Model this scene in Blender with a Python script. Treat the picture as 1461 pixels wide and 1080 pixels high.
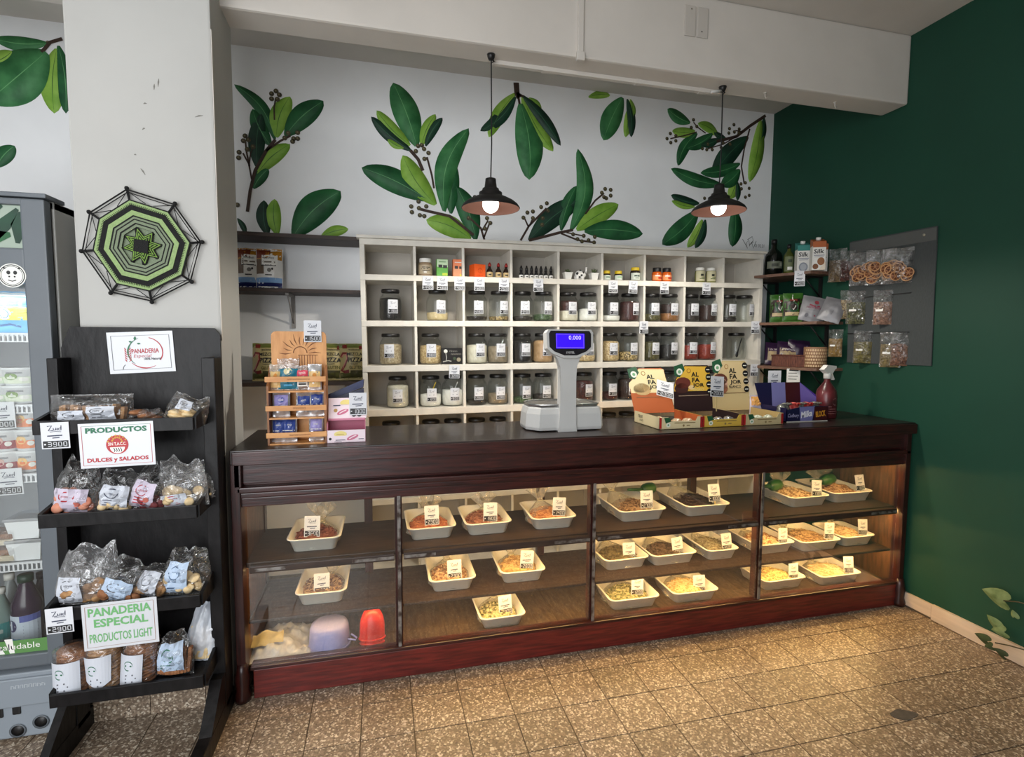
import bpy, bmesh, math, random
from mathutils import Vector, Matrix, noise
from math import pi, sin, cos, radians
random.seed(7)
sc = bpy.context.scene
for o in list(bpy.data.objects): bpy.data.objects.remove(o)
COL = sc.collection
# ------------------------------------------------------------------ camera
FPX = 748.8625
CAM = Vector((0.16716, -3.50712, 1.51044))
_y, _p, _r = radians(-13.9566), radians(-4.2487), radians(0.3366)
FW = Vector((sin(-_y)*cos(_p), cos(_y)*cos(_p), sin(_p)))
_rt = Vector((cos(_y), sin(_y), 0)); _up = _rt.cross(FW)
RT = _rt*cos(_r) + _up*sin(_r); UP = -_rt*sin(_r) + _up*cos(_r)
cd = bpy.data.cameras.new('camera'); cam = bpy.data.objects.new('camera', cd); COL.objects.link(cam)
cd.sensor_width = 36; cd.sensor_fit = 'HORIZONTAL'; cd.lens = FPX/1461*36; cd.clip_start = 0.02
cam.matrix_world = Matrix(((RT.x, UP.x, -FW.x, CAM.x), (RT.y, UP.y, -FW.y, CAM.y), (RT.z, UP.z, -FW.z, CAM.z), (0, 0, 0, 1)))
sc.camera = cam
def ray(u, v): return FW + RT*((u-730.5)/FPX) + UP*((540-v)/FPX)
def RX(u, v, x): d = ray(u, v); return CAM + d*((x-CAM.x)/d.x)
def RY(u, v, y): d = ray(u, v); return CAM + d*((y-CAM.y)/d.y)
def RZ(u, v, z): d = ray(u, v); return CAM + d*((z-CAM.z)/d.z)
# ------------------------------------------------------------------ light and exposure
sc.view_settings.view_transform = 'Standard'; sc.view_settings.look = 'None'
sc.view_settings.exposure = 0.5; sc.view_settings.gamma = 1.0; sc.view_settings.use_curve_mapping = False
sc.cycles.use_denoising = True
sc.cycles.max_bounces = 10; sc.cycles.transparent_max_bounces = 40
sc.cycles.sample_clamp_indirect = 6.0
w = bpy.data.worlds.new('sky'); sc.world = w; w.use_nodes = True
w.node_tree.nodes['Background'].inputs[0].default_value = (0.80, 0.90, 1.0, 1)
w.node_tree.nodes['Background'].inputs[1].default_value = 0.6
def area(name, loc, target, sx, sy, power, color, spread=180):
    l = bpy.data.lights.new(name, 'AREA'); l.shape = 'RECTANGLE'; l.size = sx; l.size_y = sy; l.energy = power; l.color = color
    l.spread = radians(spread)
    o = bpy.data.objects.new(name, l); COL.objects.link(o); o.location = loc
    o.rotation_euler = (Vector(target)-Vector(loc)).to_track_quat('-Z', 'Y').to_euler(); return o
area('shopfront_daylight', (-1.15, -4.4, 1.7), (-0.65, 0, 1.1), 2.3, 2.5, 74, (0.97, 0.985, 1.0))

def lin(c):
    c = c/255.0
    return c/12.92 if c <= .04045 else ((c+.055)/1.055)**2.4
def rgb(r, g, b): return (lin(r), lin(g), lin(b), 1)
# ------------------------------------------------------------------ materials
_mats = {}
def node_mat(name):
    m = bpy.data.materials.new(name); m.use_nodes = True; nt = m.node_tree
    return m, nt, nt.nodes['Principled BSDF']
def mat(name, col=None, rough=.6, metal=0., var=.0, scale=30., stretch=None, bump=0., spec=.5, col2=None, emit=None, coat=0., detail=4., lo=.35, hi=.65, sheen=0.):
    if name in _mats: return _mats[name]
    m, nt, b = node_mat(name)
    b.inputs['Base Color'].default_value = col; b.inputs['Roughness'].default_value = rough; b.inputs['Metallic'].default_value = metal
    b.inputs['Specular IOR Level'].default_value = spec; b.inputs['Coat Weight'].default_value = coat
    if emit: b.inputs['Emission Color'].default_value = col; b.inputs['Emission Strength'].default_value = emit
    if var or bump or col2:
        tc = nt.nodes.new('ShaderNodeTexCoord'); mp = nt.nodes.new('ShaderNodeMapping'); nz = nt.nodes.new('ShaderNodeTexNoise')
        nz.inputs['Scale'].default_value = scale; nz.inputs['Detail'].default_value = detail
        if stretch: mp.inputs['Scale'].default_value = stretch
        nt.links.new(tc.outputs['Object'], mp.inputs[0]); nt.links.new(mp.outputs[0], nz.inputs['Vector'])
        if var or col2:
            cr = nt.nodes.new('ShaderNodeValToRGB'); cr.color_ramp.elements[0].position = lo; cr.color_ramp.elements[1].position = hi
            c2 = col2 or tuple(min(1, x*(1+var)) for x in col[:3])+(1,)
            c1 = col if col2 else tuple(x*(1-var) for x in col[:3])+(1,)
            cr.color_ramp.elements[0].color = c1; cr.color_ramp.elements[1].color = c2
            nt.links.new(nz.outputs['Fac'], cr.inputs[0]); nt.links.new(cr.outputs[0], b.inputs['Base Color'])
        if bump:
            bp = nt.nodes.new('ShaderNodeBump'); bp.inputs['Strength'].default_value = bump; bp.inputs['Distance'].default_value = .004
            nt.links.new(nz.outputs['Fac'], bp.inputs['Height']); nt.links.new(bp.outputs[0], b.inputs['Normal'])
    _mats[name] = m; return m
def solid(r, g, b, rough=.6, **k):
    return mat(f'colour {r} {g} {b} {rough} '+' '.join(f'{a}{c}' for a, c in sorted(k.items())), rgb(r, g, b), rough, **k)
def voro_mat(name, cols, scale=120, rough=.7, bump=.4):
    """grains of several colours"""
    if name in _mats: return _mats[name]
    m, nt, b = node_mat(name); b.inputs['Roughness'].default_value = rough
    tc = nt.nodes.new('ShaderNodeTexCoord'); vo = nt.nodes.new('ShaderNodeTexVoronoi'); vo.inputs['Scale'].default_value = scale
    cr = nt.nodes.new('ShaderNodeValToRGB'); cr.color_ramp.interpolation = 'CONSTANT'
    e = cr.color_ramp.elements
    while len(e) < len(cols): e.new(.5)
    for i, c in enumerate(cols): e[i].position = i/len(cols); e[i].color = c
    sp = nt.nodes.new('ShaderNodeSeparateColor')
    nt.links.new(tc.outputs['Object'], vo.inputs['Vector']); nt.links.new(vo.outputs['Color'], sp.inputs[0]); nt.links.new(sp.outputs[0], cr.inputs[0])
    nt.links.new(cr.outputs[0], b.inputs['Base Color'])
    bp = nt.nodes.new('ShaderNodeBump'); bp.inputs['Strength'].default_value = bump; bp.inputs['Distance'].default_value = .003; bp.invert = True
    nt.links.new(vo.outputs['Distance'], bp.inputs['Height']); nt.links.new(bp.outputs[0], b.inputs['Normal'])
    _mats[name] = m; return m
def clear_mat(name, tint=(1, 1, 1, 1), gloss=.12, milky=0., rough=.03, crinkle=0., scale=25., edge=.55, milkcol=(.9, .9, .92, 1)):
    """thin clear film or glass: lets light straight through, mirrors at grazing angles, a little milk"""
    if name in _mats: return _mats[name]
    m = bpy.data.materials.new(name); m.use_nodes = True; nt = m.node_tree; nt.nodes.clear()
    out = nt.nodes.new('ShaderNodeOutputMaterial'); tr = nt.nodes.new('ShaderNodeBsdfTransparent'); gl = nt.nodes.new('ShaderNodeBsdfGlossy')
    tr.inputs[0].default_value = tint; gl.inputs['Roughness'].default_value = rough
    lw = nt.nodes.new('ShaderNodeLayerWeight'); lw.inputs[0].default_value = .35
    mr = nt.nodes.new('ShaderNodeMapRange'); mr.inputs[3].default_value = gloss; mr.inputs[4].default_value = edge
    nt.links.new(lw.outputs['Facing'], mr.inputs[0])
    mx = nt.nodes.new('ShaderNodeMixShader'); nt.links.new(mr.outputs[0], mx.inputs[0]); nt.links.new(tr.outputs[0], mx.inputs[1]); nt.links.new(gl.outputs[0], mx.inputs[2])
    last = mx
    if crinkle:
        tc = nt.nodes.new('ShaderNodeTexCoord'); nz = nt.nodes.new('ShaderNodeTexNoise'); nz.inputs['Scale'].default_value = scale; nz.inputs['Detail'].default_value = 3
        nz.inputs['Distortion'].default_value = 1.2
        bp = nt.nodes.new('ShaderNodeBump'); bp.inputs['Strength'].default_value = crinkle; bp.inputs['Distance'].default_value = .02
        nt.links.new(tc.outputs['Object'], nz.inputs['Vector']); nt.links.new(nz.outputs['Fac'], bp.inputs['Height'])
        nt.links.new(bp.outputs[0], gl.inputs['Normal']); nt.links.new(bp.outputs[0], lw.inputs['Normal'])
    if milky:
        df = nt.nodes.new('ShaderNodeBsdfDiffuse'); df.inputs[0].default_value = milkcol
        m2 = nt.nodes.new('ShaderNodeMixShader'); m2.inputs[0].default_value = milky
        nt.links.new(last.outputs[0], m2.inputs[1]); nt.links.new(df.outputs[0], m2.inputs[2]); last = m2
    nt.links.new(last.outputs[0], out.inputs[0]); _mats[name] = m; return m

WHITE = solid(212, 214, 219, .6); INK = solid(18, 18, 20, .5); INKB = solid(52, 58, 80, .5)
GLASSJAR = clear_mat('jar glass', (.90, .92, .91, 1), .022, .004, .03, edge=.36)
PANE = clear_mat('display glass', (.97, .98, .97, 1), .04, 0.004, .02, edge=.5)
FILM = clear_mat('clear film', (.97, .97, .97, 1), .10, .015, .07, 1., 24, .55)
FILMW = clear_mat('cloudy film', (.95, .95, .95, 1), .16, .07, .1, 1., 26, .6)
FILMY = clear_mat('thin amber film', (.98, .96, .9, 1), .12, .17, .1, 1., 26, .6, (.94, .90, .80, 1))
BLACK = solid(22, 21, 22, .45); LID = solid(20, 18, 17, .4)
# ------------------------------------------------------------------ mesh builder
class MB:
    def __init__(s, M=None): s.v = []; s.f = []; s.m = []; s.sm = []; s.M = M or Matrix(); s.mats = []
    def mi(s, m):
        if m not in s.mats: s.mats.append(m)
        return s.mats.index(m)
    def add(s, vs, fs, m, smooth=False, M=None):
        b = len(s.v); T = s.M @ M if M is not None else s.M
        s.v += [tuple(T @ Vector(v)) for v in vs]; k = s.mi(m)
        for f in fs: s.f.append(tuple(i+b for i in f)); s.m.append(k); s.sm.append(smooth)
        return s
    def box(s, x0, x1, y0, y1, z0, z1, m, M=None, bev=0.):
        if x0 > x1: x0, x1 = x1, x0
        if y0 > y1: y0, y1 = y1, y0
        if z0 > z1: z0, z1 = z1, z0
        if bev:
            bm = bmesh.new(); bmesh.ops.create_cube(bm, size=1)
            for v in bm.verts: v.co = Vector(((x0+x1)/2+v.co.x*(x1-x0), (y0+y1)/2+v.co.y*(y1-y0), (z0+z1)/2+v.co.z*(z1-z0)))
            bmesh.ops.bevel(bm, geom=bm.edges[:], offset=bev, segments=2, affect='EDGES', profile=.6)
            bm.verts.index_update()
            s.add([v.co.copy() for v in bm.verts], [[q.index for q in f.verts] for f in bm.faces], m, False, M); bm.free(); return s
        vs = [(x, y, z) for z in (z0, z1) for y in (y0, y1) for x in (x0, x1)]
        return s.add(vs, [(0, 2, 3, 1), (4, 5, 7, 6), (0, 1, 5, 4), (2, 6, 7, 3), (0, 4, 6, 2), (1, 3, 7, 5)], m, False, M)
    def hexa(s, p, m, smooth=False):
        """8 points: bottom ring of 4, top ring of 4"""
        return s.add(p, [(3, 2, 1, 0), (4, 5, 6, 7), (0, 1, 5, 4), (1, 2, 6, 5), (2, 3, 7, 6), (3, 0, 4, 7)], m, smooth)
    def prism(s, poly, z0, z1, m, M=None, smooth=False):
        """polygon in xy, extruded z0..z1"""
        n = len(poly); vs = [(x, y, z0) for x, y in poly]+[(x, y, z1) for x, y in poly]
        fs = [tuple(range(n-1, -1, -1)), tuple(range(n, 2*n))]+[(i, (i+1) % n, n+(i+1) % n, n+i) for i in range(n)]
        return s.add(vs, fs, m, smooth, M)
    def slab(s, poly, y0, y1, m, M=None, smooth=False):
        """polygon in xz, extruded along y"""
        n = len(poly); vs = [(x, y0, z) for x, z in poly]+[(x, y1, z) for x, z in poly]
        fs = [tuple(range(n)), tuple(range(2*n-1, n-1, -1))]+[((i+1) % n, i, n+i, n+(i+1) % n) for i in range(n)]
        return s.add(vs, fs, m, smooth, M)
    def lathe(s, prof, seg, m, M=None, smooth=True, sx=1., sy=1., cap=True):
        vs = []; fs = []
        for r, z in prof:
            for k in range(seg): a = 2*pi*k/seg; vs.append((r*cos(a)*sx, r*sin(a)*sy, z))
        for i in range(len(prof)-1):
            for k in range(seg):
                a = i*seg+k; b = i*seg+(k+1) % seg; fs.append((a, b, b+seg, a+seg))
        if cap:
            if prof[0][0] > 1e-6: fs.append(tuple(range(seg-1, -1, -1)))
            if prof[-1][0] > 1e-6: fs.append(tuple(range((len(prof)-1)*seg, len(prof)*seg)))
        return s.add(vs, fs, m, smooth, M)
    def tube(s, pts, r, m, seg=6, M=None, smooth=True):
        pts = [Vector(p) for p in pts]; vs = []; fs = []; n = len(pts)
        rr = r if isinstance(r, (list, tuple)) else [r]*n
        for i, p in enumerate(pts):
            t = (pts[min(i+1, n-1)]-pts[max(i-1, 0)]).normalized()
            a = t.cross(Vector((0, 0, 1)) if abs(t.z) < .9 else Vector((1, 0, 0))).normalized(); b = t.cross(a)
            for k in range(seg): q = 2*pi*k/seg; vs.append(p+(a*cos(q)+b*sin(q))*rr[i])
        for i in range(n-1):
            for k in range(seg):
                a = i*seg+k; b = i*seg+(k+1) % seg; fs.append((a, a+seg, b+seg, b))
        fs += [tuple(range(seg)), tuple(range(n*seg-1, (n-1)*seg-1, -1))]
        return s.add(vs, fs, m, smooth, M)
    def grid(s, fn, nu, nv, m, smooth=True, M=None, closed=False):
        vs = [fn(i/nu, j/nv) for j in range(nv+1) for i in range(nu if closed else nu+1)]
        W = nu if closed else nu+1; fs = []
        for j in range(nv):
            for i in range(nu):
                a = j*W+i; b = j*W+(i+1) % W; fs.append((a, b, b+W, a+W))
        return s.add(vs, fs, m, smooth, M)
    def ball(s, c, rx, ry, rz, m, seg=10, rings=6, M=None, wob=0., seed=0):
        vs = []; fs = []
        for j in range(rings+1):
            th = pi*j/rings
            for k in range(seg):
                a = 2*pi*k/seg; d = Vector((sin(th)*cos(a), sin(th)*sin(a), -cos(th)))
                f = 1+wob*noise.noise(d*1.7+Vector((seed*3.1, seed, 0))) if wob else 1
                vs.append((c[0]+d.x*rx*f, c[1]+d.y*ry*f, c[2]+d.z*rz*f))
        for j in range(rings):
            for k in range(seg):
                a = j*seg+k; b = j*seg+(k+1) % seg; fs.append((a, b, b+seg, a+seg))
        return s.add(vs, fs, m, True, M)
    def build(s, name, parent=None, loc=None, rot=None):
        me = bpy.data.meshes.new(name); me.from_pydata(s.v, [], s.f)
        for m in s.mats: me.materials.append(m)
        me.polygons.foreach_set('material_index', s.m); me.polygons.foreach_set('use_smooth', s.sm); me.update()
        return link(name, me, parent, loc, rot)
def link(name, me, parent=None, loc=None, rot=None):
    o = bpy.data.objects.new(name, me); COL.objects.link(o)
    if parent is not None: o.parent = parent
    if loc is not None: o.location = loc
    if rot is not None: o.rotation_euler = rot
    return o
def tag(o, label, cat, group=None):
    o['label'] = label; o['category'] = cat
    if group: o['group'] = group
    return o
def thing(name, label, cat, loc=(0, 0, 0), rz=0., group=None, rot=None):
    o = bpy.data.objects.new(name, None); COL.objects.link(o); o.empty_display_size = .05
    o.location = loc; o.rotation_euler = rot or (0, 0, rz); return tag(o, label, cat, group)
def structure(o): o['kind'] = 'structure'; return o
def stuff(o): o['kind'] = 'stuff'; return o
def copy_tree(o, parent=None):
    c = o.copy(); COL.objects.link(c)
    if parent is not None: c.parent = parent
    for ch in list(o.children): copy_tree(ch, c)
    return c
# text as mesh geometry
_tx = {}
def text_geo(body, bold=0.):
    k = (body, bold)
    if k in _tx: return _tx[k]
    cu = bpy.data.curves.new('writing', 'FONT'); cu.body = body; cu.size = 1; cu.align_x = 'CENTER'; cu.align_y = 'CENTER'; cu.resolution_u = 2; cu.offset = bold
    ob = bpy.data.objects.new('writing', cu); me = bpy.data.meshes.new_from_object(ob)
    vs = [v.co.copy() for v in me.vertices]; fs = [tuple(p.vertices) for p in me.polygons]
    bpy.data.objects.remove(ob); bpy.data.meshes.remove(me); bpy.data.curves.remove(cu)
    if vs:
        xs = [v.x for v in vs]; ys = [v.y for v in vs]; cx = (min(xs)+max(xs))/2; cy = (min(ys)+max(ys))/2
        W = max(xs)-min(xs); H = max(ys)-min(ys); vs = [((v.x-cx)/W, (v.y-cy)/H) for v in vs]
    _tx[k] = (vs, fs); return _tx[k]
class Face:
    """a flat or bent print surface: maps (s,t,d) to the builder's space"""
    def __init__(s, mb, fn): s.mb = mb; s.fn = fn
    def poly(s, pts, m, d=.0006): s.mb.add([s.fn(a, b, d) for a, b in pts], [tuple(range(len(pts)))], m)
    def rect(s, a0, a1, b0, b1, m, d=.0006, n=1):
        for i in range(n):
            p, q = a0+(a1-a0)*i/n, a0+(a1-a0)*(i+1)/n; s.poly([(p, b0), (q, b0), (q, b1), (p, b1)], m, d)
    def text(s, body, cx, cy, w, h, m, d=.0009, bold=.0, shear=0., rot=0.):
        vs, fs = text_geo(body, bold); c, q = cos(rot), sin(rot); L = []
        for x, y in vs:
            x, y = x*w+y*h*shear, y*h; L.append(s.fn(cx+x*c-y*q, cy+x*q+y*c, d))
        s.mb.add(L, fs, m)
    def stroke(s, pts, wd, m, d=.0009, taper=False):
        n = len(pts); L = []; R_ = []
        for i, (x, y) in enumerate(pts):
            x0, y0 = pts[max(i-1, 0)]; x1, y1 = pts[min(i+1, n-1)]; l = math.hypot(x1-x0, y1-y0) or 1
            k = wd*.5*(1-.75*abs(2*i/(n-1)-1) if taper else 1)
            nx, ny = -(y1-y0)/l*k, (x1-x0)/l*k; L.append(s.fn(x+nx, y+ny, d)); R_.append(s.fn(x-nx, y-ny, d))
        s.mb.add(L+R_, [(n+i, n+i+1, i+1, i) for i in range(n-1)], m)
    def disc(s, cx, cy, r, m, d=.0006, n=20, ry=None): s.poly([(cx+r*cos(2*pi*i/n), cy+(ry or r)*sin(2*pi*i/n)) for i in range(n)], m, d)
    def ring(s, cx, cy, r, wd, m, d=.0008, n=24, a0=0, a1=2*pi): s.stroke([(cx+r*cos(a0+(a1-a0)*i/n), cy+r*sin(a0+(a1-a0)*i/n)) for i in range(n+1)], wd, m, d)
SEG = {'0': 'abcdef', '1': 'bc', '2': 'abged', '3': 'abgcd', '4': 'fgbc', '5': 'afgcd', '6': 'afgedc', '7': 'abc', '8': 'abcdefg', '9': 'abcdfg'}
def digits(F, txt, x0, x1, y0, y1, m, d=.0011):
    n = len(txt); cw = (x1-x0)/n; w_ = cw*.74; t = min(w_*.2, (y1-y0)*.14); ym = (y0+y1)/2
    for i, ch in enumerate(txt):
        a = x0+i*cw; b = a+w_
        for sg in SEG.get(ch, ''):
            r = {'a': (a, b, y1-t, y1), 'd': (a, b, y0, y0+t), 'g': (a, b, ym-t/2, ym+t/2), 'f': (a, a+t, ym, y1), 'b': (b-t, b, ym, y1), 'e': (a, a+t, y0, ym), 'c': (b-t, b, y0, ym)}[sg]
            F.rect(*r, m, d)
def card_face(F, w_, h, price, rich=True, n=1, name_ink=None, blank=False):
    """the shop's price card: script logo, two lines of small print, black price box"""
    F.rect(-w_/2, w_/2, 0, h, WHITE, 0, n)
    if blank: return
    F.rect(-w_*.45, w_*.45, h*.04, h*.3, INK, .0006, n)
    F.rect(-w_*.41, -w_*.34, h*.15, h*.2, WHITE, .0011); digits(F, price, -w_*.27, w_*.45, h*.08, h*.26, WHITE)
    ink = name_ink or INKB; y = h*.74; u = w_*.1
    F.stroke([(-2.6*u, y+1.3*u), (-1.0*u, y+1.5*u), (-2.3*u, y-.6*u), (-.6*u, y-.5*u)], u*.38, ink)
    if rich:
        F.stroke([(-.5*u, y+.5*u), (-.4*u, y-.4*u), (.3*u, y-.3*u), (.4*u, y+.6*u), (.5*u, y-.4*u)], u*.3, ink)
        F.stroke([(.9*u, y+.5*u), (1.0*u, y-.5*u)], u*.32, ink)
        F.stroke([(2.3*u, y+1.5*u), (2.2*u, y-.4*u), (1.5*u, y-.5*u), (1.4*u, y+.3*u), (2.2*u, y+.5*u)], u*.3, ink)
        F.stroke([(-1.8*u, y-1.1*u), (.2*u, y-.95*u), (2.2*u, y-1.15*u)], u*.2, ink)
    else: F.stroke([(-.5*u, y-.3*u), (.5*u, y+.4*u), (1.4*u, y-.3*u), (2.2*u, y+1.2*u)], u*.34, ink)
    k = .13+.1*random.random(); F.stroke([(-w_*(k+.13), h*.49), (w_*(k+.1), h*.5)], h*.045, ink)
    if rich: F.stroke([(-w_*k*.7, h*.41), (w_*k, h*.42)], h*.035, ink)
def price_card(label, price, loc, rz=0., tilt=0., w_=.068, h=.092, group='shop price cards', roll=0., stick=0., name='price_card'):
    """flat card standing or hanging, faces -y before turning"""
    o = thing(name, label, 'price tag', loc, group=group, rot=(tilt, roll, rz))
    mb = MB(); mb.box(-w_/2, w_/2, 0, .0012, 0, h, WHITE)
    mb.build('card', o)
    mb = MB(); F = Face(mb, lambda s, t, d: (s, -.0004-d, t)); card_face(F, w_, h, price, True)
    mb.build('print', o)
    if stick:
        mb = MB(); mb.box(-.003, .003, .0013, .0035, -stick, .03, solid(190, 170, 120)); mb.build('stick', o)
    return o
def scrib(F, cx, cy, w_, h, m, d=.0009):
    n = max(3, int(w_/h*1.1)); R = random.Random(int(abs(cx*977+cy*131)))
    for i in range(n):
        x = cx-w_/2+w_*(i+.1)/n; q = w_/n*.7; k = R.choice((.5, .35, .5)); F.stroke([(x, cy-h*k), (x+q*.1, cy+h*.4), (x+q, cy+h*R.choice((.4, .1))), (x+q*.9, cy-h*.45)], h*.2, m, d)
# ================================================================== THE ROOM
XR = 3.0678; CEIL = 3.22; XL = -2.4; YF = -4.55
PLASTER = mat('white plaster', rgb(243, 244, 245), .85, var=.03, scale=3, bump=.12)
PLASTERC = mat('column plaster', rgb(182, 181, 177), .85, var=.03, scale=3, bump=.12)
PLASTER2 = mat('cream ceiling paint', rgb(204, 198, 190), .85, var=.03, scale=4, bump=.12)
GREENW = mat('green wall paint', rgb(20, 65, 49), .6, var=.06, scale=2.5, bump=.08, spec=.35)
def terrazzo():
    m, nt, b = node_mat('terrazzo'); b.inputs['Roughness'].default_value = .38
    tc = nt.nodes.new('ShaderNodeTexCoord'); oi = nt.nodes.new('ShaderNodeObjectInfo')
    ad = nt.nodes.new('ShaderNodeVectorMath'); ad.operation = 'ADD'
    ml = nt.nodes.new('ShaderNodeVectorMath'); ml.operation = 'SCALE'; ml.inputs[3].default_value = 3.0
    nt.links.new(oi.outputs['Location'], ml.inputs[0]); nt.links.new(tc.outputs['Object'], ad.inputs[0]); nt.links.new(ml.outputs[0], ad.inputs[1])
    vo = nt.nodes.new('ShaderNodeTexVoronoi'); vo.inputs['Scale'].default_value = 150; vo.inputs['Randomness'].default_value = 1
    nt.links.new(ad.outputs[0], vo.inputs['Vector'])
    sp = nt.nodes.new('ShaderNodeSeparateColor'); nt.links.new(vo.outputs['Color'], sp.inputs[0])
    cr = nt.nodes.new('ShaderNodeValToRGB'); e = cr.color_ramp.elements; cr.color_ramp.interpolation = 'CONSTANT'
    for _ in range(3): e.new(.5)
    for i, (p, c) in enumerate([(0, rgb(112, 96, 80)), (.42, rgb(136, 118, 100)), (.70, rgb(166, 150, 130)), (.84, rgb(200, 187, 168)), (.95, rgb(94, 78, 66))]): e[i].position = p; e[i].color = c
    nt.links.new(sp.outputs[0], cr.inputs[0])
    mx = nt.nodes.new('ShaderNodeMix'); mx.data_type = 'RGBA'; mx.blend_type = 'MULTIPLY'; mx.inputs[0].default_value = 1
    mr = nt.nodes.new('ShaderNodeMapRange'); mr.inputs[3].default_value = .80; mr.inputs[4].default_value = 1.08
    nt.links.new(oi.outputs['Random'], mr.inputs[0]); nt.links.new(cr.outputs[0], mx.inputs[6]); nt.links.new(mr.outputs[0], mx.inputs[7])
    nt.links.new(mx.outputs[2], b.inputs['Base Color']); return m
TERRA = terrazzo(); GROUT = mat('dark grout', rgb(84, 71, 55), .9, var=.2, scale=60)
fl = structure(MB().box(XL, XR, YF, .1, -.12, -.0025, GROUT).build('floor'))
tile_me = None; s_ = .2
mb = MB(); g_ = .0012; b_ = .0022; h_ = .1
mb.hexa([(-h_+g_, -h_+g_, -.012), (h_-g_, -h_+g_, -.012), (h_-g_, h_-g_, -.012), (-h_+g_, h_-g_, -.012), (-h_+b_, -h_+b_, 0), (h_-b_, -h_+b_, 0), (h_-b_, h_-b_, 0), (-h_+b_, h_-b_, 0)], TERRA)
t0 = mb.build('tile', fl, (0, 0, 0)); tile_me = t0.data; first = True
for j in range(8):
    for i in range(-7, 16):
        x = .0724+(i+.5)*s_; y = -.9586-(j+.5)*s_
        if x > XR+.1 or (x > XR-.02): continue
        o = t0 if first else link('tile', tile_me, fl); first = False
        o.location = (x, y, random.uniform(-.0006, .0002)); o.rotation_euler = (random.uniform(-.002, .002), random.uniform(-.002, .002), random.choice((0, pi/2, pi, 3*pi/2)))
# dark mortar patch in the floor
c = RZ(1289, 1020, 0); mb = MB(); pl = []
for k in range(16):
    a = 2*pi*k/16; r = 1+.35*noise.noise(Vector((cos(a)*1.3, sin(a)*1.3, 4))); pl.append((c.x+.052*r*cos(a)-.012*sin(a), c.y+.030*r*sin(a)))
mb.prism(pl, -.001, .0012, mat('dark mortar', rgb(70, 66, 62), .9, var=.15, scale=50)); mb.build('mortar_patch', fl)
structure(MB().box(XL, XR+.2, YF, .2, CEIL, CEIL+.15, PLASTER2).build('ceiling'))
wb = structure(MB().box(XL, XR+.2, 0, .2, 0, CEIL, PLASTER).build('wall_back'))
wr = structure(MB().box(XR, XR+.2, YF, 0, 0, CEIL, GREENW).build('wall_right'))
structure(MB().box(XL-.2, XL, YF, .2, 0, CEIL, PLASTER).build('wall_left'))
mb = MB(); mb.box(.25, XR+.2, YF-.2, YF, 0, CEIL, PLASTER); mb.box(XL, .25, YF-.2, YF, 3.0, CEIL, PLASTER); mb.box(XL, XL+.1, YF-.2, YF, 0, 3.0, PLASTER)
structure(mb.build('wall_front'))
# beams: one along the back wall in front of the counter, one running from the column towards the street
BZ = 2.845
mb = MB(); mb.box(XL, XR, -1.065, -.905, BZ, CEIL, PLASTER2, bev=.012); structure(mb.build('ceiling_beam'))
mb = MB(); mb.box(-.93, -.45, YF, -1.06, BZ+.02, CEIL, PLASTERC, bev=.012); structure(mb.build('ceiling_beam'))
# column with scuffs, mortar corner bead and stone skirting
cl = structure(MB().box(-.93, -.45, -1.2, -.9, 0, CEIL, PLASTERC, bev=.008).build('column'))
mb = MB(); mb.box(-.4495, -.4465, -1.203, -1.19, 1.50, 2.68, PLASTER2); mb.build('corner_bead', cl)
CHIP = solid(120, 118, 112, .9)
for (u, v, l, a) in [(220, 124, .022, 1.5), (226, 118, .03, 1.45), (207, 148, .012, .2), (284, 166, .03, .3), (205, 184, .012, .6), (193, 221, .008, 0), (204, 245, .028, -1.0)]:
    p = RY(u, v, -1.2005); mb = MB(); F = Face(mb, lambda s, t, d, p=p: (p.x+s, -1.2003-d, p.z+t))
    F.stroke([(-l/2*cos(a), -l/2*sin(a)), (0, .002), (l/2*cos(a), l/2*sin(a))], .006, CHIP, .0003, True); mb.build('paint_chip', cl)
for i in range(3):
    x0 = -.93+i*.2-.02; x1 = min(x0+.198, -.45)
    mb = MB(); mb.box(x0, x1, -1.214, -1.2, 0, .11, TERRA, bev=.002); mb.build('skirting_tile', cl)
# pale stone baseboard along the green wall, in two pieces with a joint, and its uneven lower strip
STONE = mat('pale stone', rgb(196, 178, 158), .6, var=.1, scale=9, stretch=(1, .35, 3))
br = None; yj = -1.384
mb = MB(); mb.box(XR-.014, XR, -1.195, yj+.002, .012, .085, STONE, bev=.002); br = structure(mb.build('baseboard_right'))
mb = MB(); mb.box(XR-.018, XR, yj-.002, -2.55, .004, .088, STONE, bev=.002); mb.build('skirting_piece', br)
mb = MB(); mb.box(XR-.010, XR, -1.195, yj+.003, .0, .012, GROUT); mb.build('mortar_bed', br)
# ------------------------------------------------------------------ painted leaves of the mural (thin layers of paint on the back wall)
LG = {'D': mat('paint dark green', rgb(16, 74, 40), .6, col2=rgb(38, 105, 58), scale=9, stretch=(1, 1, 1)), 'M': mat('paint mid green', rgb(30, 96, 50), .6, col2=rgb(66, 134, 78), scale=9),
      'L': mat('paint light green', rgb(112, 160, 48), .6, col2=rgb(148, 190, 78), scale=9), 'K': mat('paint blackish green', rgb(10, 44, 32), .6, col2=rgb(22, 68, 46), scale=9)}
BARK = mat('paint bark brown', rgb(62, 44, 34), .7, var=.2, scale=40); BERRY = mat('paint berry', rgb(84, 76, 46), .6, col2=rgb(52, 44, 34), scale=60)
RIB = {'D': solid(90, 150, 96, .6), 'M': solid(110, 172, 112, .6), 'L': solid(62, 104, 40, .6), 'K': solid(50, 100, 70, .6)}
lay = [0]
def Z4(x, y): return RY(320+x/3.176, 80+y/3.176, 0)
def Z5(x, y): return RY(660+x/3.176, 80+y/3.176, 0)
def Z1(x, y): return RY(x/2.297, y/2.297, 0)
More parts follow.
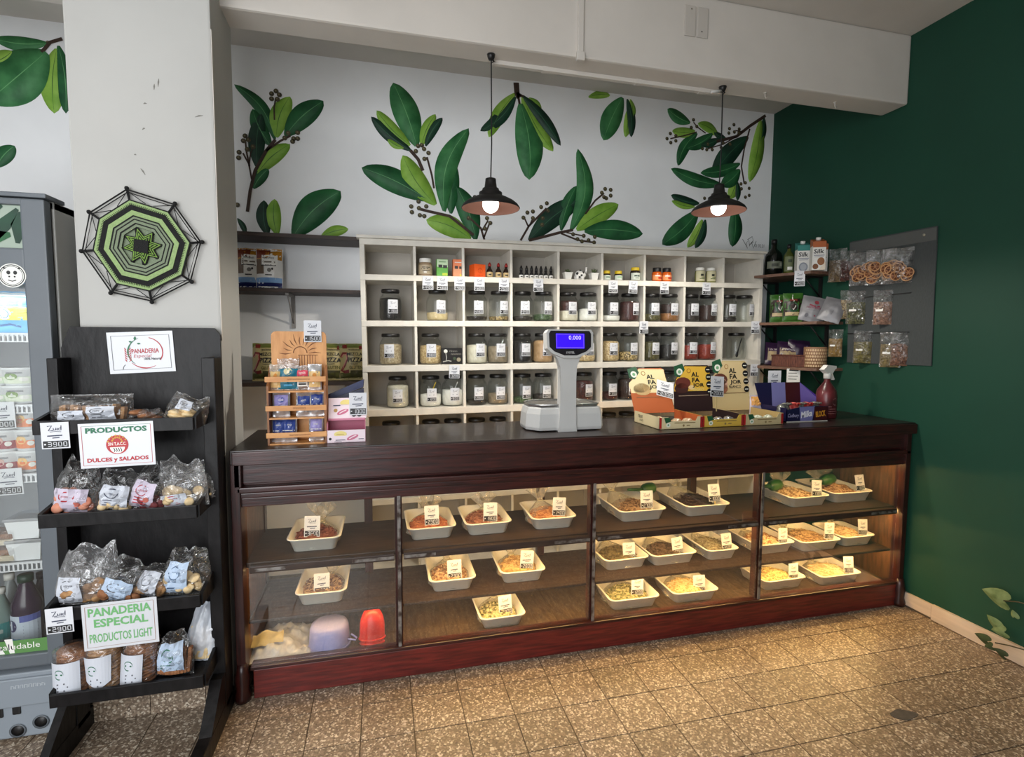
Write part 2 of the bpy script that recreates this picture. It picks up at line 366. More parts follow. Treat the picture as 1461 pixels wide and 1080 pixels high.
def leaf(Z, x0, y0, x1, y1, wd, k, bend=.06):
    a = Z(x0, y0); b = Z(x1, y1); lay[0] += 1; d = .0008+.00022*(lay[0] % 11)
    ax = Vector((b.x-a.x, b.z-a.z)); L = ax.length; ax /= L; nr = Vector((-ax.y, ax.x)); W = wd/3.176/205.0
    if Z is Z1: W = wd/2.297/230.
    n = 18; up_ = []; dn = []; md = []
    for i in range(n+1):
        t = i/n; c = Vector((a.x, a.z))+ax*L*t+nr*bend*L*sin(pi*t)
        hw = W*.5*max(0, sin(pi*min(1, t**1.12*.985+.015)))**.62*(1.0 if i < n else .0); md.append(c); up_.append(c+nr*hw); dn.append(c-nr*hw)
    mb = MB(); f = lambda p, q: (p.x, -q, p.y)
    vs = [f(p, d) for p in up_]+[f(p, d+.0005) for p in md]+[f(p, d) for p in dn]+[f(p, 0) for p in up_]+[f(p, 0) for p in dn]; m = n+1; fs = []
    for i in range(n):
        fs += [(i, i+1, m+i+1, m+i), (m+i, m+i+1, 2*m+i+1, 2*m+i), (3*m+i, 3*m+i+1, i+1, i), (2*m+i, 2*m+i+1, 4*m+i+1, 4*m+i)]
    mb.add([Vector(v)-Vector((a.x, 0, a.z)) for v in vs], fs, LG[k], True)
    F = Face(mb, lambda s, t, q: (s-a.x, -d-.0006-q, t-a.z)); F.stroke([(p.x, p.y) for p in md[1:-1]], .0045, RIB[k], .0001, True)
    mb.build('painted_leaf', wb, (a.x, 0, a.z))
def sprig(Z, stems, balls, br_=9.5):
    mb = MB(); o = Z(*(balls[0] if balls else stems[0][1])); d = .0009
    F = Face(mb, lambda s, t, q: (s-o.x, -q, t-o.z))
    for st in stems:
        w_ = st[0] if not isinstance(st[0], tuple) else 8; pts = st[1:] if not isinstance(st[0], tuple) else st
        F.stroke([(Z(*p).x, Z(*p).z) for p in pts], w_/3.176/205., BARK, .0034)
    for bx in balls:
        p = Z(*bx); F.disc(p.x, p.z, br_/3.176/205., BERRY, .0042, 10); F.disc(p.x-.002, p.z+.003, br_*.35/3.176/205., solid(122, 112, 76, .6), .0046, 6)
    mb.build('painted_berry_sprig', wb, (o.x, 0, o.z))
for q in [(230, 380, 45, 128, 50, 'D', -.13), (212, 408, 128, 240, 56, 'D'), (152, 512, 168, 262, 62, 'K', .05), (236, 368, 298, 184, 72, 'L', .08), (276, 362, 449, 204, 84, 'D', .05), (150, 532, 298, 400, 62, 'L', .06), (132, 600, 200, 512, 46, 'D'),
          (196, 812, 180, 654, 54, 'K'), (240, 812, 228, 648, 56, 'L'), (312, 818, 527, 612, 118, 'D', .07), (440, 816, 562, 783, 44, 'L', .05), (60, 735, 98, 806, 22, 'K'),
          (872, 408, 765, 121, 108, 'M', -.03), (842, 405, 690, 247, 56, 'L', .05), (847, 430, 665, 275, 50, 'K', .05), (812, 418, 740, 378, 30, 'L'), (892, 408, 957, 264, 46, 'L', .05), (912, 408, 988, 280, 40, 'K'),
          (922, 652, 622, 506, 100, 'D', -.04), (957, 674, 808, 450, 92, 'L'), (996, 704, 1107, 328, 92, 'M', .12), (1052, 605, 1000, 532, 40, 'D'), (1140, 832, 1052, 590, 92, 'D', -.05), (1027, 714, 1044, 488, 66, 'D', .03), (1117, 830, 915, 742, 88, 'L', -.08)]: leaf(Z4, *q)
for q in [(236, 170, 118, 368, 60, 'L', -.05), (240, 186, 80, 340, 52, 'K', .08), (300, 190, 356, 252, 36, 'L'), (270, 182, 410, 432, 74, 'L', -.05), (262, 216, 302, 561, 124, 'M'), (272, 180, 444, 406, 54, 'K', .04),
          (570, 186, 668, 178, 34, 'L'), (724, 188, 638, 382, 96, 'M', -.03), (745, 250, 738, 368, 40, 'L'), (760, 196, 772, 285, 30, 'L'), (746, 195, 764, 368, 42, 'K'),
          (300, 836, 536, 648, 92, 'K', .05), (446, 790, 516, 588, 58, 'D', .05), (490, 792, 522, 420, 82, 'M', -.14), (516, 788, 706, 672, 82, 'L', .03), (552, 792, 816, 806, 92, 'D', .04),
          (1030, 304, 928, 240, 58, 'M'), (1052, 340, 950, 340, 48, 'L'), (1160, 362, 1066, 304, 48, 'L', -.08), (1192, 372, 1138, 346, 30, 'K'), (1062, 350, 975, 497, 56, 'D', -.1), (1132, 352, 1015, 418, 54, 'D'), (1162, 376, 1078, 402, 40, 'K'),
          (1292, 366, 1128, 552, 92, 'K', -.05), (1366, 278, 1342, 405, 38, 'K'), (1350, 290, 1300, 571, 74, 'L', .04), (1256, 488, 1078, 530, 58, 'D', .06), (1256, 516, 1172, 588, 70, 'D'), (1176, 584, 944, 510, 64, 'D', .06), (1240, 556, 1208, 648, 58, 'L'), (1238, 560, 1246, 655, 34, 'K'),
          (1072, 668, 944, 630, 48, 'K'), (1052, 684, 947, 656, 32, 'L'), (1068, 702, 904, 854, 96, 'D', .05), (1086, 742, 1018, 868, 50, 'L'), (1100, 742, 1054, 871, 46, 'K'), (1232, 690, 1222, 864, 78, 'D')]: leaf(Z5, *q)
for q in [(155, 142, -20, 128, 40, 'M'), (40, 170, -20, 205, 44, 'L'), (152, 172, -40, 335, 135, 'M', .0), (186, 160, 178, 372, 64, 'L', -.04), (192, 150, 216, 372, 44, 'D', .04), (-12, 548, 48, 478, 46, 'D')]: leaf(Z1, *q)
sprig(Z4, [(12, (105, 706), (118, 610), (140, 520), (190, 430), (232, 380)), (8, (190, 430), (255, 385), (300, 362)), (6, (228, 290), (226, 235), (234, 190)), (6, (125, 560), (112, 490), (85, 440)), (6, (115, 500), (100, 430), (96, 380)), (5, (112, 500), (120, 440), (130, 415))],
      [(215, 172), (235, 160), (250, 177), (215, 195), (241, 197), (275, 372), (290, 350), (315, 375), (333, 348), (333, 375), (310, 388), (95, 363), (87, 385), (110, 380), (68, 437), (66, 462), (105, 424), (131, 412), (60, 675)])
sprig(Z4, [(14, (843, 428), (878, 468), (900, 520)), (8, (918, 458), (940, 540), (950, 600)), (12, (1130, 812), (1020, 725), (930, 705), (880, 692)), (9, (1178, 832), (1162, 780), (1112, 735)), (7, (1168, 790), (1195, 745)), (7, (1175, 825), (1200, 762))],
      [(878, 408), (868, 432), (905, 422), (925, 440), (907, 467), (895, 405), (847, 682), (850, 708), (880, 660), (882, 690), (886, 722), (915, 682), (906, 726), (1107, 735), (1205, 757), (1180, 782), (1190, 735), (1135, 640)])
sprig(Z5, [(24, (242, 121), (246, 170), (256, 190)), (10, (248, 165), (258, 218)), (10, (250, 170), (276, 186))], [])
sprig(Z5, [(9, (262, 836), (300, 770), (345, 725), (380, 690)), (7, (298, 775), (280, 735)), (7, (305, 765), (318, 735)), (8, (555, 716), (600, 655), (640, 622)), (12, (300, 836), (380, 816), (440, 800), (500, 788)), (8, (445, 804), (520, 834), (600, 846)), (6, (470, 800), (545, 815))],
      [(293, 710), (275, 733), (318, 735), (381, 668), (355, 685), (385, 700), (362, 735), (360, 765), (318, 705), (645, 603), (670, 607), (670, 633), (650, 645), (630, 620), (640, 640), (500, 808), (548, 815), (570, 835), (598, 820), (540, 840), (595, 845), (520, 830)])
sprig(Z5, [(14, (1372, 270), (1300, 318), (1240, 365), (1150, 388)), (8, (1300, 330), (1275, 420), (1262, 500), (1275, 580)), (6, (1240, 365), (1180, 400), (1110, 420)), (6, (1060, 345), (1000, 362), (940, 375)), (6, (1100, 350), (1062, 322), (1045, 300)), (6, (1270, 345), (1235, 338))],
      [(1045, 290), (1060, 320), (1035, 325), (940, 352), (965, 362), (942, 393), (925, 375), (965, 385), (1085, 420), (1105, 425), (1130, 425), (1170, 415), (1110, 400), (1180, 395), (1210, 400), (1228, 312), (1208, 330), (1252, 332), (1250, 350), (1205, 350), (1230, 345), (1260, 580), (1280, 575), (1297, 600), (1262, 602), (1280, 640), (1297, 632), (1095, 645)], 8.5)
sprig(Z1, [(12, (138, 172), (165, 140), (205, 128))], [(158, 140)], 6)
# the painter's signature
mb = MB(); o = Z5(1270, 850); F = Face(mb, lambda s, t, q: (s-o.x, -.001-q, t-o.z)); P5 = lambda x, y: (Z5(x, y).x, Z5(x, y).z)
for st in [[(1268, 830), (1282, 855), (1290, 872), (1284, 850), (1296, 832), (1300, 862)], [(1290, 832), (1312, 818), (1316, 836), (1300, 856), (1310, 846), (1318, 842)], [(1310, 848), (1316, 872), (1330, 838)]]: F.stroke([P5(*p) for p in st], .004, INK)
p = P5(1344, 860); F.text('01.02.21', p[0], p[1], .085, .024, INK); mb.build('painted_signature', wb, (o.x, 0, o.z))
# ------------------------------------------------------------------ conduits and boxes on the beam
DUCT = solid(202, 196, 188, .6)
p0 = RZ(702, 86, BZ); p1 = RZ(1024, 133, BZ)
o = thing('cable_duct', 'thin white cable duct along the beam underside between the pendant lamps', 'cable duct', (p0.x, p0.y, BZ))
mb = MB(); mb.box(0, p1.x-p0.x, -.012, .012, -.02, 0, DUCT, bev=.003); mb.build('duct', o)
mb = MB()
for x in (.25, .75, 1.12): mb.box(x, x+.03, -.014, .014, -.022, 0, DUCT)
mb.build('clip', o)
px_ = RY(828, 60, -1.07).x
o = thing('cable_duct', 'short white cable duct climbing the beam face to the ceiling', 'cable duct', (px_, -1.065, BZ))
mb = MB(); mb.box(-.014, .014, -.014, 0, -.01, CEIL-BZ, DUCT, bev=.003); mb.build('duct', o)
mb = MB(); mb.box(-.02, .02, -.02, 0, -.02, .02, DUCT, bev=.004); mb.build('elbow', o)
p = RY(993, 31, -1.066); o = thing('wall_plate', 'white two-part electrical cover plate on the beam face', 'cover plate', (p.x, -1.065, p.z))
for sx in (-1, 1):
    mb = MB(); mb.box(sx*.004, sx*.066, -.008, 0, -.075, .07, solid(190, 184, 176, .5), bev=.004); mb.build('plate', o)
    mb = MB(); mb.box(sx*.03-.004, sx*.03+.004, -.0095, -.006, sx*-.05, sx*-.05+.006, CHIP); mb.build('screw', o)
for u, v in ((1078, 141), (1176, 154)):
    p = RZ(u, v, BZ); o = thing('ceiling_hook', 'small white hook under the beam, '+('nearer the lamp' if u < 1100 else 'nearer the green wall'), 'hook', (p.x, -.985, BZ))
    mb = MB(); mb.tube([(0, 0, 0), (0, 0, -.02), (.008, 0, -.03), (.014, 0, -.022)], .003, DUCT); mb.build('hook', o)
    mb = MB(); mb.lathe([(.009, -.003), (.009, 0)], 10, DUCT); mb.build('rosette', o)
# ================================================================== DISPLAY COUNTER
def wood(name, c1, c2, stretch, rough=.35, coat=.15, scale=6.): return mat(name, c1, rough, col2=c2, scale=scale, stretch=stretch, bump=.15, coat=coat, detail=6)
MAHO = wood('mahogany along x', rgb(34, 12, 11), rgb(64, 24, 20), (1.2, 12, 14)); MAHOR = wood('reddish mahogany', rgb(74, 20, 17), rgb(110, 34, 28), (1.2, 12, 14), .4)
MAHOZ = wood('mahogany upright', rgb(32, 11, 10), rgb(58, 22, 18), (14, 12, 1.2)); DARKW = wood('dark shelf board', rgb(42, 30, 24), rgb(64, 47, 37), (1.5, 10, 10), .5, .05)
FLOORW = wood('display base board', rgb(64, 50, 36), rgb(92, 73, 53), (10, 1.5, 10), .5, 0.); TOPW = wood('counter top', rgb(26, 17, 15), rgb(42, 29, 25), (1.2, 14, 10), .38, .15)
ALU = mat('worn aluminium strip', rgb(150, 146, 142), .4, .6, col2=rgb(74, 62, 56), scale=22, lo=.42, hi=.6)
YG = -1.2; XA = -.43; XB = 3.05
ct = thing('display_counter', 'long dark mahogany shop counter with glass front and lit shelves', 'counter', (XA, YG, 0))
def cb(name, x0, x1, y0, y1, z0, z1, m, bev=.003, parent=None):
    mb = MB(); mb.box(x0-XA, x1-XA, y0-YG, y1-YG, z0, z1, m, bev=bev); return mb.build(name, parent or ct)
cb('countertop', XA, XB+.014, -1.23, -.72, 1.0, 1.06, TOPW, .005)
cb('edge_band', XA+.012, XB+.012, -1.24, -1.229, 1.0, 1.054, MAHO, .003)
cb('front_panel', XA+.04, XB-.02, -1.2, -1.17, .915, 1.0, MAHO)
cb('frieze_moulding', XA+.02, XB, -1.222, -1.185, .88, .905, MAHO, .006)
cb('frieze_moulding', XA+.02, XB, -1.212, -1.185, .858, .879, MAHO, .004)
cb('top_rail', XA+.02, XB, -1.205, -1.165, .82, .857, MAHO)
cb('frieze_back', XA+.036, XB-.03, -1.18, -1.166, .82, 1.0, MAHO, 0)
cb('corner_bracket', XA+.012, XA+.04, -1.222, -1.18, .905, 1.0, MAHOZ)
cb('bottom_rail', XA+.06, XB, -1.212, -1.17, 0, .125, MAHOR, .004)
cb('sill', XA+.05, XB, -1.215, -1.16, .125, .14, MAHO)
for i, (x0, x1) in enumerate(((XA, XA+.035), (XB-.03, XB))):
    pst = cb('corner_post', x0, x1, -1.222, -1.16, 0, 1.0, MAHOZ)
    mb = MB(); mb.lathe([(.03, .0), (.034, .02), (.026, .05), (.03, .1), (.024, .13), (.018, .16)], 12, MAHOZ, Matrix.Translation((x0-XA+.018, -.012, 0))); mb.build('turned_foot', ct)
    cb('end_panel', x0+.004, x1-.004, -1.16, -.76, .02, 1.0, wood('end panel', rgb(70, 45, 28), rgb(104, 70, 44), (10, 10, 1.5)))
    cb('back_post', x0, x1, -.79, -.74, 0, 1.0, MAHOZ)
DIV = [.232, 1.153, 2.1]
for x in DIV:
    d = cb('divider', x-.018, x+.014, -1.19, -1.15, .14, .83, MAHOZ)
    mb = MB(); mb.box(x-.007-XA, x+.007-XA, -.006, .0, .14, .825, ALU); mb.build('glazing_strip', d)
    cb('back_post', x-.16, x-.12, -.79, -.75, .1, 1.0, MAHOZ)
bays = [XA+.035]+DIV+[XB-.03]
for z, nm, yf in ((.57, 'upper_shelf', -1.17), (.313, 'middle_shelf', -1.16)):
    s = cb(nm, XA+.036, XB-.031, yf, -.76, z-(.022 if z > .5 else .013), z, DARKW)
    if nm == 'upper_shelf':
        for i in range(4):
            mb = MB(); mb.box(bays[i]+.02-XA, bays[i+1]-.02-XA, -.002, .028, .535, .565, DARKW, bev=.003); e = mb.build('shelf_edge', s)
            for q0, q1 in ((bays[i]+.02, bays[i]+.16), (bays[i+1]-.20, bays[i+1]-.02)): mb = MB(); mb.box(q0-XA, q1-XA, -.0035, -.001, .543, .556, ALU); mb.build('worn_edge_strip', s)
    else:
        for x in (.05, .98, 1.95, 2.75): mb = MB(); mb.box(x-.02-XA, x+.02-XA, .3, .34, .235, .2995, solid(176, 98, 56, .6), bev=.003); mb.build('support_block', s)
cb('base_board', XA+.036, XB-.031, -1.168, -.76, .095, .12, FLOORW)
for i in range(4):
    mb = MB(); mb.box(bays[i]+.016-XA, bays[i+1]-.016-XA, .004, .008, .141, .819, PANE); mb.build('glass_pane', ct)
WARM = mat('warm led strip', (1., .60, .21, 1), emit=1)
def led(z, y, pw):
    for i in range(4):
        k = pw*(.38, .85, 1.0, 1.15)[i]; m = WARM.copy(); m.name = f'warm led {k:.0f}'; m.node_tree.nodes['Principled BSDF'].inputs['Emission Strength'].default_value = k
        mb = MB(); mb.box(bays[i]+.03-XA, bays[i+1]-.03-XA, y-YG-.006, y-YG+.006, z-.004, z, m); mb.build('led_strip', ct)
led(.534, -1.156, 78); led(.2985, -1.130, 56); led(.818, -1.156, 56)
# ------------------------------------------------------------------ trays, their bags of dried goods and price cards
TRAYM = solid(250, 247, 238, .45)
def tray_mesh(W, D):
    H = .062; mb = MB(); n = 5
    def ring(w_, d_, z, r):
        P = []
        for cx, cy, a0 in ((w_/2-r, d_/2-r, 0), (-w_/2+r, d_/2-r, pi/2), (-w_/2+r, -d_/2+r, pi), (w_/2-r, -d_/2+r, 3*pi/2)):
            for k in range(n+1): a = a0+pi/2*k/n; P.append((cx+r*cos(a), cy+r*sin(a), z))
        return P
    R_ = [ring(W-.064, D-.064, .0, .02), ring(W-.052, D-.052, .001, .024), ring(W-.018, D-.018, H-.004, .03), ring(W-.001, D-.001, H-.004, .034), ring(W, D, H, .034), ring(W-.02, D-.02, H, .03), ring(W-.056, D-.056, .006, .022)]
    m = len(R_[0]); vs = [p for r in R_ for p in r]; fs = [tuple(range(m-1, -1, -1)), tuple(range(6*m, 7*m))]
    for i in range(6):
        for k in range(m): fs.append((i*m+k, i*m+(k+1) % m, (i+1)*m+(k+1) % m, (i+1)*m+k))
    mb.add(vs, fs, TRAYM, True); return mb
def bits(mb, n, cx, cy, rx, ry, zf, m, kind, sz, seed):
    R = random.Random(seed)
    for _ in range(n):
        a = R.uniform(0, 2*pi); q = R.random()**.5; x = cx+rx*q*cos(a); y = cy+ry*q*sin(a); z = zf(x, y)
        M = Matrix.Translation((x, y, z)) @ Matrix.Rotation(R.uniform(0, 6.3), 4, 'Z') @ Matrix.Rotation(R.uniform(-.7, .7), 4, 'X')
        if kind == 'grain': mb.ball((0, 0, 0), sz, sz*.6, sz*.5, m, 5, 3, M)
        elif kind == 'flake': mb.box(-sz, sz, -sz*.7, sz*.7, -sz*.12, sz*.12, m, M)
        elif kind == 'stick': mb.box(-sz*2.2, sz*2.2, -sz*.22, sz*.22, -sz*.22, sz*.22, m, M)
def tied_bag(label, x, y, z, W, L, c1, c2, kind, neck, seed, zb, tall=.11, fill=.062, film=FILM):
    """clear bag of dried goods lying in a tray: heap of goods, gathered film, flared tuft at the neck"""
    o = thing('bag_of_dried_goods', label, 'bag', (x, y, z), group='bags of dried goods in trays')
    ds = lambda c: tuple(x*.72+.28*(c[0]*.3+c[1]*.5+c[2]*.2) for x in c[:3])+(1,)
    c1, c2 = ds(c1), ds(c2)
    R = random.Random(seed); zf = lambda a, b: fill*max(0, 1-(a/(W*.5))**2*.9-((b+L*.08)/(L*.5))**2*.9)**.6+.011*noise.noise(Vector((a*38, b*38, seed)))
    ca, cb2 = c1, c2; m1 = mat(f'goods {seed}', c1, .75, col2=c2, scale=70, bump=.6)
    m2 = mat(f'goods bits a {seed}', c1, .7); m3 = mat(f'goods bits b {seed}', c2, .7)
    mb = MB(); mb.grid(lambda u, v: (lambda a, q: (W*.5*q*cos(a), -L*.08+L*.46*q*sin(a), zf(W*.5*q*cos(a), -L*.08+L*.46*q*sin(a)) if q < .99 else 0))(2*pi*u, 1-v), 24, 8, m1, closed=True)
    bits(mb, 110, 0, -L*.08, W*.45, L*.42, zf, m2, kind, .0085, seed); bits(mb, 110, 0, -L*.08, W*.45, L*.42, zf, m3, kind, .0085, seed+9)
    stuff(mb.build('dried_goods', o))
    nx, ny, nz = neck; mb = MB()
    def fn(u, v):
        a = 2*pi*u
        if v < .72:
            t = v/.72; k = (1-t**1.45)*.90+.10; cx = nx*t**1.5; cy = -L*.06+(ny+L*.06)*t**1.4; cz = nz*t**1.25
            wr = 1+.14*sin(a*9+seed)*t+.07*sin(a*17+seed*2)*t+.09*noise.noise(Vector((cos(a)*2, sin(a)*2+seed, v*5)))
            ex = W*.54*k*wr; ey = L*.50*k*wr
            lift = (fill+.012)*max(0, 1-((k-.1)**2))*(t > 0)*(1 if t < .5 else 1)
            return (cx+ex*cos(a), cy+ey*sin(a), max(cz, min(lift*min(1, t*6), fill+.02)*(1-t)+cz*t) if t > 0 else .001)
        t = (v-.72)/.28; fl = .1+.42*t; wr = 1+.35*sin(a*5+seed*2)*t+.2*noise.noise(Vector((cos(a)*3, sin(a)*3, seed+v*4)))
        return (nx+W*.5*fl*wr*cos(a)+nx*.25*t, ny+ny*.2*t+W*.4*fl*wr*sin(a), nz+tall*.42*t*(1+.3*sin(a*4+seed)))
    mb.grid(fn, 60, 18, film, closed=True); mb.build('film', o)
    mb = MB(); mb.tube([(nx+.016*cos(k*pi/4), ny+.016*sin(k*pi/4), nz+.002) for k in range(9)], .0022, solid(200, 190, 150, .5), 5); mb.build('tie', o)
    return o
ZS = {1: .57, 2: .313, 3: .12}
rowname = {1: 'top shelf', 2: 'middle shelf', 3: 'base board'}
C = rgb
# x0,x1,yfront,depth,row, contents text, colours, kind, price, card pixel (u of centre, v bottom), neck offset
TR = [(-.247, -.017, -1.12, .305, 1, 'dark red dried fruit', C(118, 36, 22), C(160, 80, 50), 'grain', '3600', 445, 766, (.02, .03, .075), 'first bay'),
 (-.221, .002, -1.10, .305, 2, 'mixed brown bark pieces', C(120, 80, 46), C(206, 160, 92), 'flake', '4600', 459, 847, (.03, .08, .04), 'first bay'),
 (.269, .501, -1.10, .305, 1, 'orange red powder', C(178, 76, 18), C(206, 112, 40), 'grain', '2300', 616.5, 749, (.01, .10, .05), 'second bay, beside the divider'),
 (.542, .774, -1.10, .30, 1, 'reddish chopped leaves', C(128, 62, 38), C(178, 110, 76), 'flake', '1900', 699.5, 744, (.02, .10, .05), 'second bay, centre'),
 (.875, 1.111, -1.10, .295, 1, 'orange brown fruit peel', C(176, 96, 28), C(226, 150, 66), 'flake', '1400', 797, 736, (-.02, .05, .09), 'second bay, far end'),
 (.370, .597, -1.11, .31, 2, 'brown speckled seeds', C(146, 92, 50), C(214, 172, 112), 'grain', '2300', 649, 826, (.0, .09, .06), 'second bay'),
 (.718, .952, -1.10, .305, 2, 'golden yellow chips', C(196, 140, 36), C(240, 196, 96), 'flake', '2800', 751, 812, (-.01, .08, .05), 'second bay'),
 (.604, .834, -1.147, .27, 3, 'green and yellow flower heads', C(108, 104, 36), C(222, 206, 130), 'grain', '2900', 722, 877, (.0, .08, .055), 'second bay'),
 (1.343, 1.615, -1.095, .34, 1, 'grey brown seeds', C(104, 70, 42), C(168, 128, 84), 'grain', '2700', 923, 725, (-.06, .10, .09), 'third bay'),
 (1.725, 2.0, -1.095, .37, 1, 'black dried flowers', C(34, 22, 24), C(70, 50, 46), 'flake', '1800', 1020, 715, (-.03, .12, .085), 'third bay'),
 (1.267, 1.528, -1.08, .29, 2, 'dark green dried leaves', C(84, 72, 30), C(132, 112, 58), 'flake', '1200', 898, 799, (-.01, .11, .06), 'third bay'),
 (1.538, 1.811, -1.085, .28, 2, 'purple brown petals', C(62, 44, 30), C(112, 84, 58), 'flake', '6000', 968, 791, (-.02, .11, .06), 'third bay'),
 (1.865, 2.07, -1.09, .30, 2, 'grey green needles', C(120, 108, 70), C(170, 156, 112), 'stick', '4500', 1047, 784, (-.02, .11, .06), 'third bay'),
 (1.287, 1.57, -1.13, .27, 3, 'small green buds', C(104, 108, 40), C(200, 186, 112), 'grain', '1200', 909, 849, (.0, .09, .05), 'third bay'),
 (1.640, 1.917, -1.137, .27, 3, 'pale yellow flowers', C(216, 168, 66), C(246, 214, 136), 'grain', '4000', 998, 845, (.0, .08, .06), 'third bay'),
 (2.386, 2.659, -1.09, .33, 1, 'light brown chopped root', C(150, 108, 58), C(226, 190, 130), 'grain', '1300', 1165.6, 708, (.03, .12, .05), 'fourth bay'),
 (2.70, 2.985, -1.075, .33, 1, 'brown red chopped root', C(150, 98, 50), C(206, 160, 104), 'grain', '1600', 1248, 698, (.02, .12, .05), 'fourth bay'),
 (2.18, 2.44, -1.085, .30, 2, 'orange and gold popped seeds', C(184, 116, 38), C(248, 218, 156), 'grain', '2000', 1123, 776, (-.03, .10, .05), 'fourth bay'),
 (2.46, 2.735, -1.11, .30, 2, 'long brown twigs', C(140, 98, 50), C(204, 162, 98), 'stick', '1500', 1198, 767, (-.05, .10, .05), 'fourth bay'),
 (2.755, 2.99, -1.10, .26, 2, 'fine golden straw', C(190, 150, 84), C(232, 200, 140), 'stick', '2200', 1252, 761, (-.02, .07, .075), 'fourth bay'),
 (2.206, 2.49, -1.125, .26, 3, 'bright yellow blossoms', C(206, 164, 50), C(250, 222, 110), 'grain', '1700', 1132, 827, (-.02, .08, .05), 'fourth bay'),
 (2.561, 2.85, -1.15, .27, 3, 'pale yellow straw', C(214, 180, 100), C(244, 220, 156), 'stick', '1900', 1211, 817, (-.02, .08, .05), 'fourth bay')]
for i, (x0, x1, yf, dp, r, txt, c1, c2, kind, price, cu, cv, neck, bay) in enumerate(TR):
    z = ZS[r]; W = x1-x0; cx = (x0+x1)/2; cy = yf+dp/2
    side = ' at the near end' if False else ''
    o = thing('plastic_tray', f'white plastic tray of {txt}, {rowname[r]}, {bay}', 'tray', (cx, cy, z), random.uniform(-.02, .02), 'white trays in the display counter')
    tm = tray_mesh(W, dp); tm.build('tray', o)
    ys = max(-1.14, yf+.028)
    p = RY(cu, cv, yf+.055)
    tied_bag(f'clear tied bag of {txt}, {rowname[r]}, {bay.split(",")[0]}', cx-.004, cy-.004, z+.008, W*.86, dp*.74, c1, c2, kind, neck, 40+i, z, film=FILMY, tall=.16)
    price_card(f'price card {price} in the tray of {txt}, {rowname[r]}', price, (min(p.x, x1-.045), yf+.055, max(p.z, z+.012)), random.uniform(-.12, .12), random.uniform(-.22, -.1), roll=random.uniform(-.06, .1), stick=min(.05, max(p.z, z+.012)-z-.009), group='price cards in the trays')
    # dark green rounded scoops resting in three trays
SCOOP = mat('dark green plastic', rgb(26, 66, 30), .3, col2=rgb(50, 98, 44), scale=8)
for (u, v, y, l, lab) in [(925, 697, -.85, .11, 'seeds tray of the third bay'), (1106, 692, -.92, .12, 'light brown root tray'), (1181, 684, -.93, .15, 'brown red root tray')]:
    p = RY(u, v, y); o = thing('green_scoop', f'smooth dark green rounded scoop resting on the {lab}', 'scoop', (p.x, y, p.z), .35)
    mb = MB(); mb.lathe([(0, -l/2), (.018, -l/2+.006), (.030, -l*.3), (.034, 0), (.030, l*.3), (.016, l/2-.005), (0, l/2)], 14, SCOOP, Matrix.Rotation(pi/2, 4, 'Y') @ Matrix.Rotation(0, 4, 'Z')); mb.build('bowl', o)
    mb = MB(); mb.tube([(-l/2+.01, 0, 0), (-l/2-.05, .01, .008), (-l/2-.09, .02, .012)], [.012, .009, .007], SCOOP, 8); mb.build('handle', o)
# red scoop, lilac tub, hazy reflection sheet on the base board of the first bay
p = RZ(531, 900, .12); RED = solid(206, 40, 26, .4)
o = thing('red_scoop', 'bright red plastic scoop standing on the counter base board', 'scoop', (p.x, -1.125, .12), -.1)
mb = MB()
def fs_(u, v, k=1.):
    a = pi*(u-.5)*1.1; q = v*1.0; zz = .163*q; r = .056*k*(math.sqrt(max(0, 1-max(0, (q-.35)/.65)**2.4)))
    return (r*sin(a)*(1.0-.08*(q < .1)), .02-r*cos(a)*.95+.012*q, zz+(.02*cos(a)*(1-q)**3))
mb.grid(lambda u, v: fs_(u, v), 18, 16, RED); mb.grid(lambda u, v: fs_(1-u, v, .93), 18, 16, RED); mb.build('scoop_bowl', o)
mb = MB(); mb.tube([(fs_(u/12, .14, 1.03)) for u in range(13)], .004, RED, 6); mb.build('raised_rim', o)
mb = MB(); mb.tube([(fs_(u/12, 0, 1.03)) for u in range(13)], .005, RED, 6); mb.build('mouth_rim', o)
mb = MB(); mb.box(-.01, .01, .0, .07, .06, .075, RED, bev=.004); mb.build('handle', o)
p = RZ(470, 922, .12); LIL = mat('lilac plastic', rgb(150, 152, 206), .5, var=.05, scale=10)
o = thing('lilac_tub', 'upturned lilac blue plastic tub on the counter base board', 'tub', (p.x, -1.075, .12))
mb = MB(); mb.lathe([(.088, 0), (.09, .004), (.085, .08), (.078, .098), (.06, .106), (0, .108)], 28, LIL); mb.build('tub', o)
mb = MB(); mb.lathe([(.088, 0), (.094, 0), (.094, .01), (.088, .012)], 28, LIL, cap=False); mb.build('rim', o)
mb = MB(); mb.tube([(.08, -.03, .03), (.115, -.035, .022), (.12, -.03, .03), (.095, -.02, .045)], .004, LIL, 6); mb.build('handle', o)
p = RZ(398, 915, .12)
o = thing('reflection_haze_sheet', 'crumpled cloudy sheet with yellow band, added as reflection haze over the base board', 'bag', (p.x+.01, -1.03, .12), .1)  # cloudy sheet added in place of the white haze reflected in the pane
mb = MB(); mb.grid(lambda u, v: ((u-.5)*.27, (v-.5)*.26, .006+.085*(sin(pi*u)*sin(pi*v))**.6*(.62+.55*noise.noise(Vector((u*4, v*4, 2))))+.02*noise.noise(Vector((u*13, v*13, 5)))), 26, 26, clear_mat('white film', (.95, .95, .95, 1), .15, .42, .2, 1, 22, .5, (.95, .95, .95, 1))); mb.build('film', o)
mb = MB(); mb.grid(lambda u, v: (-.12+u*.14, -.08+v*.05, .055+.03*noise.noise(Vector((u*3, v*3, 8)))+.03*v), 8, 4, solid(176, 160, 110, .5)); mb.build('haze_band', o)
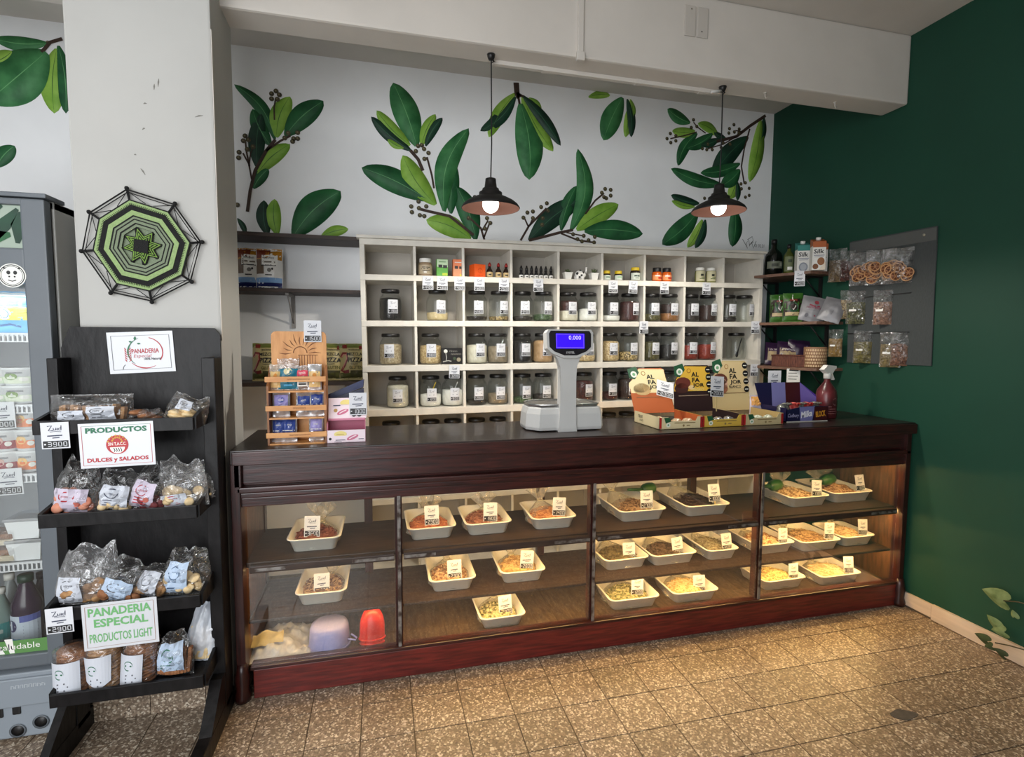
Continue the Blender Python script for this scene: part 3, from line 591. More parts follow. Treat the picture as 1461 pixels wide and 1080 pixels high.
# ================================================================== WHITE CUBBY SHELF
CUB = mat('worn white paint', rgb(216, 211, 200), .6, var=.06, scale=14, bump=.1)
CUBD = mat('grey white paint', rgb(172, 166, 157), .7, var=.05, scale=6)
YS = -.3; XS = .07; SL = .0105
sh = thing('cubby_shelf', 'white wooden cubby shelf full of jars against the mural wall', 'shelf', (XS, YS, 0), rot=(0, -math.atan(SL), 0))
def zs(x, z): return z+SL*(x-XS)
COLX = [.085, .385, .676, .977, 1.286, 1.586, 1.889, 2.189, 2.487, 2.79]
BR = [(2.055, 2.09), (1.851, 1.885), (1.582, 1.616), (1.312, 1.35), (1.046, 1.088), (.775, .81), (.505, .54), (.06, .1)]
for i, x in enumerate(COLX):
    t = .014 if i in (0, 9) else .008
    mb = MB(); mb.box(x-t-XS, x+t-XS, .003 if 0 < i < 9 else 0, .285, .0, 2.06, CUB, bev=.002); mb.build('side_panel' if i in (0, 9) else 'divider', sh)
for i, (a, b) in enumerate(BR):
    mb = MB(); mb.box(COLX[0]-.014-XS, COLX[-1]+.014-XS, -.003, .285, a, b, CUB, bev=.003); mb.build('top_board' if i == 0 else 'shelf_board', sh)
mb = MB(); mb.box(COLX[0]-.03-XS, COLX[-1]+.03-XS, -.02, .29, 2.09, 2.108, CUB, bev=.004); mb.build('cornice', sh)
for i in range(9):
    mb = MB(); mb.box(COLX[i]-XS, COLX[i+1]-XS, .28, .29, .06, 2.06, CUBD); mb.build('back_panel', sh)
def cell_of(x):
    for i in range(9):
        if x < COLX[i+1]: return i
    return 8
ordn = ['first', 'second', 'third', 'fourth', 'fifth', 'sixth', 'seventh', 'eighth', 'ninth']
rown = {1: 'top row', 2: 'second row', 3: 'third row', 4: 'fourth row', 5: 'fifth row'}
ZR = {1: 1.885, 2: 1.616, 3: 1.35, 4: 1.088, 5: .81}
# ------------------------------------------------------------------ jars
JP = [(.055, 0), (.063, .004), (.0665, .014), (.067, .03), (.067, .118), (.065, .132), (.059, .146), (.051, .156), (.0475, .163), (.0475, .173)]
def jar_shell():
    mb = MB(); mb.lathe(JP, 28, GLASSJAR, cap=False)
    mb.lathe([(.0, .0015), (.055, .0)], 28, GLASSJAR, cap=False); return mb
def jar_lid():
    mb = MB(); n = 36
    mb.lathe([(.0515, .168), (.0535, .17), (.0535, .186), (.050, .190), (0, .1905)], n, LID)
    for k in range(n):
        if k % 3 == 0:
            a = 2*pi*k/n; mb.box(.0525, .0545, -.0015, .0015, .171, .185, LID, Matrix.Rotation(a, 4, 'Z'))
    return mb
_js = jar_shell().build('glass'); _jl = jar_lid().build('lid'); SHELL, LIDME = _js.data, _jl.data
bpy.data.objects.remove(_js); bpy.data.objects.remove(_jl)
def jar_card(price, ang, z0, seed):
    random.seed(seed); mb = MB(); R = .0676
    F = Face(mb, lambda s, t, d: ((R+d)*sin(ang+s/R), -(R+d)*cos(ang+s/R), z0+t)); card_face(F, .06, .08, price, False, 6); return mb
G = C
FILLS = {'black': (G(12, 10, 10), G(26, 21, 20), 'black seeds', 'v'), 'beige': (G(204, 180, 132), G(222, 202, 158), 'beige flour', 'n'), 'cream': (G(206, 198, 178), G(222, 216, 198), 'cream flour', 'n'), 'white': (G(226, 224, 218), G(240, 238, 232), 'white flour', 'n'),
 'seed': (G(160, 140, 108), G(196, 178, 146), 'pale seeds', 'v'), 'oat': (G(178, 148, 102), G(214, 190, 144), 'oat flakes', 'v'), 'tan': (G(168, 132, 92), G(190, 154, 114), 'tan powder', 'n'), 'mixed': (G(88, 70, 40), G(204, 178, 124), 'mixed nuts', 'v'),
 'green': (G(40, 60, 34), G(90, 110, 76), 'green grains', 'v'), 'olive': (G(64, 60, 34), G(104, 98, 60), 'olive grains', 'v'), 'dark': (G(32, 28, 25), G(56, 48, 42), 'dark grains', 'v'), 'maroon': (G(50, 20, 19), G(78, 34, 30), 'maroon berries', 'v'),
 'brown': (G(118, 76, 40), G(152, 104, 60), 'brown sugar', 'n'), 'choc': (G(38, 23, 19), G(58, 35, 28), 'chocolate brown grains', 'v'), 'red': (G(112, 34, 24), G(142, 54, 36), 'red lentils', 'n'), 'greybr': (G(122, 108, 88), G(150, 134, 112), 'grey brown powder', 'n'), 'none': None}
def fill_mat(k):
    a, b, _, t = FILLS[k]
    return voro_mat('fill '+k, [a, b, a, tuple((x+y)/2 for x, y in zip(a, b)), b], 130, .7, .5) if t == 'v' else mat('fill '+k, a, .85, col2=b, scale=40, bump=.3)
# row, pixel x, fill, level 0..1, card angle (None = no card), second layer
JARS = [(2, 557.3, 'black', .86, .25), (2, 624, 'beige', .30, .25), (2, 678.7, 'dark', .10, .0), (2, 711.8, 'mixed', .12, .3), (2, 745.5, 'dark', .16, 0), (2, 773, 'green', .25, .3), (2, 808.8, 'cream', .42, .15, 'maroon'), (2, 834.7, 'white', .50, .05), (2, 869.6, 'white', .22, .05), (2, 893.7, 'maroon', .84, .35), (2, 927.4, 'olive', .3, 0), (2, 949.3, 'brown', .34, .12, 'choc'), (2, 981, 'dark', .8, 0), (2, 1003.9, 'choc', .72, .25), (2, 1037, 'dark', .18, 0), (2, 1061, 'none', 0, .35),
 (3, 557.6, 'seed', .78, -.12), (3, 613.3, 'oat', .72, .0), (3, 680, 'cream', .72, .2), (3, 709, 'greybr', .66, .1), (3, 746.6, 'black', .9, .1), (3, 774, 'tan', .9, .15), (3, 835, 'oat', .25, .1), (3, 870.4, 'oat', .84, .1), (3, 893.2, 'mixed', .36, .2), (3, 929.4, 'olive', .8, .15), (3, 949.6, 'black', .66, .2), (3, 983.5, 'red', .62, -.0), (3, 1003.6, 'red', .66, .3), (3, 1049.3, 'none', 0, None),
 (4, 567.7, 'cream', .86, -.05), (4, 614.7, 'white', .45, .05), (4, 646, 'white', .62, .15), (4, 680.8, 'dark', .16, .1), (4, 709.7, 'greybr', .4, .1), (4, 746, 'green', .2, .2), (4, 774, 'dark', .3, .15), (4, 832, 'maroon', .84, .25), (4, 866.3, 'maroon', .3, .1), (4, 891, 'choc', .88, .15), (4, 926, 'black', .8, 0), (4, 945.5, 'olive', .7, .1), (4, 981, 'dark', .7, 0), (4, 1002, 'black', .7, .1),
 (5, 558, 'dark', .6, None), (5, 615, 'oat', .6, None), (5, 647, 'greybr', .6, None), (5, 679, 'dark', .6, None), (5, 709.7, 'tan', .6, None), (5, 863, 'choc', .6, None), (5, 889, 'dark', .6, None)]
bycell = {}
JX = []
for k, J in enumerate(JARS):
    v = {2: 450, 3: 512, 4: 575, 5: 600}[J[0]]; x = RY(J[1], v, -.215).x; i = cell_of(RY(J[1], v, -.3).x)
    lo = COLX[i]+.009+.068; hi = COLX[i+1]-.009-.068; JX.append([min(max(x, lo), hi), i, -.215]); bycell.setdefault((J[0], i), []).append(k)
for ks in bycell.values():   # keep neighbours in a cubby from touching: the one beside the divider stands a little deeper
    if len(ks) == 2:
        a, b = JX[ks[0]], JX[ks[1]]
        if b[0]-a[0] < .137: a[0] = min(a[0], max(COLX[a[1]]+.077, b[0]-.138)); b[0] = max(b[0], a[0]+.138)
        i = a[1]; b[0] = min(b[0], COLX[i+1]-.077)
for k, J in enumerate(JARS):
    r, u, fk, lev, ang = J[:5]; x, i, y = JX[k]; z = zs(x, ZR[r])+.0006
    two = len(bycell[(r, i)]) == 2; pos = ('' if not two else (' beside its near divider' if bycell[(r, i)][0] == k else ' beside its far divider'))
    what = FILLS[fk][2] if FILLS[fk] else 'nothing but a scoop' if ang is None else 'nothing inside'
    o = thing('glass_jar', f'glass jar of {what}, {rown[r]}, {ordn[i]} cubby{pos}' if FILLS[fk] else f'empty clear glass jar, {rown[r]}, {ordn[i]} cubby{pos}', 'jar', (x, y, z), random.uniform(-.05, .05), 'glass jars in the cubby shelf')
    link('glass', SHELL, o); link('lid', LIDME, o)
    if FILLS[fk]:
        H = .006+lev*.15; mb = MB(); prof = [(0, .006), (.056, .006), (.0635, .016), (.064, .03)]
        for rr, zz in ((.064, .118), (.062, .132), (.056, .145), (.049, .155)):
            if zz < H: prof.append((rr, zz))
        rt_ = .064 if H < .118 else .064-(H-.118)*.42; prof += [(rt_, H), (rt_*.6, H+.004), (0, H+.006)]
        if len(J) > 5:
            H2 = H+.055; mb.lathe([(.0635, H), (.0635, min(H2, .118)), (.056, min(H2+.01, .14)), (0, min(H2+.014, .145))], 24, fill_mat(J[5]))
        mb.lathe(prof, 24, fill_mat(fk), Matrix.Rotation(.03, 4, 'X') if False else None); mb.build('contents', o)
    if ang is not None:
        jar_card(random.choice(['1200', '2300', '1900', '1600', '2800', '3400', '900', '1500']), ang-math.atan2(x-CAM.x, 3.2)*.0, .045 if r != 4 else .035, k).build('label', o)
    if (r, u) in ((4, 646), (3, 1049.3), (3, 709), (4, 614.7)):
        mb = MB(); sm = {646: solid(225, 225, 222), 1049.3: BLACK, 709: solid(190, 200, 196), 614.7: solid(190, 160, 40)}[u]
        mb.tube([(.03, -.02, .15), (.005, -.03, .09), (-.01, -.035, .045)], [.004, .004, .005], sm); mb.ball((-.014, -.034, .035), .012, .008, .02, sm, 8, 6)
        mb.build('scoop', o)
# ------------------------------------------------------------------ goods on the top row and others
def at(u, r, y=-.24, dx=0): x = RY(u, 395, y).x+dx; return (x, y, zs(x, ZR[r])+.0005)
def small_jar(name, label, u, rad, h, glassm, lidm, lidh, bands, group=None, y=-.24, cat='jar'):
    o = thing(name, label, cat, at(u, 1, y), group=group)
    mb = MB(); b = h-lidh; mb.lathe([(rad*.9, 0), (rad, .004), (rad, b*.8), (rad*.93, b*.92), (rad*.78, b)], 20, glassm); mb.build('body', o)
    mb = MB(); mb.lathe([(rad*.84, b-.002), (rad*.86, b), (rad*.86, h-.002), (rad*.82, h), (0, h)], 20, lidm); mb.build('lid', o)
    for q, (z0, z1, m, marks) in enumerate(bands):
        mb = MB(); R = rad+.0006; F = Face(mb, lambda s, t, d: ((R+d)*sin(s), -(R+d)*cos(s), t)); F.rect(-1.4, 1.4, z0, z1, m, 0, 10)
        for (a0, a1, c0, c1, mm) in marks: F.rect(a0, a1, c0, c1, mm, .0006, 3)
        mb.build('label', o)
    return o
KR = solid(176, 160, 134, .5); W1 = solid(232, 230, 224, .5); YEL = solid(222, 190, 36, .4)
small_jar('spread_jar', 'kraft coloured jar with white lid, top row, second cubby', 607, .042, .107, solid(150, 128, 102, .4), W1, .022, [(.012, .066, KR, [(-.6, .6, .05, .054, INK), (-.7, .7, .04, .044, INK), (-.5, .6, .03, .034, INK), (-.3, .1, .02, .026, W1)])])
def carton(name, label, u, r, w_, d_, h, faces, y=-.25, group=None, rz=0., base=None, loc=None, cat='box'):
    o = thing(name, label, cat, loc or at(u, r, y), rz, group)
    mb = MB(); mb.box(-w_/2, w_/2, -d_/2, d_/2, 0, h, base, bev=.0012); mb.build('box', o)
    mb = MB(); F = Face(mb, lambda s, t, d: (s*w_, -d_/2-.0004-d, t*h)); faces(F); mb.build('print', o); return o
def f_green(F):
    F.rect(-.48, .48, .0, .55, solid(96, 170, 70)); F.rect(-.48, .48, .55, .98, solid(190, 214, 178)); F.rect(-.35, .0, .5, .68, INK, .0009); F.rect(.06, .42, .48, .66, INK, .0009); F.rect(0, .45, .06, .2, solid(190, 206, 60), .0009); F.rect(-.3, .3, .82, .86, solid(60, 120, 50), .0009)
def f_orange(F):
    F.rect(-.48, .48, .0, .5, solid(220, 150, 110)); F.rect(-.48, .48, .5, .98, solid(226, 128, 84)); F.rect(-.35, -.05, .45, .62, INK, .0009); F.rect(.05, .4, .45, .6, INK, .0009); F.rect(.1, .46, .03, .15, YEL, .0009); F.rect(-.35, .3, .8, .84, W1, .0009)
carton('tea_carton', 'small green printed carton, top row, second cubby', 630.5, 1, .068, .05, .103, f_green, base=solid(110, 176, 84))
carton('tea_carton', 'small orange printed carton, top row, second cubby', 653.5, 1, .068, .05, .105, f_orange, base=solid(214, 120, 78))
ORB = solid(232, 92, 28, .5)
carton('orange_box', 'bright orange square box, top row, third cubby', 681, 1, .075, .075, .078, lambda F: [F.ring(0, .52, .2, .025, solid(200, 66, 14)), F.stroke([(-.2, .55), (0, .66), (.2, .55)], .03, solid(200, 66, 14)), F.stroke([(0, .3), (0, .7)], .03, solid(200, 66, 14)), F.rect(-.3, .3, .12, .16, solid(200, 66, 14))], base=ORB, rz=.3)
def bottle_small(label, u, rad, h, body, cap, caph, lab, neckr, group, name='bottle', y=-.24, capr=None):
    o = thing(name, label, 'bottle', at(u, 1, y), group=group); b = h-caph
    mb = MB(); mb.lathe([(rad*.9, 0), (rad, .003), (rad, b*.52), (rad*.85, b*.66), (neckr, b*.85), (neckr, b)], 16, body); mb.build('body', o)
    mb = MB(); cr_ = capr or neckr*1.2; mb.lathe([(cr_, b-.002), (cr_, b+caph*.5), (cr_*.7, b+caph*.62), (cr_*.45, h), (0, h)], 14, cap); mb.build('cap', o)
    mb = MB(); R = rad+.0005; F = Face(mb, lambda s, t, d: ((R+d)*sin(s), -(R+d)*cos(s), t)); F.rect(-1.3, 1.3, b*.08, b*.48, lab, 0, 8); F.rect(-.5, .4, b*.2, b*.32, INK, .0005, 3); mb.build('label', o); return o
AMB = solid(40, 24, 18, .2); REDC = solid(150, 36, 30, .4)
for k, (u, w_) in enumerate(((698.5, 'orange box'), (711, 'middle one of three'), (722, 'far one of three'))):
    bottle_small('small dark bottle with red cap, '+('nearest the orange box' if k == 0 else w_)+', top row', u, .02, .095, AMB, REDC, .022, solid(206, 178, 128), .0085, 'red capped sauce bottles', y=-.25+.008*k)
for k, u in enumerate((743.5, 751.3, 758.4, 765, 771.8, 778.6, 786)):
    bottle_small(f'black dropper bottle with white label, {ordn[k]} of seven, top row, fourth cubby', u, .0145, .082, BLACK, BLACK, .034, W1, .008, 'black dropper bottles', 'dropper_bottle', y=-.25)
# two succulents and a black and white figurine in the fifth cubby
SUC = mat('succulent green', rgb(52, 66, 40), .6, col2=rgb(92, 106, 62), scale=30)
for k, (u, sp) in enumerate(((809.5, 0), (847, 1))):
    o = thing('potted_succulent', ('tiny rosette succulent in white pot' if k == 0 else 'tiny spiky succulent in white pot')+', top row, fifth cubby', 'plant', at(u, 1, -.25))
    mb = MB(); q = [(-.019, -.019, 0), (.019, -.019, 0), (.019, .019, 0), (-.019, .019, 0), (-.026, -.026, .045), (.026, -.026, .045), (.026, .026, .045), (-.026, .026, .045)]; mb.hexa([Vector(p) for p in q], W1)
    mb.box(-.028, .028, -.028, .028, .04, .046, W1); mb.build('pot', o)
    for j in range(14):
        a = 2.4*j; t = .25+.75*(j % 7)/7; mb = MB(); L = .034 if sp else .026
        M = Matrix.Translation((0, 0, .045)) @ Matrix.Rotation(a, 4, 'Z') @ Matrix.Rotation(t*(.95 if sp else 1.2), 4, 'Y')
        mb.lathe([(.003, 0), (.006 if not sp else .0035, L*.5), (.0, L)], 6, SUC, M); mb.build('leaf', o)
o = thing('cow_figurine', 'white glazed figurine with black patches and raised trunk, top row, fifth cubby', 'figurine', at(827, 1, -.245))
GLZ = solid(238, 236, 232, .2)
mb = MB(); mb.ball((0, 0, .034), .034, .026, .03, GLZ, 16, 10); mb.ball((.022, -.004, .034), .018, .018, .02, GLZ, 12, 8)
for x in (-.022, .014):
    for y in (-.014, .014): mb.tube([(x, y, .03), (x, y, 0)], [.012, .011], GLZ, 8)
mb.tube([(.034, -.004, .036), (.044, -.004, .05), (.042, -.004, .07), (.044, -.004, .084)], [.011, .008, .006, .007], GLZ, 8); mb.build('body', o)
mb = MB()
for (a, b, c_, r) in ((-.02, -.016, .04, .012), (.004, -.022, .03, .010), (.0, -.01, .06, .009), (-.008, -.022, .018, .008)): mb.ball((a, b, c_), r, .006, r*.8, BLACK, 10, 6)
mb.build('patches', o)
for sy in (-1, 1): mb = MB(); mb.ball((.016, sy*.018, .044), .008, .003, .012, BLACK, 8, 6); mb.build('ear', o)
DKJ = solid(36, 28, 24, .25); LBG = solid(206, 214, 202)
small_jar('spice_jar', 'small yellow lidded dark jar beside the divider, top row, sixth cubby', 865.5, .026, .066, DKJ, YEL, .018, [(.006, .036, LBG, [(-.5, .5, .02, .026, solid(70, 110, 80))])], 'yellow lidded jars')
small_jar('spice_jar', 'small yellow lidded dark jar, middle of the three, top row', 882, .028, .066, DKJ, YEL, .018, [(.006, .036, LBG, [(-.6, .6, .02, .028, solid(150, 190, 150))])], 'yellow lidded jars')
small_jar('spice_jar', 'larger yellow lidded dark jar, top row, sixth cubby', 906, .033, .092, DKJ, YEL, .018, [(.008, .055, LBG, [(-.6, .6, .03, .04, solid(60, 80, 70)), (-.4, .4, .018, .022, INK)])], 'yellow lidded jars')
ORJ = solid(206, 92, 24, .25)
for k, u in enumerate((937, 951)):
    small_jar('sauce_jar', 'orange sauce jar with dark lid, '+('beside the divider side' if k == 0 else 'further from the divider')+', top row, seventh cubby', u, .033, .095, ORJ, BLACK, .026, [(.012, .045, solid(232, 150, 90), [(-.2, .9, .018, .032, solid(190, 50, 30)), (-.8, .2, .035, .043, W1)])], 'orange sauce jars', y=-.24)
for k, u in enumerate((998.5, 1014)):
    small_jar('pickle_jar', 'white lidded jar with leafy label, '+('nearer' if k == 0 else 'further')+' of two, top row, eighth cubby', u, .034, .105, solid(120, 122, 70, .25), W1, .018, [(.012, .08, solid(190, 184, 150), [(-.4, .2, .045, .06, solid(40, 44, 34)), (-.6, .5, .026, .031, solid(80, 96, 50)), (-.3, .6, .036, .04, solid(80, 96, 50))])], 'white lidded pickle jars', y=-.24)
# black chocolate packet
def f_choc(F):
    F.rect(-.5, .5, 0, 1, solid(24, 21, 20, .35)); scrib(F, .05, .80, .38, .1, solid(130, 128, 122)); scrib(F, .18, .62, .5, .1, solid(130, 128, 122)); F.disc(.3, .28, .10, solid(150, 140, 116), .0009, 12, .13); F.disc(.1, .35, .07, solid(60, 76, 54), .0009, 10, .1); F.disc(-.32, .8, .09, solid(226, 224, 214), .0009, 10, .12); F.stroke([(-.32, .75), (-.28, .4), (-.3, .2)], .03, solid(190, 190, 184)); F.stroke([(-.45, .15), (-.2, .22), (-.05, .18)], .05, solid(170, 168, 160))
x = RY(645, 505, -.25).x
carton('chocolate_packet', 'flat black printed packet leaning in the third row, second cubby', 0, 3, .13, .03, .10, f_choc, loc=(x, -.25, zs(x, 1.35)+.0006), base=BLACK)
# price cards hung on the shelf boards
for (u, r, pr_, lab) in [(610.5, 1, '4400', 'under the kraft jar'), (631, 1, '4300', 'under the green carton'), (656, 1, '4600', 'under the orange carton'), (684, 1, '5000', 'under the orange box'), (719, 1, '2600', 'under the red capped bottles'), (768, 1, '7600', 'under the dropper bottles'), (875, 1, '4200', 'under the smaller yellow lidded jars'), (903, 1, '4800', 'under the larger yellow lidded jar'), (948, 1, '4100', 'under the orange sauce jars'), (1008, 1, '1700', 'under the white lidded pickle jars'), (918.5, 2, '1200', 'hung on the second shelf board'), (648, 3, '3200', 'under the black chocolate packet')]:
    a, b = {1: BR[1], 2: BR[2], 3: BR[3]}[r]; x = RY(u, {1: 405, 2: 470, 3: 530}[r], YS-.006).x
    price_card(f'small white price card {pr_} {lab}', pr_, (x, YS-.0065-.0018, zs(x, b)-.082+(.004 if r == 2 else -.002)), random.uniform(-.05, .05), 0, .064, .08, 'price cards on the cubby shelf', random.uniform(-.03, .03))
# ================================================================== PACKETS AND BAGS (helpers)
class Pouch:
    """soft filled packet: two bulging sheets joined at flat seams; print follows the front sheet"""
    def __init__(s, w_, h, d, seed=0, crumple=.006, fan=0., seam=.06): s.w, s.h, s.d, s.k, s.c, s.fan, s.seam = w_, h, d, seed, crumple, fan, seam
    def surf(s, u, t, side=-1):
        u = min(1, max(0, u)); t = min(1, max(0, t)); tt = min(1, max(0, (t-s.seam)/(1-2*s.seam)))
        b = (max(0, sin(pi*u))**.6)*(max(0, sin(pi*tt))**.55)
        n = noise.noise(Vector((u*5+s.k*3.7, t*6, s.k+side)))*s.c*(.3+b)+noise.noise(Vector((u*14+s.k, t*14, s.k*2+side)))*s.c*.4
        g = getattr(s, 'gather', 0)
        if g:
            q = max(0, t-.45)/.55; k = 1-g*q**1.3*(1+.5*noise.noise(Vector((s.k, t*4, 9)))); top = t*s.h*(1+.22*noise.noise(Vector((u*3.1+s.k*1.7, s.k*.9, 4)))*q)
            return Vector(((u-.5)*s.w*(1-.05*b)*k+g*.12*s.w*q*sin(s.k*2.), side*(s.d*.5*b+.0008)+n*side*.8+.035*g*q*sin(u*11+s.k), top))
        wd = s.w*(1-.07*b*1.0+s.fan*(t-.5)*(t-.5)*4); return Vector(((u-.5)*wd, side*(s.d*.5*b+.0008)+n*side*.8, t*s.h+.004*noise.noise(Vector((u*4, s.k, 3)))*(t > .5)))
    def mesh(s, m, n=16):
        mb = MB(); mb.grid(lambda u, v: s.surf(u, v, -1), n, n, m); mb.grid(lambda u, v: s.surf(1-u, v, 1), n, n, m); return mb
    def face(s, mb): return Face(mb, lambda a, b, d: s.surf(a, b, -1)+Vector((0, -d-.0008, 0)))
def patch(F, a0, a1, b0, b1, m, d=.0005, nu=6, nv=6):
    for i in range(nu):
        for j in range(nv): F.rect(a0+(a1-a0)*i/nu, a0+(a1-a0)*(i+1)/nu, b0+(b1-b0)*j/nv, b0+(b1-b0)*(j+1)/nv, m, d)
def pouch(name, label, cat, loc, w_, h, d, m, prints=None, rz=0., tilt=0., roll=0., group=None, seed=None, crumple=.006, seam=.06, contents=None, fan=0.):
    seed = seed if seed is not None else random.randint(1, 99)
    o = thing(name, label, cat, loc, group=group, rot=(tilt, roll, rz)); P = Pouch(w_, h, d, seed, crumple, fan, seam)
    P.mesh(m).build('packet', o)
    if prints:
        for nm, fn in prints: mb = MB(); fn(P.face(mb)); mb.build(nm, o)
    if contents: contents(o)
    return o
# ================================================================== LEFT WALL BOARDS AND THEIR BAGS
DKB = wood('dark brown board', rgb(44, 34, 30), rgb(66, 50, 42), (1.2, 10, 10), .6, 0)
lb = []
for z, lab in ((2.105, 'topmost dark board between column and cubby shelf'), (1.795, 'dark wall board holding two snack bags beside the column'), (1.255, 'dark wall board holding the pizza bags behind the wooden stand')):
    o = thing('wall_board', lab, 'shelf', (-.86, -.25, z-.022), group='dark boards beside the cubby shelf'); mb = MB(); mb.box(0, .91, 0, .248, 0, .022, DKB, bev=.002); mb.build('board', o)
    if z < 2.1:
        for x in (.50,) if z > 1.5 else (.5, .82):
            mb = MB(); mb.box(x-.012, x+.012, .236, .248, -.2, 0, solid(150, 146, 142, .5)); mb.box(x-.01, x+.01, .03, .248, -.012, 0, solid(150, 146, 142, .5))
            mb.tube([(x, .06, -.012), (x, .238, -.17)], .005, solid(150, 146, 142, .5), 6); mb.build('bracket', o)
NAVY = solid(28, 38, 96, .35); SKY_ = solid(120, 160, 206, .35); MUST = solid(176, 120, 26, .4); RUST = solid(110, 46, 26, .4); CREAM = solid(222, 210, 176, .4)
def p_snack(F):
    patch(F, .02, .98, .0, .16, NAVY); patch(F, .02, .98, .14, .26, SKY_, .0008)
    patch(F, .02, .98, .70, .99, MUST); patch(F, .02, .55, .74, .96, RUST, .0008); patch(F, .02, .3, .35, .72, solid(96, 74, 52, .4), .0006)
    patch(F, .22, .84, .56, .82, W1, .0012); scrib(F, .5, .74, .42, .05, INK, .002); patch(F, .2, .78, .545, .57, INK, .0016, 6, 1); patch(F, .25, .75, .62, .66, solid(120, 110, 100), .0016, 6, 1)
    F.disc(.52, .44, .09, solid(120, 116, 110), .002, 12, .05); F.disc(.64, .47, .04, INK, .0022, 10, .03); patch(F, .35, .62, .31, .335, INK, .0014, 5, 1)
WPK = solid(226, 224, 220, .3)
for k, (u, lab) in enumerate(((356, 'white and navy snack bag with mustard top, against the column'), (385, 'white and navy snack bag with mustard top, second from the column'))):
    p = RY(u, 408, -.17); pouch('snack_bag', lab, 'bag', (p.x, -.16-.012*k, 1.796), .142, .235, .07, WPK, [('print', p_snack)], rz=.05, tilt=-.1, group='snack bags beside the column', seed=3+k)
KRAFT = solid(178, 162, 110, .45); OLV = solid(104, 112, 48, .45); PINK = solid(200, 132, 116, .45); DRED = solid(120, 34, 28, .45)
def p_pizza(F):
    patch(F, .0, 1, .88, .99, OLV, .0004, 6, 2); patch(F, .12, .3, .86, .97, DRED, .0008, 3, 2); patch(F, .78, .95, .84, .95, DRED, .0008, 3, 2); patch(F, .02, 1, .03, .2, solid(84, 84, 36, .45)); patch(F, .42, .96, .08, .26, solid(70, 66, 36, .45), .0008)
    scrib(F, .6, .82, .5, .05, INK, .0016); F.text('MEZCLA', .6, .70, .62, .09, INK, .0016, .02); F.text('PIZZA', .64, .54, .66, .13, INK, .0016, .03); scrib(F, .58, .43, .3, .04, INK, .0016); F.text('GLUTEN', .64, .34, .54, .09, solid(92, 90, 40, .5), .0016, .02)
    F.stroke([(.06, .62), (.13, .72), (.26, .72), (.3, .58), (.2, .42), (.08, .26), (.2, .22), (.36, .24)], .085, DRED, .0018); F.stroke([(.08, .62), (.14, .69), (.25, .69), (.27, .58), (.18, .44), (.1, .3)], .03, PINK, .0022)
for k, (u, w_, lab) in enumerate(((379, .15, 'kraft pizza bag with red figure, nearest the column'), (424, .15, 'kraft pizza bag hidden behind the wooden stand'), (471, .15, 'kraft pizza bag with red figure, just past the wooden stand'), (503, .15, 'kraft pizza bag with red figure, beside the cubby shelf'))):
    p = RY(u, 540, -.15); pouch('pizza_bag', lab, 'bag', (p.x, -.14-.01*(k % 2), 1.256), w_, .225, .07, KRAFT, [('print', p_pizza)], rz=(-.05, .1, -.1, .08)[k], tilt=-.12, group='kraft pizza bags on the dark board', seed=11+k)
# ================================================================== WOODEN DISPLAY STAND ON THE COUNTER
PLY = wood('light plywood', rgb(190, 128, 66), rgb(212, 152, 88), (8, 8, 1.5), .5, 0.); PLYX = wood('light plywood strip', rgb(196, 134, 74), rgb(218, 160, 98), (1.5, 8, 8), .5, 0.); BURN = solid(112, 66, 30, .7)
SX, SW = -.297, .226; CZ = 1.0605
st = thing('display_stand', 'light plywood counter stand with engraved sun and three shelves of sachets', 'display stand', (SX, -1.15, CZ))
pl = [(0, 0), (SW, 0), (SW, .46)]+[(SW-.02+.02*cos(a), .46+.02*sin(a)) for a in (pi/6, pi/3, pi/2)]+[(.02+.02*cos(a), .46+.02*sin(a)) for a in (pi/2, 2*pi/3, 5*pi/6, pi)]
mb = MB(); mb.slab(pl, .105, .114, PLY); mb.build('back_panel', st)
mb = MB(); F = Face(mb, lambda s, t, d: (s, .1048-d, t)); cx, cz = SW*.52, .385
F.ring(cx, cz, .028, .004, BURN, .0004, 14, 0, pi)
for k in range(11):
    a = pi*(k+.0)/10; r0, r1 = .036, .036+(.036 if k % 2 else .05); F.stroke([(cx+r0*cos(a), cz+r0*sin(a)), (cx+(r0+r1)/2*cos(a+.06), cz+(r0+r1)/2*sin(a+.06)), (cx+r1*cos(a), cz+r1*sin(a))], .005, BURN, .0004, True)
for k in range(7): F.stroke([(SW*.5+k*.011, .30+.0), (SW*.5+k*.011, .375)], .0025, BURN, .0004)
F.stroke([(SW*.48, .376), (SW*.84, .376)], .003, BURN, .0004); F.stroke([(SW*.48, .298), (SW*.84, .298)], .003, BURN, .0004)
mb.build('engraving', st)
for sx in (0, 1):
    mb = MB(); x = -.004 if sx == 0 else SW-.004; prof = [(.0, 0), (.105, 0), (.105, .33), (.07, .33), (.03, .27), (.0, .25)]
    mb.add([(x, y, z) for y, z in prof]+[(x+.008, y, z) for y, z in prof], [tuple(range(5, -1, -1)), tuple(range(6, 12))]+[(i, (i+1) % 6, 6+(i+1) % 6, 6+i) for i in range(6)], wood('plywood side', rgb(120, 76, 42), rgb(150, 98, 56), (8, 8, 1.5), .55, 0)); mb.build('side_panel', st)
TZ = [.228, .115, .006]
for k, z in enumerate(TZ):
    mb = MB(); mb.box(.004, SW-.004, .0, .105, z-.006, z, PLY); mb.build('tier_floor', st)
    zz = (.278, .156, .042)[k]; mb = MB(); mb.box(-.008, SW+.006, -.006, .0, zz-.011, zz+.011, PLYX, bev=.001); F = Face(mb, lambda s, t, d: (s, -.0065-d, t))
    scrib(F, SW*.55, zz, (.09, .05, .085)[k], .007, BURN, .0002); r = mb.build('front_rail', st)
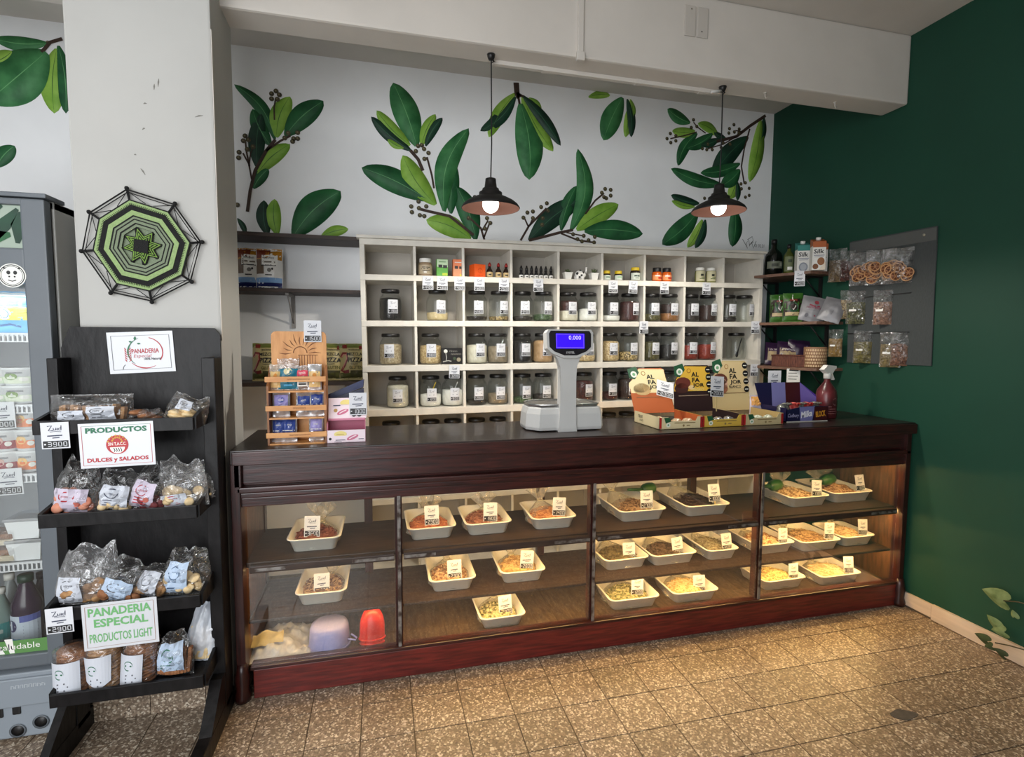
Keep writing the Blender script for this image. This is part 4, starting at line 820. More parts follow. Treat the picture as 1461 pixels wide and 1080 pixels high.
SILV = mat('silver foil', rgb(206, 206, 208), .25, .7, bump=.3, scale=40); TEAL = solid(22, 104, 126, .35); BLUEL = solid(44, 66, 136, .4); LILP = solid(148, 140, 196, .4)
def p_lab(c, y0, y1, ink=W1, mid=None):
    def f(F):
        patch(F, .1, .9, y0, y1, c); patch(F, .12, .88, y0+.13*(y1-y0), y0+.2*(y1-y0), W1, .0009, 4, 1); scrib(F, .5, y0+.6*(y1-y0), .34, .07, ink, .0014)
        if mid: F.disc(.5, y0+.62*(y1-y0), .2, mid, .001, 14, .12)
    return f
def p_teal(F): patch(F, .05, .95, .03, .68, TEAL, .0006); F.disc(.5, .58, .2, solid(206, 196, 150, .5), .0012, 16, .11); F.disc(.5, .57, .09, solid(236, 226, 196, .5), .0016, 12, .06); patch(F, .15, .85, .24, .27, solid(120, 190, 200), .001, 5, 1); patch(F, .3, .7, .12, .18, solid(70, 150, 190), .001, 4, 1)
def p_pink(F): patch(F, .1, .9, .56, .8, solid(206, 70, 92, .4)); scrib(F, .5, .68, .5, .1, W1, .0014); patch(F, .12, .88, .14, .5, W1); patch(F, .25, .75, .3, .34, INK, .001, 4, 1); patch(F, .22, .78, .2, .26, INK, .001, 4, 1)
def p_orng(F): patch(F, .08, .92, .1, .72, solid(214, 180, 120, .4)); F.disc(.5, .55, .16, solid(200, 130, 40), .001, 12, .1); patch(F, .1, .9, .3, .38, solid(180, 110, 50), .0009, 5, 1)
SACH = [(411, 0, .088, .135, FILMW, p_teal, 'teal labelled sachet on the top tier of the stand', 'bath_sachet'), (431.5, 0, .056, .105, FILMW, p_pink, 'small pink and white sachet on the top tier', 'bath_sachet'), (449, 0, .056, .11, SILV, p_orng, 'orange labelled silver sachet on the top tier', 'bath_sachet'), (393, 0, .05, .11, FILMY, p_orng, 'clear sachet of amber stones at the edge of the top tier', 'bath_sachet'),
        (400, 1, .07, .102, SILV, p_lab(LILP, .35, .9, W1, BLUEL), 'silver sachet with violet label alone on the middle tier', 'bath_sachet'), (432.5, 1, .062, .1, SILV, p_lab(BLUEL, .4, .85), 'navy labelled silver sachet at the middle of the middle tier', 'bath_sachet'), (451.5, 1, .06, .102, SILV, p_lab(BLUEL, .4, .9), 'navy labelled silver sachet at the far side of the middle tier', 'bath_sachet'),
        (395.5, 2, .058, .1, SILV, p_lab(BLUEL, .38, .92), 'navy labelled silver sachet at the near side of the bottom tier', 'bath_sachet'), (411.5, 2, .058, .1, SILV, p_lab(BLUEL, .38, .92), 'navy labelled silver sachet second on the bottom tier', 'bath_sachet'), (449.5, 2, .06, .104, SILV, p_lab(LILP, .4, .88), 'violet labelled silver sachet alone on the bottom tier', 'bath_sachet')]
for k, (u, tr_, w_, h, m, pf, lab, nm) in enumerate(SACH):
    p = RY(u, 560, -1.115); pouch(nm, lab, 'sachet', (p.x, -1.105, CZ+TZ[tr_]+.0006), w_, h, .026, m, [('label', pf)], tilt=-.12, group='sachets on the plywood stand', seed=21+k, crumple=.004)
p = RY(446, 488, -1.06); price_card('price card 1500 clipped to the top corner of the plywood stand', '1500', (p.x, -1.052, p.z), 0, 0, .072, .094)
# ================================================================== PINK CARTON, NAVY HOLDER
PKW = solid(232, 214, 222, .5); PKP = solid(214, 140, 164, .5); PKD = solid(160, 84, 108, .5); LEM = solid(226, 208, 130, .5)
o = thing('macaron_carton', 'open pink and white carton with yellow and pink sweets printed on it', 'box', (-.065, -1.152, CZ), .03)
mb = MB(); W = .16; D = .1
mb.box(0, W, 0, .002, 0, .055, PKW); mb.box(0, .002, 0, D, 0, .085, PKP); mb.box(W-.002, W, 0, D, 0, .085, PKP); mb.box(0, W, 0, D, 0, .002, PKD); mb.build('tray', o)
mb = MB(); mb.hexa([(0, D-.004, 0), (W, D-.004, 0), (W, D, 0), (0, D, 0), (0, D-.004, .1), (W, D-.004, .1), (W, D, .1), (0, D, .1)], PKD); mb.build('inner_wall', o)
mb = MB(); mb.hexa([(.004, .05, .098), (W+.004, .05, .098), (W+.004, .055, .098), (.004, .055, .098), (.004, .085, .185), (W+.004, .085, .185), (W+.004, .09, .185), (.004, .09, .185)], PKW); mb.hexa([(.002, .052, .09), (W-.002, .052, .09), (W-.002, D, .09), (.002, D, .09), (.002, .05, .1), (W-.002, .05, .1), (W-.002, D, .1), (.002, D, .1)], PKP); mb.build('raised_lid', o)
mb = MB(); F = Face(mb, lambda s, t, d: (s, -.0005-d, t))
def mac(F, x, y, m, r=.024):
    F.poly([(x+r*cos(a)*1.1, y+r*.6*max(sin(a), -.45)) for a in [2*pi*k/18 for k in range(18)]], m, .0008)
def bean(F, x, y): F.poly([(x+.024*cos(a)+.004*sin(a), y+.011*sin(a)+.006*cos(a)) for a in [2*pi*k/16 for k in range(16)]], solid(196, 106, 136, .5), .0008); F.stroke([(x-.014, y-.006), (x, y+.002), (x+.016, y+.009)], .004, PKW, .0012)
mac(F, .055, .037, LEM); bean(F, .105, .022); F.disc(.013, .018, .006, INK, .0008, 10); F.stroke([(.035, .012), (.075, .012)], .003, INKB); F.stroke([(.13, .014), (.152, .014)], .003, INKB); F.stroke([(.03, .005), (.06, .005)], .002, INKB); scrib(F, .055, .036, .03, .006, solid(170, 140, 60), .0014)
mb.build('print', o); mb = MB(); F2 = Face(mb, lambda s, t, d: (s+.004, .0495+(t-.0)*.4-d, .098+t)); mac(F2, .075, .066, LEM); bean(F2, .06, .028); F2.disc(.03, .035, .008, solid(176, 140, 80), .0008, 12); F2.stroke([(.02, .056), (.05, .056)], .004, INKB); F2.disc(.107, .016, .01, INK, .0009, 12); F2.disc(.13, .016, .01, INK, .0009, 12)
mb.build('lid_print', o)
p = RY(511, 592, -1.11); price_card('price card 1000 leaning on the pink carton', '1000', (p.x, -1.112, p.z), .02, -.12, .074, .098)
p = RY(492, 590, -1.0); o = thing('navy_card_holder', 'dark navy folded plastic holder behind the pink carton', 'card holder', (p.x, -.98, CZ), .06)
mb = MB(); NV = solid(24, 30, 62, .4)
mb.hexa([(-.08, -.02, 0), (.09, -.02, 0), (.09, .02, 0), (-.08, .02, 0), (-.085, -.005, .17), (.085, -.005, .22), (.085, .005, .22), (-.085, .005, .17)], NV); mb.build('holder', o)
mb = MB(); mb.hexa([(-.085, -.012, .165), (.08, -.012, .225), (.083, -.005, .225), (-.085, -.005, .165), (-.085, -.012, .19), (.085, -.012, .262), (.088, -.005, .262), (-.085, -.005, .19)], solid(34, 44, 84, .4)); mb.build('raised_flap', o)
# ================================================================== SCALE
SCW = mat('scale grey plastic', rgb(190, 190, 188), .45, var=.03, scale=8); SCB = solid(30, 28, 34, .3)
o = thing('shop_scale', 'pale grey shop scale with blue lit customer display on a post', 'scale', (1.045, -1.07, CZ))
def plan(k, f=0.): return [(-.185*k, .16), (-.185*k, .055), (-.135*k, -.01-f), (.185*k, -.01-f), (.205*k, .02), (.205*k, .16), (.16*k, .24), (-.13*k, .24)]
lv = [(plan(1.0), .006), (plan(1.02, .004), .02), (plan(.99), .085), (plan(.94, -.006), .112), (plan(.9, -.012), .118)]
vs = [(x, y, z) for P_, z in lv for x, y in P_]; fs = [tuple(range(7, -1, -1)), tuple(range(32, 40))]+[(i*8+k, i*8+(k+1) % 8, (i+1)*8+(k+1) % 8, (i+1)*8+k) for i in range(4) for k in range(8)]
mb = MB(); mb.add(vs, fs, SCW); mb.build('base', o)
for (x, y) in ((-.13, .03), (.16, .03), (-.13, .2), (.16, .2)): mb = MB(); mb.lathe([(.016, 0), (.016, .008)], 10, BLACK, Matrix.Translation((x, y, -.0004))); mb.build('foot', o)
mb = MB(); P_ = [(x*.93, y*.9+.014) for x, y in plan(.98)]; mb.prism(P_, .122, .128, mat('steel platter', rgb(176, 176, 174), .25, .9, bump=.05, scale=30), smooth=False)
mb.tube([(x, y, .13) for x, y in P_+[P_[0]]], .005, mat('steel platter', None), 8); mb.build('platter', o)
mb = MB(); vs = []; prof = [(.048, .0), (.044, .03), (.041, .12), (.040, .26), (.043, .32), (.058, .36), (.085, .39)]
for hw, z in prof: vs += [(.005-hw, -.028, z), (.005+hw, -.028, z), (.005+hw*.9, .03, z), (.005-hw*.9, .03, z)]
mb.add(vs, [(3, 2, 1, 0), (24, 25, 26, 27)]+[(i*4+k, i*4+(k+1) % 4, i*4+4+(k+1) % 4, i*4+4+k) for i in range(6) for k in range(4)], SCW); mb.build('post', o)
hd = [(-.112, .405), (-.085, .38), (-.03, .358), (.04, .358), (.095, .38), (.122, .405), (.124, .48), (.114, .496), (-.104, .496), (-.114, .48)]
HM = Matrix.Translation((0, 0, .43)) @ Matrix.Rotation(-.1, 4, 'X') @ Matrix.Translation((0, 0, -.43))
mb = MB(); mb.slab(hd, -.045, .01, SCW, HM); hdo = mb.build('display_head', o)
mb = MB(); mb.slab([((x-.005)*.9+.005, (z-.432)*.86+.434) for x, z in hd], -.0475, -.044, SCB, HM)
F = Face(mb, lambda s, t, d: HM @ Vector((s, -.0478-d, t))); F.text('SYSTEL', .004, .384, .044, .010, solid(200, 200, 200), .0004, .01); mb.build('bezel', hdo)
m = mat('blue screen', rgb(40, 10, 255), .3, emit=1.1)
mb = MB(); F = Face(mb, lambda s, t, d: HM @ Vector((s, -.048-d, t))); F.rect(-.068, .076, .404, .475, m, .0004)
sc_l = mat('screen digits', rgb(196, 186, 255), .4, emit=.9); F.text('0.000', .028, .456, .062, .020, sc_l, .0008, -.005); F.ring(0.004, .44, .001, .001, m)
for a in ((-.066, .074, .4055, .4085), (-.066, -.064, .406, .473), (.072, .074, .406, .473), (-.066, .074, .471, .473)): F.rect(*a, mat('screen edge light', rgb(110, 80, 255), .4, emit=.9), .0006)
mb.build('screen', hdo)
# ================================================================== OPEN SWEET CARTONS
def sweets_carton(name, label, x0, x1, y0, D, colF, colL, colT, inner, lines, lid_h, lean, body, wrapm, n_wrap, seed, prefix):
    W = x1-x0; o = thing(name, label, 'box', (x0, y0, CZ), group='open sweet cartons on the counter')
    mb = MB(); t = .002
    mb.box(0, W, 0, D, 0, t, inner); mb.box(0, t, 0, D, 0, .062, colF); mb.box(W-t, W, 0, D, 0, .062, inner)
    cut = [(0, 0), (W, 0), (W, .062), (W*.88, .062), (W*.83, .04), (W*.27, .04), (W*.2, .062), (0, .062)]
    mb.slab(cut, 0, t, colF); mb.build('tray', o)
    mb = MB(); F = Face(mb, lambda s, q, d: (s, -.0004-d, q)); F.rect(0, .012, .004, .06, solid(176, 34, 34, .5), .0004); F.rect(W-.016, W-.002, .004, .06, solid(150, 30, 32, .5), .0004)
    F.poly([(W*.1, .06), (W*.22, .06), (W*.27, .04), (W*.14, .03)], solid(30, 84, 52, .5), .0004); F.disc(W*.2, .022, .012, solid(222, 224, 210), .0006, 12); F.disc(W*.2, .022, .005, solid(90, 140, 100), .0009, 10); F.stroke([(W*.34, .031), (W*.82, .031)], .004, solid(120, 100, 60), .0004); F.disc(W*.55, .017, .006, solid(130, 110, 70), .0004, 10); F.stroke([(W*.62, .017), (W*.7, .017)], .005, solid(130, 110, 70), .0004)
    mb.build('print', o); mb = MB(); Fs = Face(mb, lambda s, q, d: (-.0004-d, D-s, q)); scrib(Fs, D*.26, .04, .05, .018, INK, .0004); scrib(Fs, D*.3, .02, .04, .012, INK, .0004); mb.build('side_print', o)
    LM = Matrix.Translation((0, D, .045)) @ Matrix.Rotation(lean, 4, 'X')
    top = [(0, 0), (W, 0), (W, lid_h*.52), (W*.97, lid_h*.54), (W*.95, lid_h*.96), (W*.9, lid_h), (W*.3, lid_h), (W*.26, lid_h*.94), (W*.05, lid_h*.7), (0, lid_h*.52)]
    mb = MB(); mb.slab(top, -.002, 0, colL, LM); lid = mb.build('raised_lid', o)
    mb = MB(); F = Face(mb, lambda s, q, d: LM @ Vector((s, -.0024-d, q)))
    F.poly([(W*.01, lid_h*.44), (W*.99, lid_h*.44), (W*.965, lid_h*.56), (W*.94, lid_h*.97), (W*.3, lid_h*.98), (W*.06, lid_h*.69), (W*.01, lid_h*.52)], colT, .0002)
    F.poly([(W*.02, lid_h*.98), (W*.24, lid_h*1.04), (W*.3, lid_h*.9), (W*.16, lid_h*.74), (W*.03, lid_h*.78)], solid(34, 84, 56, .5), .0004)
    F.disc(W*.16, lid_h*.86, W*.08, solid(224, 228, 216), .0007, 14); F.disc(W*.16, lid_h*.86, W*.04, solid(110, 160, 120), .001, 10)
    F.disc(W*.4, lid_h*.88, W*.055, solid(150, 96, 30), .0006, 12); F.disc(W*.4, lid_h*.88, W*.04, colT, .0009, 12)
    for i, (tx, yy, ww) in enumerate((('AL', .80, .2), ('FA', .68, .2), ('JOR', .56, .3))): F.text(tx, W*(.56+.02*i+(.04 if i == 2 else 0)), lid_h*yy, W*ww, lid_h*.1, INK, .0010, .03)
    if lines: F.text(lines, W*.62, lid_h*.475, W*.32, lid_h*.055, solid(214, 196, 120) if lines == 'NEGRO' else INK, .001, .02)
    for (bx, by, br2, mm) in body: F.disc(W*bx, lid_h*by, W*br2, mm, .0008, 14, lid_h*br2*.62)
    F.stroke([(W*.12, lid_h*.34), (W*.9, lid_h*.35)], .004, solid(150, 130, 110) if lines == 'NEGRO' else solid(120, 90, 60), .0003)
    if prefix != 'CO':
        for k in range(4): F.disc(W*(.9+.01*k), lid_h*(.9-.16*k), W*.075, INK, .0012, 14); F.rect(W*(.9+.01*k)-W*.045, W*(.9+.01*k)+W*.045, lid_h*(.9-.16*k)-.002, lid_h*(.9-.16*k)+.002, W1, .0016)
    mb.build('lid_print', lid)
    for k in range(n_wrap):
        xx = W*(.25+.52*(k % 3)/2+(.04 if k > 2 else 0)); yy = .05+.075*(k//3); tx = thing('wrapped_alfajor', f'{["pale", "silver", "white and green"][seed]} wrapped alfajor in the {["orange", "dark brown and yellow", "cream"][seed]} carton, {["front", "back"][k//3]} {["near", "centre", "far"][k % 3]} one', 'sweet', (x0+xx, y0+yy, CZ+.0025), random.uniform(-.3, .3), 'wrapped alfajores in the cartons')
        mb = MB(); mb.ball((0, 0, .022), .03, .028, .022, wrapm, 14, 8, None, .25, seed+k); mb.build('biscuit', tx)
        for sx in (-1, 1): mb = MB(); mb.grid(lambda u, v, sx=sx: (sx*(.026+.018*u), (v-.5)*.03*(.5+u), .022+.008*sin(v*12)*u), 4, 8, wrapm); mb.build('twist', tx)
    return o
YLW = solid(214, 172, 62, .5); CRM = solid(214, 198, 156, .5); CRM2 = solid(226, 214, 164, .5); TERR = solid(176, 92, 48, .5); DKC = solid(42, 24, 26, .45); BEI = solid(196, 176, 130, .5)
a = RZ(940, 613, 1.06).x; b = RZ(1001, 610, 1.06).x; c_ = RZ(1060, 607.5, 1.06).x; d_ = RZ(1115, 605, 1.06).x
WR1 = mat('pale wrapper', rgb(206, 184, 150), .3, col2=rgb(150, 110, 80), scale=60); WR2 = mat('silver wrapper', rgb(190, 190, 190), .2, .8, bump=.6, scale=60); WR3 = mat('white wrapper', rgb(224, 224, 206), .3, col2=rgb(96, 110, 70), scale=70)
sweets_carton('sweets_carton', 'open alfajor carton with terracotta and cream leaning lid, beside the scale', a, b-.004, -1.14, .27, CRM, TERR, CRM2, TERR, '', .27, -.45, [(.24, .6, .26, solid(226, 216, 170)), (.3, .52, .22, solid(190, 160, 110))], WR1, 4, 0, 'CO')
sweets_carton('sweets_carton', 'open alfajor carton with dark brown and yellow lid reading NEGRO, middle of three', b, c_-.004, -1.13, .27, solid(206, 170, 70, .5), DKC, YLW, DKC, 'NEGRO', .265, -.12, [(.24, .62, .2, solid(96, 40, 30)), (.2, .5, .18, solid(60, 26, 22)), (.46, .52, .08, solid(216, 190, 140))], WR2, 3, 1, 'AL')
sweets_carton('sweets_carton', 'open alfajor carton with beige lid and four black seals, third of three', c_, d_, -1.125, .27, solid(190, 172, 130, .5), BEI, solid(206, 184, 138, .5), solid(170, 146, 96, .5), 'BLANCO', .29, -.12, [(.22, .62, .2, solid(98, 52, 38)), (.22, .53, .2, solid(206, 160, 140)), (.24, .44, .18, solid(150, 96, 70))], WR3, 3, 2, 'AL')
p = RY(947, 558, -.96); price_card('white price card lying tilted on the terracotta carton lid', '2000', (p.x, -.975, p.z-.03), -.25, -.75, .095, .11, roll=.25)
p = RY(1023, 566, -1.0); price_card('price card 2000 standing between the yellow and the beige carton lids', '2000', (p.x, -1.0, p.z), .1, -.1, .088, .112, roll=.08, stick=.08)
# dark candy carton
NVY = solid(22, 20, 58, .4); PUR = solid(54, 28, 112, .4); LILC = solid(116, 116, 170, .4); MARO = solid(60, 14, 20, .4)
xa = RZ(1118, 604, 1.06).x+.03; xb = RZ(1181, 601, 1.06).x; W = xb-xa; D = .2
o = thing('candy_carton', 'dark navy and maroon chocolate bar carton with raised back panel, beside the spray bottle', 'box', (xa, -1.08, CZ))
mb = MB(); mb.box(0, W, 0, D, 0, .006, solid(196, 190, 180)); mb.slab([(0, 0), (W, 0), (W, .085), (W*.66, .09), (W*.33, .085), (0, .07)], 0, .003, NVY); mb.box(0, .003, 0, D, 0, .08, NVY); mb.box(W-.003, W, 0, D, 0, .08, PUR); mb.build('tray', o)
mb = MB(); F = Face(mb, lambda s, t, d: (s, -.0004-d, t)); F.poly([(W*.33, .006), (W*.62, .006), (W*.68, .088), (W*.3, .084)], LILC, .0003); F.rect(W*.66, W*.99, .006, .084, MARO, .0003); F.text('Cadbury', W*.16, .036, W*.26, .026, solid(170, 166, 200), .0008, 0, .2); F.text('Milka', W*.48, .045, W*.27, .036, solid(236, 234, 240), .0008, .03, .2, .15); F.text('BLOCK', W*.82, .044, W*.24, .034, solid(206, 140, 40), .0008, .04, 0, .1); F.rect(0, W, 0, .006, solid(200, 196, 186), .0006); mb.build('print', o)
mb = MB(); LM = Matrix.Translation((0, D, .05)) @ Matrix.Rotation(-.12, 4, 'X')
for x0, x1, m in ((0, .27, NVY), (.27, .62, LILC), (.62, 1.0, MARO)): mb.slab([(W*x0, 0), (W*x1, 0), (W*x1*1.0, .155), (W*x0-(.04 if x0 == 0 else 0), .155)], -.003, 0, m, LM)
mb.build('back_panel', o); mb = MB(); mb.add([LM @ Vector(v) for v in [(W, 0, 0), (W+.07, -.1, .02), (W+.05, -.06, .08), (W, 0, .155), (W, -.003, 0), (W+.07, -.103, .02), (W+.05, -.063, .08), (W, -.003, .155)]], [(0, 1, 2, 3), (7, 6, 5, 4), (0, 4, 5, 1), (1, 5, 6, 2), (2, 6, 7, 3)], PUR); mb.build('side_flap', o)
CR = mat('red wrapper', rgb(168, 30, 34), .3, col2=rgb(220, 120, 110), scale=50, lo=.45); CG = mat('dark wrapper', rgb(60, 58, 60), .25, col2=rgb(150, 150, 140), scale=50)
for k, (x, m, nm) in enumerate(((.14, CG, 'grey'), (.36, CR, 'red, near the lilac panel'), (.52, CG, 'grey, between the two red ones'), (.68, CR, 'red, near the maroon panel'), (.88, CG, 'grey, at the far end'))):
    o = thing('chocolate_bar', f'wrapped chocolate bar in the candy carton, {nm}'+(' at the near end' if k == 0 else ''), 'sweet', (xa+W*x, -1.01, CZ+.0065), .2*(-1)**k, 'chocolate bars in the candy carton')
    mb = MB(); mb.ball((0, 0, .055), .045, .03, .04, m, 14, 8, None, .3, k); mb.build('bar', o); mb = MB(); mb.grid(lambda u, v: ((u-.5)*.07, -.03+v*.03, .09+.006*sin(u*30)), 10, 2, m); mb.build('wrapper_seam', o)
p = RZ(1097, 593, 1.06); o = thing('snack_packet', 'small pale packet with yellow top standing behind the dark candy carton', 'packet', (2.32, -.86, CZ)); P_ = Pouch(.1, .13, .04, 5); P_.mesh(solid(196, 186, 200, .4)).build('packet', o)
mb = MB(); patch(P_.face(mb), .05, .95, .55, .95, solid(206, 150, 80, .4)); mb.build('label', o)
# spray bottle
p = RZ(1181, 598, 1.06); SBX, SBY = 2.71, -.965; DKR = mat('dark red bottle', rgb(58, 20, 24), .3, col2=rgb(104, 40, 44), scale=14)
o = thing('spray_bottle', 'dark red spray bottle with white trigger head beside the candy carton', 'bottle', (SBX, SBY, CZ), .25)
mb = MB(); mb.lathe([(.05, 0), (.056, .006), (.056, .13), (.05, .165), (.03, .195), (.016, .215), (.016, .235)], 24, DKR); mb.build('body', o)
mb = MB(); F = Face(mb, lambda s, t, d: ((.0562+d)*sin(s), -(.0562+d)*cos(s), t)); F.stroke([(-.1+.3*cos(a), .1+.02*sin(a)) for a in [2*pi*q/10 for q in range(9)]], .003, solid(150, 110, 110), .0004); [F.rect(-.8, -.8+.9*random.random()+.3, .03+.013*k, .034+.013*k, solid(130, 84, 84), .0004, 4) for k in range(4)]; mb.build('label', o)
mb = MB(); mb.lathe([(.02, .232), (.02, .262), (.016, .268)], 18, W1); mb.slab([(-.06, .285), (-.02, .262), (.03, .262), (.05, .285), (.065, .29), (.065, .305), (-.02, .312)], -.014, .014, W1); mb.build('spray_head', o)
mb = MB(); mb.slab([(.022, .268), (.034, .27), (.062, .225), (.052, .222)], -.008, .008, W1); mb.build('trigger', o)
# ================================================================== BOARDS ON THE GREEN WALL
WB = wood('brown wall board', rgb(92, 66, 54), rgb(124, 92, 74), (10, 1.5, 10), .5, 0)
BZS = [1.965, 1.638, 1.338]
for k, (z, y1, lab) in enumerate(((BZS[0], -.64, 'brown board on the green wall holding bottles and drink cartons'), (BZS[1], -.71, 'brown board on the green wall holding green bags and silver pouches'), (BZS[2], -.725, 'brown board on the green wall holding purple snacks and a basket'))):
    o = thing('wall_board', lab, 'shelf', (XR, y1, z-.018), group='brown boards on the green wall')
    mb = MB(); L = -y1-.012; mb.prism([(0, 0), (-.205, 0), (-.215, .02), (-.362+.02*(k > 0), L-.293), (-.362+.02*(k > 0), L-.296), (-.236, L-.292), (-.236, L), (0, L)], 0, .018, WB); mb.build('board', o)
    for yy in (.12, L-.1): mb = MB(); mb.box(-.012, 0, yy-.012, yy+.012, -.16, 0, BLACK); mb.box(-.18, -.01, yy-.01, yy+.01, -.01, 0, BLACK); mb.tube([(-.006, yy, -.14), (-.14, yy, -.008)], .005, BLACK, 6); mb.build('bracket', o)
def px_on(u, x): return RX(u, 400, x).y
def lathe_bottle(label, x, y, z, prof, m, capprof, cm, lab, marks, group=None):
    o = thing('oil_bottle', label, 'bottle', (x, y, z), group=group)
    mb = MB(); mb.lathe(prof, 22, m); mb.build('body', o); mb = MB(); mb.lathe(capprof, 16, cm); mb.build('cap', o)
    mb = MB(); R = prof[1][0]+.0006; F = Face(mb, lambda s, t, d: ((R+d)*sin(s), -(R+d)*cos(s), t)); F.rect(-1.2+lab[3], 1.0+lab[3], lab[0], lab[1], lab[2], 0, 8)
    for (a0, a1, b0, b1, mm) in marks: F.rect(a0, a1, b0, b1, mm, .0005, 3)
    mb.build('label', o); return o
DKG = mat('black green glass', rgb(14, 18, 14), .12, spec=.6); OIL = mat('olive oil', rgb(70, 78, 30), .12, col2=rgb(96, 104, 44), scale=10)
z1 = BZS[0]+.0005
lathe_bottle('large black bottle with pale label band, nearest the cubby shelf', 2.885, px_on(1104, 2.885)+.01, z1, [(.05, 0), (.056, .006), (.056, .145), (.05, .165), (.022, .195), (.018, .205), (.018, .245)], DKG, [(.0195, .232), (.0195, .262), (.0, .263)], BLACK, (.055, .105, solid(120, 124, 106), -.3), [(-.9, -.1, .068, .09, solid(70, 74, 62)), (.1, .6, .07, .096, solid(176, 178, 160))])
lathe_bottle('small olive oil bottle with tall pale label', 2.885, px_on(1124, 2.885), z1, [(.028, 0), (.031, .005), (.031, .125), (.027, .14), (.012, .16), (.011, .18)], OIL, [(.013, .175), (.013, .205), (0, .206)], BLACK, (.02, .12, solid(110, 118, 84), -.4), [(-.9, .1, .03, .05, W1), (-.8, .0, .08, .1, solid(60, 70, 50))])
def p_milk(c1, pic):
    def f(F):
        F.rect(-.5, .5, 0, .8, W1, 0); F.rect(-.5, .5, .8, 1, c1, 0); F.text('Silk', -.02, .66, .78, .16, INK, .0009, .02, .2); F.rect(-.4, .4, .5, .53, solid(150, 150, 160), .0009); F.rect(-.35, .35, .45, .47, solid(150, 150, 160), .0009); pic(F)
    return f
TEALC = solid(60, 140, 132, .45); ORC = solid(176, 92, 44, .45)
def gable(label, x, y, d, pf, c1, cap, rz):
    o = thing('drink_carton', label, 'carton', (x, y, z1), rz, 'drink cartons on the top board'); h = .19; w_ = .075
    mb = MB(); mb.hexa([(-w_/2, -d/2, 0), (w_/2, -d/2, 0), (w_/2, d/2, 0), (-w_/2, d/2, 0), (-w_/2, -d/2, h-.012), (w_/2, -d/2, h-.012), (w_/2, d/2, h+.014), (-w_/2, d/2, h+.014)], W1); mb.hexa([(-w_/2-.0004, -d/2-.0004, h*.8), (w_/2+.0004, -d/2-.0004, h*.8), (w_/2+.0004, d/2+.0004, h*.8), (-w_/2-.0004, d/2+.0004, h*.8), (-w_/2-.0004, -d/2-.0004, h-.011), (w_/2+.0004, -d/2-.0004, h-.011), (w_/2+.0004, d/2+.0004, h+.015), (-w_/2-.0004, d/2+.0004, h+.015)], c1); mb.build('carton', o)
    mb = MB(); F = Face(mb, lambda s, t, d_: (s*w_, -d/2-.0009-d_, t*(h-.012))); pf(F); mb.build('print', o); mb = MB(); F2 = Face(mb, lambda s, t, d_: (w_/2+.0009+d_, s*d, t*(h-.012))); F2.rect(-.4, .4, .1, .3, solid(150, 120, 90), 0); F2.rect(-.4, .4, .36, .4, solid(140, 140, 140), 0); F2.rect(-.4, .4, .5, .54, solid(140, 140, 140), 0); F2.rect(-.4, .3, .6, .63, solid(140, 140, 140), 0); mb.build('side_print', o)
    mb = MB(); mb.lathe([(.015, 0), (.015, .016), (.013, .018), (0, .018)], 14, cap, Matrix.Translation((0, .0, h+.003)) @ Matrix.Rotation(.3, 4, 'X')); mb.build('cap', o)
gable('white drink carton with teal top reading Silk', 2.905, px_on(1143, 2.905), .07, p_milk(TEALC, lambda F: (F.disc(0, .2, .36, solid(140, 146, 156), .0009, 20, .17), F.disc(0, .2, .25, solid(176, 180, 186), .0012, 18, .12))), TEALC, W1, -.5)
gable('white drink carton with orange top and nut picture reading Silk', 2.90, px_on(1165, 2.90), .075, p_milk(ORC, lambda F: (F.disc(.15, .3, .28, solid(150, 100, 62), .0009, 16, .14), F.disc(-.25, .12, .22, solid(120, 76, 46), .0009, 14, .1), F.poly([(0, 0), (.5, .0), (.5, .3)], solid(226, 214, 196), .0007))), ORC, W1, -.55)
gable('drink carton half hidden behind the orange topped one', 2.985, px_on(1168, 2.985), .07, p_milk(ORC, lambda F: F.disc(.1, .25, .25, solid(150, 100, 62), .0009, 14, .12)), ORC, W1, -.5)
LIME = solid(52, 98, 32, .45); DKB2 = solid(40, 26, 22, .4)
def p_gran(F):
    patch(F, .02, .98, .16, .8, DKB2, .0004); patch(F, .05, .95, .02, .2, solid(64, 110, 42, .4), .0006); F.disc(.5, .5, .26, solid(36, 76, 52, .4), .001, 16, .17); F.stroke([(.38, .52), (.5, .42), (.62, .56)], .03, W1, .0016); patch(F, .1, .9, .22, .34, solid(190, 170, 130, .5), .0009, 6, 2); patch(F, .3, .7, .72, .78, solid(120, 50, 40, .5), .0009, 4, 1); F.stroke([(.5, .95), (.44, .8), (.52, .7)], .05, W1, .0014)
z2 = BZS[1]+.0006
for k, (u, lab) in enumerate(((1114, 'green topped dark bag nearest the cubby shelf'), (1133, 'green topped dark bag second on its board'))):
    x = 2.90; pouch('cereal_bag', lab+' on the green wall', 'bag', (x, px_on(u, x), z2), .125, .2, .06, LIME, [('print', p_gran)], rz=-.5, tilt=-.08, seed=41+k, group='green topped bags')
SLV = mat('silver pouch', rgb(126, 126, 130), .45, .2, bump=.2, scale=20)
def p_date(F): F.stroke([(.3, .62), (.5, .58), (.75, .6)], .05, solid(130, 40, 60), .001); scrib(F, .5, .52, .6, .08, solid(130, 40, 70), .0014); F.disc(.58, .74, .1, solid(140, 50, 60), .001, 12, .08); F.disc(.28, .2, .08, solid(90, 90, 96), .001, 10, .07); F.disc(.62, .22, .04, solid(130, 40, 60), .001, 10, .03); patch(F, .2, .6, .4, .42, solid(110, 110, 116), .001, 4, 1)
pouch('silver_pouch', 'silver pouch with red print leaning back on the middle wall board', 'pouch', (2.90, px_on(1158, 2.90), z2), .145, .175, .05, SLV, [('print', p_date)], rz=-.62, tilt=-.3, roll=.22, seed=44, group='silver pouches')
